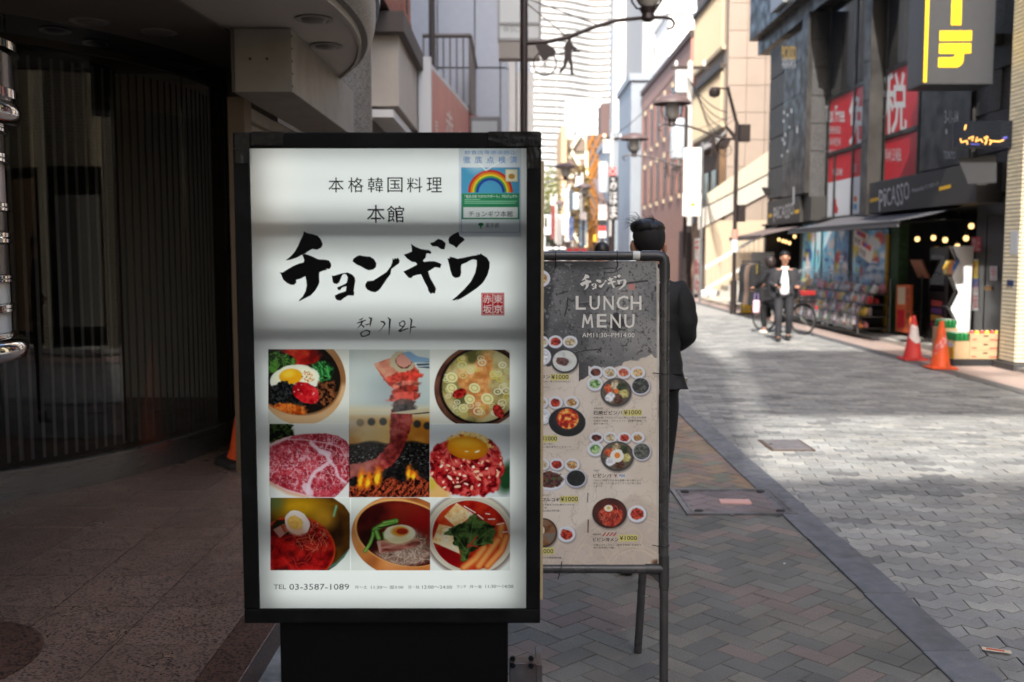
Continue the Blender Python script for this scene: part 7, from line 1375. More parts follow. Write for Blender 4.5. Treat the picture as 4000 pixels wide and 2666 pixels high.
# lightbox sign behind the lamp post
o = thing('frosted_lightbox_sign', 'frosted white projecting lightbox with faint grey logo behind the lamp post', 'sign', (.1, 18, 4.6)); a = dat(1146, 134, 18); c_ = dat(1241, 0, 18)
MB().box(a.x, c_.x, 18.0, 18.35, a.z + .32, 8).build('cabinet', mat('frosted_white', S(206, 210, 210), .35), o); MB().box(a.x, c_.x, 18.0, 18.35, a.z, a.z + .30).build('base_box', mat('sign_base_grey', S(150, 144, 138), .5), o)
for z in (a.z + .30, dat(1200, 58, 18).z): MB().box(a.x - .01, c_.x + .01, 17.98, 18.37, z, z + .045).build('frame_rail', m_mg, o)
for x in (a.x, c_.x): MB().box(x - .02, x + .02, 17.985, 18.36, a.z + .35, 8).build('frame_side', m_mg, o)
mb = MB(); fs2 = lambda x, y: (lambda p: (p.x, 17.995, p.z))(dat(x, y, 18)); textfit(mb, 'SIC', fs2, 1172, 61, 1192, 74); stroke(mb, [(1163 + 5 * math.cos(a_), 67 + 5 * math.sin(a_)) for a_ in np.linspace(0, 6.3, 16)], 1.6, fs2); stroke(mb, [(1158, 67), (1168, 67)], 1.4, fs2); mb.build('logo_lettering', mat('faint_grey', S(150, 154, 156), .5), o)
# unseen block and raised panel added behind the viewer to shade the road
o = thing('rear_shade_block', 'unseen block added behind the viewer to cast shade on the near road', 'building', (5, -18, 0)); MB().box(-4.4, 3.6, -30, -15, 0, 21.1).build('wall', m_mg, o)
for k in range(5):
    for j in range(2): MB().box(-1.6 + j * 2.6, .2 + j * 2.6, -15, -14.95, 3 + k * 3.2, 5 + k * 3.2).build('window', m_win, o)
MB().box(-2.6, .5, -16.5, -16.1, 25.1, 31.2).build('shade_panel', m_wh, o)  # unseen panel added above the block, shaped to shade the road farther on
MB().box(-4.2, 3.4, -16.08, -15.98, 27.9, 28.05).build('shade_panel_beam', m_mg, o)
for x in (-4.2, 3.2): MB().box(x, x + .2, -16.4, -16.1, 21.1, 28.3).build('shade_panel_leg', m_mg, o)
# ================================================================ STREET LAMPS, POLES, SIGNS
m_lamp = mat('lamp_brown', S(62, 54, 53), .4, metal=.4, var=.1); m_hood = mat('lamp_hood', S(98, 82, 81), .5, var=.08); m_globe = mat('lamp_globe', S(190, 186, 178), .3)
def lamp(label, loc, rz, tall=6.6, sculpt=True, extra=False):
    o = thing('street_lamp', label, 'street lamp', loc, 'ornate street lamps', local=True); o.rotation_euler = (0, 0, rz)
    MB().tube([(0, 0, 0), (0, 0, .9)], .085, 12).build('pole_base', m_lamp, o, smooth=True); MB().tube([(0, 0, .9), (0, 0, tall)], .056, 12).build('pole', m_lamp, o, smooth=True)
    arm = [(0, 4.62), (.3, 4.63), (.6, 4.69), (1.0, 4.84), (1.3, 4.93), (1.76, 4.975), (2.0, 4.975), (2.10, 4.95), (2.14, 4.89), (2.11, 4.83), (2.04, 4.815)]
    MB().tube([(x, 0, z) for x, z in arm], [.035, .032, .03, .028, .028, .028, .026, .024, .022, .02, .02], 8).build('arm', m_lamp, o, smooth=True)
    for a in ((.0, 5.2, .62, 4.7), (0, 5.25, 1.05, 4.87)): MB().tube([(a[0], 0, a[1]), (a[2], 0, a[3])], .008, 5).build('stay_rod', m_lamp, o)
    MB().lathe([(.06, 4.92), (.10, 4.95), (.085, 5.02), (.12, 5.08), (.12, 5.11), (0, 5.11)], 16, (1.76, 0, 0)).build('collar', m_lamp, o, smooth=True)
    MB().lathe([(.08, 5.11), (.16, 5.2), (.185, 5.35), (.17, 5.5)], 16, (1.76, 0, 0)).build('globe', m_globe, o, smooth=True)
    for k in range(4):
        a = math.pi / 4 + k * math.pi / 2; MB().tube([(1.76 + r * math.cos(a), r * math.sin(a), z) for r, z in ((.08, 5.10), (.2, 5.13), (.29, 5.24), (.32, 5.40), (.31, 5.53))], .014, 6).build('cage_rib', m_lamp, o)
    MB().lathe([(.50, 5.50), (.49, 5.54), (.40, 5.63), (.25, 5.70), (.1, 5.735), (0, 5.74)], 28, (1.76, 0, 0)).build('hood', m_hood, o, smooth=True)
    if sculpt:
        w = MB(); n = 24; w.tube([(.30 + .165 * math.cos(2 * math.pi * k / n), 0, 4.33 + .165 * math.sin(2 * math.pi * k / n)) for k in range(n)], .010, 6, closed=True); w.build('rickshaw_wheel', m_lamp, o)
        for k in range(8): a = k * math.pi / 4; MB().tube([(.30, 0, 4.33), (.30 + .16 * math.cos(a), 0, 4.33 + .16 * math.sin(a))], .004, 4).build('wheel_spoke', m_lamp, o)
        MB().prism([(x, -.02, z) for x, z in ((.16, 4.60), (.22, 4.66), (.30, 4.62), (.40, 4.56), (.46, 4.50), (.44, 4.44), (.36, 4.42), (.30, 4.36), (.24, 4.42), (.20, 4.52))], (0, .04, 0)).build('rickshaw_cab', m_lamp, o); MB().tube([(.42, 0, 4.46), (.70, 0, 4.5), (.80, 0, 4.5)], .010, 5).build('rickshaw_shaft', m_lamp, o)
        MB().prism([(x, -.015, z) for x, z in ((.58, 4.44), (.57, 4.56), (.60, 4.62), (.63, 4.66), (.60, 4.68), (.54, 4.70), (.60, 4.745), (.66, 4.75), (.72, 4.70), (.67, 4.68), (.67, 4.64), (.70, 4.58), (.76, 4.54), (.74, 4.51), (.68, 4.52), (.68, 4.40), (.70, 4.30), (.70, 4.20), (.73, 4.18), (.67, 4.18), (.66, 4.30), (.63, 4.38), (.60, 4.28), (.53, 4.20), (.50, 4.22), (.56, 4.30))], (0, .03, 0)).build('runner_figure', m_lamp, o)
        MB().tube([(.62, 0, 4.75), (.62, 0, 4.70)], .006, 4).build('hanger', m_lamp, o)
    if extra:
        MB().tube([(0, 0, 5.0), (.28, .1, 5.85), (.30, .1, 5.95)], .045, 6).build('camera_arm', m_lamp, o); MB().tube([(.3, .1, 5.9), (.62, .1, 5.92)], .025, 6).build('camera_bracket', m_lamp, o); MB().lathe([(.0, 5.95), (.10, 5.93), (.15, 5.86), (.15, 5.76), (.11, 5.70), (0, 5.66)], 16, (.66, .1, 0)).build('camera_dome', m_lamp, o, smooth=True); MB().box(-.34, -.07, -.1, .1, 4.55, 5.0).build('control_box', m_lamp, o, bevel=.01); MB().box(-.26, -.06, -.08, .08, 2.45, 2.9).build('control_box', m_lamp, o, bevel=.01); MB().prism([(.05, -.03, 4.75), (.3, -.03, 4.98), (.3, -.03, 4.9), (.05, -.03, 4.6)], (0, .06, 0)).build('speaker_horn', m_lamp, o)
        MB().tube([(0, 0, 2.0), (0, 0, 2.25)], .0875, 12, cap=False).build('pink_band', mat('pink_band', S(190, 140, 124), .7), o); MB().tube([(0, 0, 1.65), (0, 0, 1.98)], .0865, 12, cap=False).build('notice_band', m_pw, o)
    return o
lamp('near lamp post with a rickshaw silhouette rising behind the lit sign', (.17, 14.5, 0), 0, 7.5)
lamp('lamp post with camera dome and control boxes beside the white staircase', (5.93, 26.65, .005), math.pi + .12, 5.05, True, True)
lamp('second lamp post on the right, in front of the brick block', (5.95, 34.5, 0), math.pi - .1); lamp('lamp post on the left of the far street, against the tower', (.7, 46, 0), .1); lamp('fourth lamp post on the right against the golden lattice', (6.1, 60, 0), math.pi); lamp('smallest visible lamp post before the blue banner', (5.6, 80, 0), math.pi, 6.6, False)
# utility poles
m_cp = mat('concrete_pole', S(196, 192, 186), .8, var=.08); m_tr = mat('transformer_grey', S(176, 184, 192), .5)
def upole(label, x, y, h, tr, arm=True):
    o = thing('utility_pole', label, 'utility pole', (x, y, 0), 'utility poles', local=True); MB().tube([(0, 0, 0), (0, 0, h)], [.16, .11], 12).build('pole', m_cp, o, smooth=True)
    MB().tube([(0, 0, 0), (0, 0, 2.6)], .175, 12).build('pole_sleeve', m_lamp, o, smooth=True)
    for (dx, z, r, hh) in tr: MB().lathe([(0, z), (r, z), (r, z + hh), (r * .8, z + hh + .1), (0, z + hh + .12)], 16, (dx, -.1, 0)).build('transformer', m_tr, o, smooth=True)
    MB().box(-.55, -.12, -.2, .15, h - 1.1, h - .3).build('switch_box', m_lg, o, bevel=.03); MB().box(-.7, .7, -.06, .06, h - .25, h - .15).build('cross_arm', m_lamp, o)
    for k in range(3): MB().lathe([(.05, h - .15), (.06, h - .05), (.03, h + .05), (0, h + .06)], 8, (-.5 + k * .5, 0, 0)).build('insulator', m_wh, o)
    return o
upole('pale utility pole with transformers in front of the tan building', 6.35, 36.2, 8.4, [(-.42, 5.0, .28, 1.3)]); upole('utility pole with a fat grey transformer near the blue building', 5.95, 60, 8.6, [(-.5, 5.2, .32, 1.7)]); upole('distant utility pole in front of the lattice building', 6.0, 86, 8.4, [(-.5, 5.3, .3, 1.3)]); upole('smallest distant utility pole beside the white banner', 5.0, 88, 7.5, [(-.45, 3.6, .3, 1.2)]); upole('distant utility pole on the left of the bright banners', 4.4, 100, 7.4, [(-.4, 3.9, .3, 1.4)])
# overhead cables
m_cab = mat('cable_black', S(28, 28, 30), .6)
def cable(a, b, sag, label):
    a, b = Vector(a), Vector(b); pts = [a.lerp(b, t) - Vector((0, 0, sag * 4 * t * (1 - t))) for t in np.linspace(0, 1, 12)]; o = MB().tube(pts, .018, 5).build('overhead_cable', m_cab); tag(o, label, 'cable', 'overhead cables')
for i in range(5): cable((6.2 + .1 * i, 36.1, 7.9 - .12 * i), (7.0, 33.0, 6.2 - .25 * i), .25 + .08 * i, '%s of the cables looping from the pale pole to the tan building' % ['first', 'second', 'third', 'fourth', 'fifth'][i])
cable((5.4, 59.9, 8.4), (6.0, 36.2, 8.2), .5, 'long cable between the two transformer poles')
# white vertical sign near the second lamp
o = thing('white_vertical_sign', 'tall blank white lightbox sign hanging beside the brick block', 'sign', (6.0, 33, 3.5)); a = dat(1571, 441, 33); c_ = dat(1612, 340, 33); MB().box(a.x, c_.x, 33, 33.2, a.z, c_.z).build('cabinet', mat('lightbox_white', S(238, 240, 238), .4), o, bevel=.015)
MB().tube([((a.x + c_.x) / 2 + .33, 33.1, 0), ((a.x + c_.x) / 2 + .33, 33.1, c_.z + .2)], .04, 8).build('post', mat('post_grey', S(110, 112, 114), .5), o)
o = thing('noodle_bowl_sign', 'square white sign with a bowl drawing under the blank lightbox', 'sign', (6.0, 33, 2.7)); a = dat(1569, 497, 33); c_ = dat(1611, 443, 33); MB().box(a.x, c_.x, 33, 33.2, a.z, c_.z).build('cabinet', MATS['lightbox_white'], o, bevel=.015); f33 = lambda x, y: (lambda p: (p.x, 32.99, p.z))(dat(x, y, 33)); mb = MB(); stroke(mb, [(1577, 472), (1582, 480), (1592, 483), (1602, 480), (1606, 473)], 2.2, f33); stroke(mb, [(1579, 462), (1592, 459), (1604, 463)], .8, f33); mb.build('bowl_print', m_bk, o); mb = MB(); shapes(mb, [[(1586, 468), (1592, 466), (1598, 468), (1598, 473), (1592, 475), (1586, 473)]], f33); mb.build('noodle_print', mat('noodle_orange', S(226, 160, 60), .5), o)
def board(label, x0, y0, x1, y1, Y, m, txt=None, tm=None, vert=True, name='hanging_sign', post=False, foot=None):
    a = dat(x0, y1, Y); c_ = dat(x1, y0, Y); z0 = a.z if foot is None else foot; o = thing(name, label, 'sign', ((a.x + c_.x) / 2, Y, max(z0, 0)), 'signs along the street'); MB().box(a.x, c_.x, Y, Y + .18, max(z0, .02), c_.z).build('cabinet', m, o, bevel=.012)
    if txt: mb = MB(); ff = lambda x, y: (lambda p: (p.x, Y - .008, p.z))(dat(x, y, Y)); w = (x1 - x0) * .12; textfit(mb, txt, ff, x0 + w, y0 + w, x1 - w, y1 - w, vertical=vert, bold=.005); mb.build('lettering', tm, o)
    MB().tube([((a.x + c_.x) / 2, Y + .1, 0), ((a.x + c_.x) / 2, Y + .1, max(z0, 0) + .05)], .05, 6).build('post', m_lamp, o)
m_sr = mat('sign_red', S(206, 60, 56), .5); m_sb = mat('sign_blue', S(60, 110, 190), .5); m_sk = mat('sign_black', S(40, 40, 42), .5)
board('slender white standing sign with red lettering by the staircase', 1595, 548, 1608, 680, 36, m_wh, '千駄々', m_sr, True, 'standing_sign', foot=.15)
board('tall black sign with bold white kana before the blue building', 1399, 405, 1421, 506, 58, m_sk, 'みほま', m_let); board('red disc sign above the black kana sign', 1400, 385, 1416, 404, 58.2, m_sr, '○', m_let, False)
board('white board atop the stacked signs by the lattice building', 1375, 487, 1394, 505, 52, m_wh); board('grey slatted board over the stacked signs', 1375, 471, 1394, 486, 52, m_lg); board('red panel in the stacked signs by the lattice building', 1375, 520, 1393, 531, 52, m_sr); board('black strip in the stacked signs by the lattice building', 1375, 507, 1394, 518, 52, m_sk); board('white panel with dark letters in the stacked signs', 1375, 532, 1393, 547, 52, m_wh, 'カレー', m_bk, False); board('low white panel with red letters at the foot of the stacked signs', 1374, 556, 1393, 573, 52, m_wh, '焼肉', m_sr, False)
board('pink and red vertical banner at the far left of the street', 1266, 473, 1276, 551, 62, mat('sign_pink', S(226, 150, 150), .5), '居酒屋', m_sr); board('white vertical banner beside the pink one', 1278, 503, 1292, 563, 66, m_wh); board('tall white and grey banner left of the blue one', 1297, 458, 1306, 555, 70, m_wh, '火の国', m_sr); board('blue vertical banner with white lettering', 1307, 500, 1318, 551, 66, m_sb, 'うまい酒', m_let); board('dark gridded board above the blue banner', 1307, 437, 1317, 485, 74, mat('sign_slate', S(64, 74, 84), .5)); board('white and sky-blue vertical banner in the middle of the street end', 1332, 491, 1349, 566, 56, mat('sign_sky', S(150, 196, 230), .5), '魚貝', m_wh); board('white box sign over the sky-blue banner', 1333, 488, 1349, 506, 55.6, m_wh)
board('yellow kanban sign low beside the lattice building', 1363, 540, 1370, 556, 50, mat('sign_yel', S(236, 190, 60), .5))
o = thing('red_square_banner', 'low banner with three red squares across the street end', 'banner', (3.9, 46, 1.2))
for i, x in enumerate((1303, 1319, 1336)): a = dat(x, 583, 46); c_ = dat(x + 12, 571, 46); MB().box(a.x, c_.x, 46, 46.04, a.z - .1, c_.z).build('red_panel', m_sr, o)
a = dat(1300, 586, 46.1); c_ = dat(1352, 568, 46.1); MB().box(a.x, c_.x, 46.06, 46.12, a.z - .3, c_.z).build('back_board', mat('banner_grey', S(130, 120, 116), .6), o)
for x in (a.x + .1, c_.x - .1): MB().tube([(x, 46.09, 0), (x, 46.09, a.z - .25)], .03, 6).build('post', m_lamp, o)
# parked white van far up the street, bollard stand and cones of clutter
o = thing('parked_van', 'white van parked at the far left end of the street', 'van', (2.9, 70, 0)); MB().prism([(2.2, 70, .35), (2.2, 70, 1.5), (2.5, 70, 2.0), (3.8, 70, 2.0), (3.95, 70, 1.3), (3.95, 70, .35)], (0, 4.2, 0)).build('body', mat('van_white', S(226, 228, 230), .3, coat=.4), o, bevel=.06); MB().box(2.5, 3.75, 69.93, 70.0, 1.3, 1.85).build('windscreen', m_win, o)
for x in (2.35, 3.75): MB().lathe([(0, -.1), (.32, -.1), (.32, .1), (0, .1)], 16, (x, 70.8, .32), axis='x').build('wheel', m_rub, o); MB().box(x - .12, x + .12, 69.94, 70, .75, .9).build('headlight', m_wh, o)
o = thing('banner_stand_weights', 'pair of white water weights at the foot of a banner pole', 'weights', (6.9, 35, .09))
for x in (6.75, 7.05): MB().lathe([(0, 0), (.13, .0), (.15, .05), (.15, .18), (.1, .24), (0, .25)], 14, (x, 35.0, .09)).build('weight', m_wh, o, smooth=True)
MB().tube([(6.75, 35, .3), (6.75, 35, 3.2)], .02, 6).build('pole', m_black, o)
# ================================================================ PEOPLE
CLAD = lambda V: [(*v[:3], *[r * (1.0 if (i in (4, 5, 6, 7) or False) else .62) for r in v[3:]]) for i, v in enumerate(V)]      # body under clothes: slimmer than the garment
def skinmesh(name, V, E, m, parent, sub=2, root=0, flat=None):
    """V: (x,y,z,r) or (x,y,z,rx,ry); grown with a skin surface and smoothed into one continuous mesh"""
    me = bpy.data.meshes.new(name); me.from_pydata([v[:3] for v in V], E, []); o = bpy.data.objects.new(name, me)
    sk = o.modifiers.new('skin', 'SKIN'); sk.use_smooth_shade = True; sk.branch_smoothing = .4
    for i, v in enumerate(V):
        d = me.skin_vertices[0].data[i]; d.radius = (v[3], v[4] if len(v) > 4 else v[3]); d.use_root = (i == root)
    sb = o.modifiers.new('sub', 'SUBSURF'); sb.levels = sub; sb.render_levels = sub
    me2 = evaluated(o); me2.name = name
    bpy.data.objects.remove(o); me2.materials.clear(); me2.materials.append(m); me2.polygons.foreach_set('use_smooth', [True] * len(me2.polygons))
    o = bpy.data.objects.new(name, me2); COL.objects.link(o)
    if parent: o.parent = parent
    return o
def uvball(name, c, r, m, parent, deform=None, n=28, k=20):
    vs = []; fs = []
    for i in range(k + 1):
        th = math.pi * i / k
        for j in range(n):
            ph = 2 * math.pi * j / n; p = Vector((math.sin(th) * math.cos(ph), math.sin(th) * math.sin(ph), math.cos(th)))
            if deform: p = deform(p)
            vs.append((c[0] + p.x * r[0], c[1] + p.y * r[1], c[2] + p.z * r[2]))
    for i in range(k):
        for j in range(n): fs.append((i * n + j, i * n + (j + 1) % n, (i + 1) * n + (j + 1) % n, (i + 1) * n + j))
    return MB().faces(vs, fs).build(name, m, parent, smooth=True)
m_skin = mat('skin', S(180, 132, 108), .55, var=.05); m_hair = mat('hair_black', S(20, 18, 18), .45, stretch=(1, 1, .2), var=.3, vs=60); m_jk = mat('jacket_black', S(17, 17, 19), .75, var=.25, vs=14, bump=.25, bs=24); m_tr2 = mat('trousers_black', S(18, 18, 20), .9, var=.15)
def hand(parent, p, d, m, curl=.5, s=1.0, nm='hand'):
    """palm and five bent fingers, root p, pointing along d"""
    d = Vector(d).normalized(); up = Vector((0, 0, 1)) if abs(d.z) < .9 else Vector((1, 0, 0)); a = d.cross(up).normalized(); b = a.cross(d).normalized(); p = Vector(p)
    V = []; E = []
    def add(q, r): V.append((*q, r)); return len(V) - 1
    w = add(p, .026 * s); c = add(p + d * .05 * s, .032 * s); E.append((w, c))
    for i, (off, L) in enumerate(((-.028, .062), (-.010, .075), (.010, .072), (.028, .058))):
        q = p + d * .075 * s + a * off * s; j0 = add(q, .010 * s); E.append((c, j0)); j1 = add(q + (d * (1 - curl * .4) - b * curl) * L * .5 * s, .009 * s); E.append((j0, j1)); j2 = add(q + (d * (1 - curl) - b * curl * 1.5) * L * .85 * s, .008 * s); E.append((j1, j2))
    t0 = add(p + d * .03 * s - a * .038 * s, .012 * s); E.append((c, t0)); t1 = add(p + d * .07 * s - a * .055 * s - b * .01 * s, .010 * s); E.append((t0, t1))
    return skinmesh(nm, V, E, m, parent, 1)
# --- man in a black jacket behind the menu board, seen from behind
P = thing('person', 'person in a black jacket standing with back turned behind the menu board', 'person', (.683, 5.0, 0), local=True)
H = 1.0
body = [(0, 0, .98, .13, .10), (0, .0, 1.18, .15, .11), (0, .01, 1.38, .17, .11), (0, .0, 1.50, .075), (0, .005, 1.585, .062), (0, .01, 1.66, .07), (0, .012, 1.73, .074, .088), (0, .012, 1.80, .055),
        (.075, 0, .90, .085), (.06, .02, .52, .062), (.055, -.01, .09, .045), (.055, .10, .04, .03), (-.075, 0, .90, .085), (-.085, .02, .52, .062), (-.09, -.01, .09, .045), (-.09, .10, .04, .03),
        (.17, 0, 1.46, .045), (.188, -.02, 1.25, .03), (.135, .20, 1.18, .026), (-.17, 0, 1.46, .045), (-.188, -.02, 1.25, .03), (-.135, .20, 1.18, .026)]
edges = [(0, 1), (1, 2), (2, 3), (3, 4), (4, 5), (5, 6), (6, 7), (0, 8), (8, 9), (9, 10), (10, 11), (0, 12), (12, 13), (13, 14), (14, 15), (2, 16), (16, 17), (17, 18), (2, 19), (19, 20), (20, 21)]
skinmesh('body', CLAD(body), edges, m_skin, P)
jk = [(0, 0, 1.05, .165, .125), (0, 0, 1.14, .185, .14), (0, 0, 1.30, .185, .145), (0, .005, 1.43, .165, .12), (0, .0, 1.53, .075), (.145, 0, 1.465, .078), (.178, -.01, 1.38, .078), (.188, -.02, 1.25, .072), (.165, .10, 1.19, .064), (.12, .19, 1.18, .054), (-.145, 0, 1.465, .078), (-.178, -.01, 1.38, .078), (-.188, -.02, 1.25, .072), (-.165, .10, 1.19, .064), (-.12, .19, 1.18, .054)]
j = skinmesh('jacket', jk, [(0, 1), (1, 2), (2, 3), (3, 4), (3, 5), (5, 6), (6, 7), (7, 8), (8, 9), (3, 10), (10, 11), (11, 12), (12, 13), (13, 14)], m_jk, P, 3, 1)
rg = np.random.default_rng(2)
for v in j.data.vertices:                                           # soft padded folds
    z = v.co.z; f_ = .0035 * math.sin(z * 62 + 2.2 * math.sin(v.co.x * 9)) * (1 if z < 1.36 else .3) + .003 * math.sin(v.co.x * 40 + z * 25); n_v = Vector((v.co.x * .6, v.co.y, 0)); n_v = n_v.normalized() if n_v.length > .01 else Vector((0, -1, 0)); v.co += n_v * f_
MB().lathe([(.074, 1.515), (.082, 1.53), (.080, 1.585), (.072, 1.59)], 20, (0, .0, 0)).build('collar', m_jk, P, smooth=True)
MB().lathe([(.14, .995), (.158, 1.0), (.166, 1.02), (.166, 1.06)], 24, (0, 0, 0)).build('hem_band', m_jk, P, smooth=True).scale = (1, .80, 1)
skinmesh('trousers', [(0, 0, 1.06, .14, .115), (.075, 0, .88, .105), (.06, .01, .50, .072), (.055, -.01, .10, .058), (-.075, 0, .88, .105), (-.085, .01, .50, .072), (-.09, -.01, .10, .058)], [(0, 1), (1, 2), (2, 3), (0, 4), (4, 5), (5, 6)], m_tr2, P)
for s in (-.09, .055): skinmesh('shoe', [(s, -.06, .045, .045), (s, .05, .045, .05), (s, .16, .035, .036)], [(0, 1), (1, 2)], m_black, P, 2, 1)
for s in (-1, 1): uvball('ear', (s * .079, .0, 1.675), (.014, .026, .036), m_skin, P, None, 12, 8)
def hairdef(p):
    q = p.copy(); 
    if q.z < -.15 and q.y > -.2: q *= .86
    return q
uvball('cropped_hair', (0, -.006, 1.725), (.0815, .10, .098), mat('hair_fade', S(24, 22, 22), .8, bump=.4, bs=300), P, hairdef)
def topdef(p):
    q = p.copy(); q.x += -.10 * max(0, q.z); lump = 1 + .03 * math.sin(7 * math.atan2(q.y, q.x)) * max(0, q.z) + .025 * math.sin(13 * q.x + 5 * q.y); return q * lump
uvball('top_hair', (-.004, .0, 1.772), (.087, .103, .046), m_hair, P, topdef)
hs = MB()
for k in range(120):
    a = rg.uniform(0, 6.28); r = rg.uniform(.3, 1); b0 = Vector((-.006 + .078 * r * math.cos(a), .09 * r * math.sin(a), 1.785 + .045 * (1 - r * r))); dv2 = Vector((-.035 + rg.uniform(-.02, .02), rg.uniform(-.02, .02), rg.uniform(.0, .03)));
    if b0.x < -.05: dv2 = Vector((-.055, rg.uniform(-.02, .02), rg.uniform(-.035, .02)))
    if b0.x > -.04 and k % 12: continue
    hs.tube([b0, b0 + dv2 * .6 + Vector((0, 0, .012)), b0 + dv2 * 1.1], [.0012, .0009, .0003], 4, cap=False)
hs.build('hair_strands', m_hair, P, kind='stuff')
hand(P, (.14, .19, 1.18), (-.6, .5, .3), m_skin); hand(P, (-.14, .19, 1.18), (.6, .5, .3), m_skin)
o = thing('phone_in_pocket', 'silver-edged phone sticking out of the black trousers pocket', 'phone', (.86, 5.05, 1.0)); MB().obox((.845, 5.0, 1.005), (.085, .012, .04), Matrix.Rotation(R(8), 3, 'Y')).build('case', m_ss, o, bevel=.004)
# --- generic clothed walker
def walker(label, loc, rz, s, coat, trous, hairm, bag=False):
    P = thing('person', label, 'person', loc, local=True); P.rotation_euler = (0, 0, rz); P.scale = (s, s, s)
    skinmesh('body', CLAD(body), edges, m_skin, P); skinmesh('coat', [(0, 0, .82, .20, .15), (0, 0, 1.05, .17, .13), (0, 0, 1.30, .18, .13), (0, .0, 1.44, .175, .11), (0, 0, 1.53, .07), (.175, 0, 1.47, .07), (.23, 0, 1.2, .06), (.21, .08, .98, .045), (-.175, 0, 1.47, .07), (-.23, 0, 1.2, .06), (-.21, .08, .98, .045)], [(0, 1), (1, 2), (2, 3), (3, 4), (3, 5), (5, 6), (6, 7), (3, 8), (8, 9), (9, 10)], coat, P, 2, 1)
    skinmesh('trousers', [(0, 0, .97, .13, .1), (.092, 0, .86, .095), (.105, .06, .50, .075), (.105, .0, .10, .06), (-.092, 0, .86, .095), (-.105, -.04, .50, .075), (-.105, -.15, .12, .06)], [(0, 1), (1, 2), (2, 3), (0, 4), (4, 5), (5, 6)], trous, P)
    uvball('hair', (0, -.008, 1.745), (.09, .108, .105), hairm, P, hairdef)
    for q in (1, -1): skinmesh('shoe', [(q * .105, -.05, .045, .045), (q * .105, .06, .045, .05), (q * .105, .16, .035, .034)], [(0, 1), (1, 2)], m_black, P, 2, 1)
    return P
walker('person with black hair and dark coat farther behind the menu board', (1.04, 11.6, 0), 0, .96, mat('coat_dark', S(40, 38, 40), .85), m_tr2, m_hair)
for i, (x, Y, s, c, lb) in enumerate(((4.2, 58, .95, S(60, 70, 90), 'tiny far walker in a slate coat'), (2.6, 64, .95, S(120, 60, 50), 'tiny far walker in a rust coat'), (4.9, 72, .95, S(40, 40, 44), 'tiny far walker in black by the signs'))): walker(lb, (x, Y, 0), math.pi * (i % 2), s, mat('coat_far%d' % i, c, .9), m_tr2, m_hair)
# --- man in a grey suit, walking towards the viewer and looking at his phone
P = thing('person', 'person in an open grey suit and white shirt walking while reading a phone', 'person', (5.03, 18.4, 0), local=True); P.rotation_euler = (0, 0, math.pi - .22); P.scale = (1.08, 1.0, .93)
m_suit = mat('suit_grey', S(46, 46, 51), .8, var=.08); m_shirt = mat('shirt_white', S(236, 238, 242), .7); m_lp = mat('lips', S(160, 100, 90), .6)
sb = [(0, 0, .96, .12, .09), (0, 0, 1.15, .13, .10), (0, 0, 1.38, .155, .10), (0, .005, 1.49, .06), (0, .03, 1.55, .056), (0, .055, 1.62, .064), (0, .06, 1.68, .07, .085), (0, .05, 1.74, .05),
      (.085, 0, .88, .08), (.085, .06, .50, .058), (.085, .02, .10, .042), (.085, .15, .05, .036), (-.085, 0, .88, .08), (-.09, -.02, .50, .058), (-.09, -.20, .16, .042), (-.09, -.12, .06, .036),
      (.17, 0, 1.44, .05), (.245, -.03, 1.18, .042), (.14, .20, 1.12, .034), (-.17, 0, 1.44, .05), (-.245, -.03, 1.18, .042), (-.19, .18, 1.09, .034)]
skinmesh('body', CLAD(sb), edges, m_skin, P)
skinmesh('shirt', [(0, .03, .90, .10, .10), (0, .04, 1.2, .085, .105), (0, .035, 1.40, .085, .095), (0, .02, 1.49, .066)], [(0, 1), (1, 2), (2, 3)], m_shirt, P, 2, 1)
for q in (-1, 1):
    skinmesh('suit_side', [(q * .118, -.0, .82, .072, .135), (q * .112, -.0, 1.10, .075, .13), (q * .115, 0, 1.34, .078, .12), (q * .085, -.01, 1.46, .06)], [(0, 1), (1, 2), (2, 3)], m_suit, P, 2, 1)
    skinmesh('sleeve', [(q * .125, -.005, 1.45, .072), (q * .185, -.015, 1.36, .064), (q * .232, -.03, 1.17, .05), (q * .19, .09, 1.13, .045), (q * (.15 if q > 0 else .195), .19, 1.115, .040)], [(0, 1), (1, 2), (2, 3), (3, 4)], m_suit, P, 2, 1)
    MB().prism([(q * .03, .125, 1.45), (q * .10, .115, 1.42), (q * .115, .125, 1.25), (q * .085, .135, 1.18)], (0, .012, 0)).build('lapel', m_suit, P)
    MB().prism([(q * .005, .09, 1.46), (q * .06, .07, 1.50), (q * .05, .10, 1.425)], (0, .014, 0)).build('shirt_collar', m_shirt, P)
skinmesh('suit_back', [(0, -.06, .86, .16, .06), (0, -.06, 1.15, .16, .06), (0, -.05, 1.40, .15, .06)], [(0, 1), (1, 2)], m_suit, P, 2, 1)
skinmesh('trousers', [(0, 0, 1.03, .12, .10), (.088, 0, .86, .09), (.088, .07, .50, .07), (.085, .02, .06, .055), (-.088, 0, .86, .09), (-.092, -.01, .50, .07), (-.09, -.19, .13, .055)], [(0, 1), (1, 2), (2, 3), (0, 4), (4, 5), (5, 6)], m_suit, P)
MB().lathe([(.125, 1.0), (.128, 1.015), (.125, 1.04)], 24).build('belt', m_black, P, smooth=True).scale = (1, .8, 1)
skinmesh('shoe', [(.085, -.03, .045, .045), (.085, .08, .045, .05), (.085, .19, .035, .036)], [(0, 1), (1, 2)], m_black, P, 2, 1); skinmesh('shoe', [(-.09, -.24, .12, .042), (-.09, -.16, .07, .046), (-.09, -.08, .04, .036)], [(0, 1), (1, 2)], m_black, P, 2, 1)
uvball('hair', (0, .03, 1.715), (.088, .10, .088), m_hair, P, lambda p: p * (.80 if (p.y > .35 and p.z < .28) else 1.0))
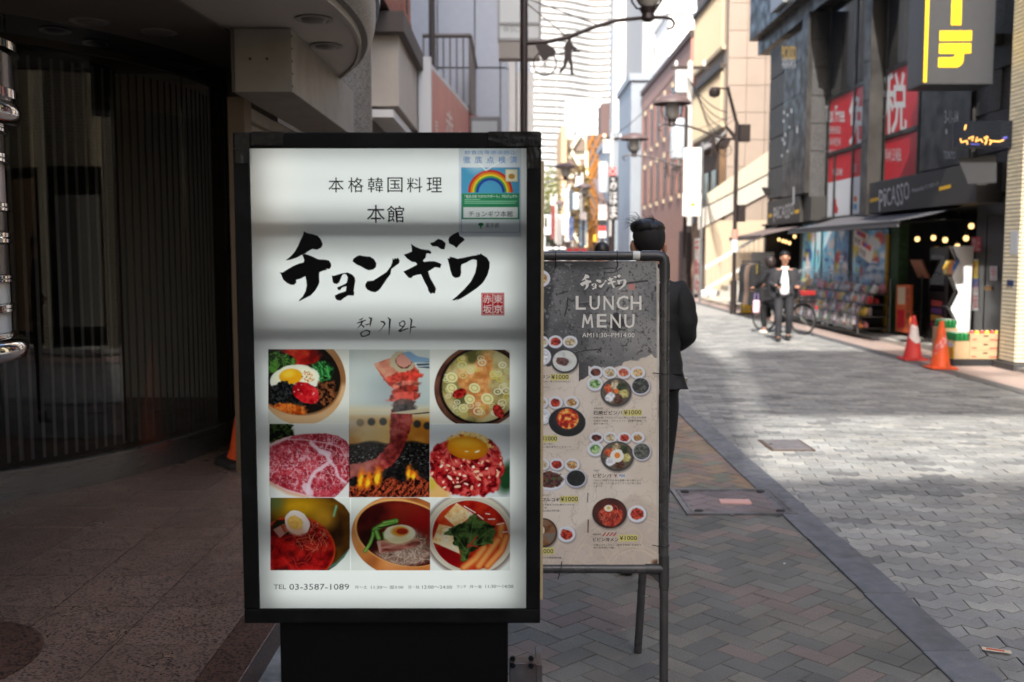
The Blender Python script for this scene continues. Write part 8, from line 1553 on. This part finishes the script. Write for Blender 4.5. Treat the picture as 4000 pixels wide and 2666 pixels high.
for q in (-1, 1): uvball('ear', (q * .073, .045, 1.655), (.012, .022, .03), m_skin, P, None, 10, 8); uvball('eye', (q * .028, .138, 1.665), (.009, .004, .0028), m_black, P, None, 10, 6); MB().box(q * .028 - .012, q * .028 + .012, .137, .143, 1.680, 1.684).build('eyebrow', m_hair, P)
uvball('nose', (0, .148, 1.643), (.012, .018, .022), m_skin, P, None, 10, 8); MB().box(-.02, .02, .126, .136, 1.607, 1.613).build('mouth', m_lp, P)
hand(P, (.14, .20, 1.115), (-.5, .8, .1), m_skin, .7); hand(P, (-.185, .19, 1.10), (-.1, .9, .2), m_skin, .6)
o = thing('smartphone', 'dark smartphone held by the person in the grey suit', 'phone', (0, 0, 0), local=True); MB().obox((0, 0, 0), (.072, .14, .009)).build('case', m_black, o, bevel=.003); MB().obox((0, 0, .0055), (.064, .13, .002)).build('screen', mat('phone_screen', S(40, 46, 56), .1), o); Mr = Matrix.Rotation(math.pi - .22, 3, 'Z'); pp = Mr @ Vector((.10, .29, 1.135 * .93)); o.location = (5.03 + pp.x, 18.4 + pp.y, pp.z); o.rotation_euler = (R(20), 0, math.pi + .2)
# --- bicycle with its rider
bx_, by_, rz = 5.55, 20.35, math.atan2(.81, -.58)
o = thing('bicycle', 'black city bicycle with a rear basket and red reflector', 'bicycle', (bx_, by_, 0), local=True); o.rotation_euler = (0, 0, rz); o.scale = (.92, .92, .92); m_bk3 = mat('bike_black', S(26, 26, 28), .35)
for x in (-.54, .54):
    w = MB().tube([(x + .325 * math.cos(a), 0, .33 + .325 * math.sin(a)) for a in np.linspace(0, 2 * math.pi, 36, endpoint=False)], .017, 8, closed=True).build('tyre', m_rub, o, smooth=True); MB().tube([(x + .30 * math.cos(a), 0, .33 + .30 * math.sin(a)) for a in np.linspace(0, 2 * math.pi, 36, endpoint=False)], .009, 6, closed=True).build('rim', m_ss, w, smooth=True)
    for k in range(14): a = k * math.pi / 7; MB().tube([(x, .02 * (-1) ** k, .33), (x + .30 * math.cos(a), 0, .33 + .30 * math.sin(a))], .0022, 4).build('spoke', m_ss, w)
    MB().tube([(x + .345 * math.cos(a), 0, .33 + .345 * math.sin(a)) for a in np.linspace(.3, 2.9, 16)], .012, 6).build('mudguard', m_bk3, o)
for a, b_, r in (((.02, 0, .30), (-.16, 0, .82), .018), ((.02, 0, .30), (.40, 0, .72), .02), ((-.12, 0, .66), (.40, 0, .80), .016), ((-.54, .05, .33), (.02, .03, .30), .010), ((-.54, -.05, .33), (.02, -.03, .30), .010), ((-.54, .05, .33), (-.13, .02, .72), .010), ((-.54, -.05, .33), (-.13, -.02, .72), .010), ((.39, 0, .92), (.43, 0, .66), .018), ((.43, .04, .66), (.54, .05, .33), .013), ((.43, -.04, .66), (.54, -.05, .33), .013)): MB().tube([a, b_], r, 8).build('frame_tube', m_bk3, o)
MB().tube([(.20, .28, .98), (.36, .22, 1.0), (.39, .05, .95), (.39, -.05, .95), (.36, -.22, 1.0), (.20, -.28, .98)], .012, 8).build('handlebar', m_ss, o); uvball('saddle', (-.18, 0, .86), (.14, .09, .045), m_black, o); MB().lathe([(.0, -.012), (.085, -.012), (.085, .012), (0, .012)], 18, (.02, .0, .30), axis='y').build('chainring', m_bk3, o)
for s in (-1, 1): MB().tube([(.02, s * .06, .30), (.02 + s * .14, s * .07, .30 - s * .07)], .010, 6).build('crank', m_ss, o); MB().box(.02 + s * .14 - .04, .02 + s * .14 + .04, s * .07, s * .16, .29 - s * .07, .31 - s * .07).build('pedal', m_black, o)
MB().box(-.82, -.42, -.09, .09, .705, .715).build('rear_carrier', m_bk3, o)
for i in range(4):
    z = .74 + i * .065; MB().tube([(-.80, -.15, z), (-.46, -.15, z), (-.46, .15, z), (-.80, .15, z)], .006, 4, closed=True).build('basket_wire', m_bk3, o)
for i in range(7):
    for s in (-1, 1): MB().tube([(-.80 + i * .057, s * .15, .72), (-.80 + i * .057, s * .15, .94)], .005, 4).build('basket_wire', m_bk3, o)
MB().box(-.80, -.46, -.15, .15, .716, .726).build('basket_floor', m_bk3, o); MB().lathe([(0, -.90), (.032, -.90), (.034, -.885), (0, -.88)], 12, (-.0, 0, .60), axis='x').build('red_reflector', mat('reflector_red', S(220, 40, 36), .2), o); MB().box(-.76, -.54, -.12, .12, .86, .96).build('red_bundle', m_sr, o)
P = thing('person', 'person in a long black coat astride the bicycle, seen from behind', 'person', (5.27, 20.25, 0), local=True); P.rotation_euler = (0, 0, rz - math.pi / 2); P.scale = (1.18, 1.1, .95); m_cb = mat('coat_black', S(26, 26, 30), .85, var=.15)
rb = [(0, -.18, .90, .12, .10), (0, -.10, 1.10, .12, .10), (0, -.02, 1.30, .14, .095), (0, .03, 1.40, .055), (0, .06, 1.46, .052), (0, .085, 1.52, .06), (0, .09, 1.58, .065, .078), (0, .085, 1.63, .045), (.085, -.12, .84, .085), (.09, .18, .62, .06), (.09, .12, .30, .045), (.09, .20, .24, .036), (-.085, -.14, .84, .085), (-.15, .06, .50, .06), (-.19, -.04, .10, .042), (-.19, .07, .05, .034), (.15, .0, 1.32, .05), (.21, .10, 1.10, .042), (.24, .32, 1.04, .034), (-.15, .0, 1.32, .05), (-.21, .05, 1.10, .042), (-.12, .28, .98, .034)]
skinmesh('body', CLAD(rb), edges, m_skin, P); skinmesh('coat', [(0, -.20, .74, .25, .18), (0, -.18, .92, .24, .17), (0, -.10, 1.12, .21, .15), (0, -.03, 1.30, .19, .12), (0, .02, 1.40, .065), (.15, -.01, 1.33, .064), (.21, .09, 1.10, .056), (.24, .28, 1.04, .044), (-.15, -.01, 1.33, .07), (-.21, .05, 1.10, .064), (-.13, .25, .99, .05), (0, -.24, .52, .27, .14)], [(0, 1), (1, 2), (2, 3), (3, 4), (3, 5), (5, 6), (6, 7), (3, 8), (8, 9), (9, 10), (0, 11)], m_cb, P, 2, 1)
skinmesh('trousers', [(0, -.16, .95, .12, .1), (.09, -.08, .82, .09), (.095, .18, .62, .07), (.09, .12, .32, .055), (-.09, -.10, .82, .09), (-.15, .06, .50, .07), (-.19, -.04, .14, .052)], [(0, 1), (1, 2), (2, 3), (0, 4), (4, 5), (5, 6)], m_tr2, P)
uvball('hair', (0, .04, 1.545), (.092, .108, .125), mat('hair_brown', S(44, 34, 32), .5, var=.3, vs=40), P, lambda p: Vector((p.x, p.y - .25 * max(0, -p.z), p.z * (1.25 if p.z < 0 else 1)))); m_ws = mat('shoe_white', S(226, 222, 210), .6)
skinmesh('shoe', [(-.19, -.09, .045, .04), (-.19, .0, .045, .045), (-.19, .09, .035, .032)], [(0, 1), (1, 2)], m_ws, P, 2, 1); skinmesh('shoe', [(.09, .07, .24, .04), (.09, .15, .235, .045), (.09, .24, .23, .032)], [(0, 1), (1, 2)], m_ws, P, 2, 1)
hand(P, (.24, .32, 1.04), (0, 1, -.1), m_skin, .8); hand(P, (-.12, .28, .98), (.3, 1, -.2), m_skin, .8)
o = thing('pink_bag', 'pale pink tote bag hanging beside the person on the bicycle', 'bag', (4.96, 20.2, .42), local=True); MB().box(-.07, .07, -.03, .03, 0, .26).build('bag_body', mat('bag_pink', S(226, 190, 200), .7), o, bevel=.03); MB().tube([(-.04, 0, .25), (-.03, 0, .4), (.03, 0, .4), (.04, 0, .25)], .008, 6).build('handle', mat('bag_lilac', S(150, 130, 190), .7), o)

bpy.data.scenes.remove(TMP)
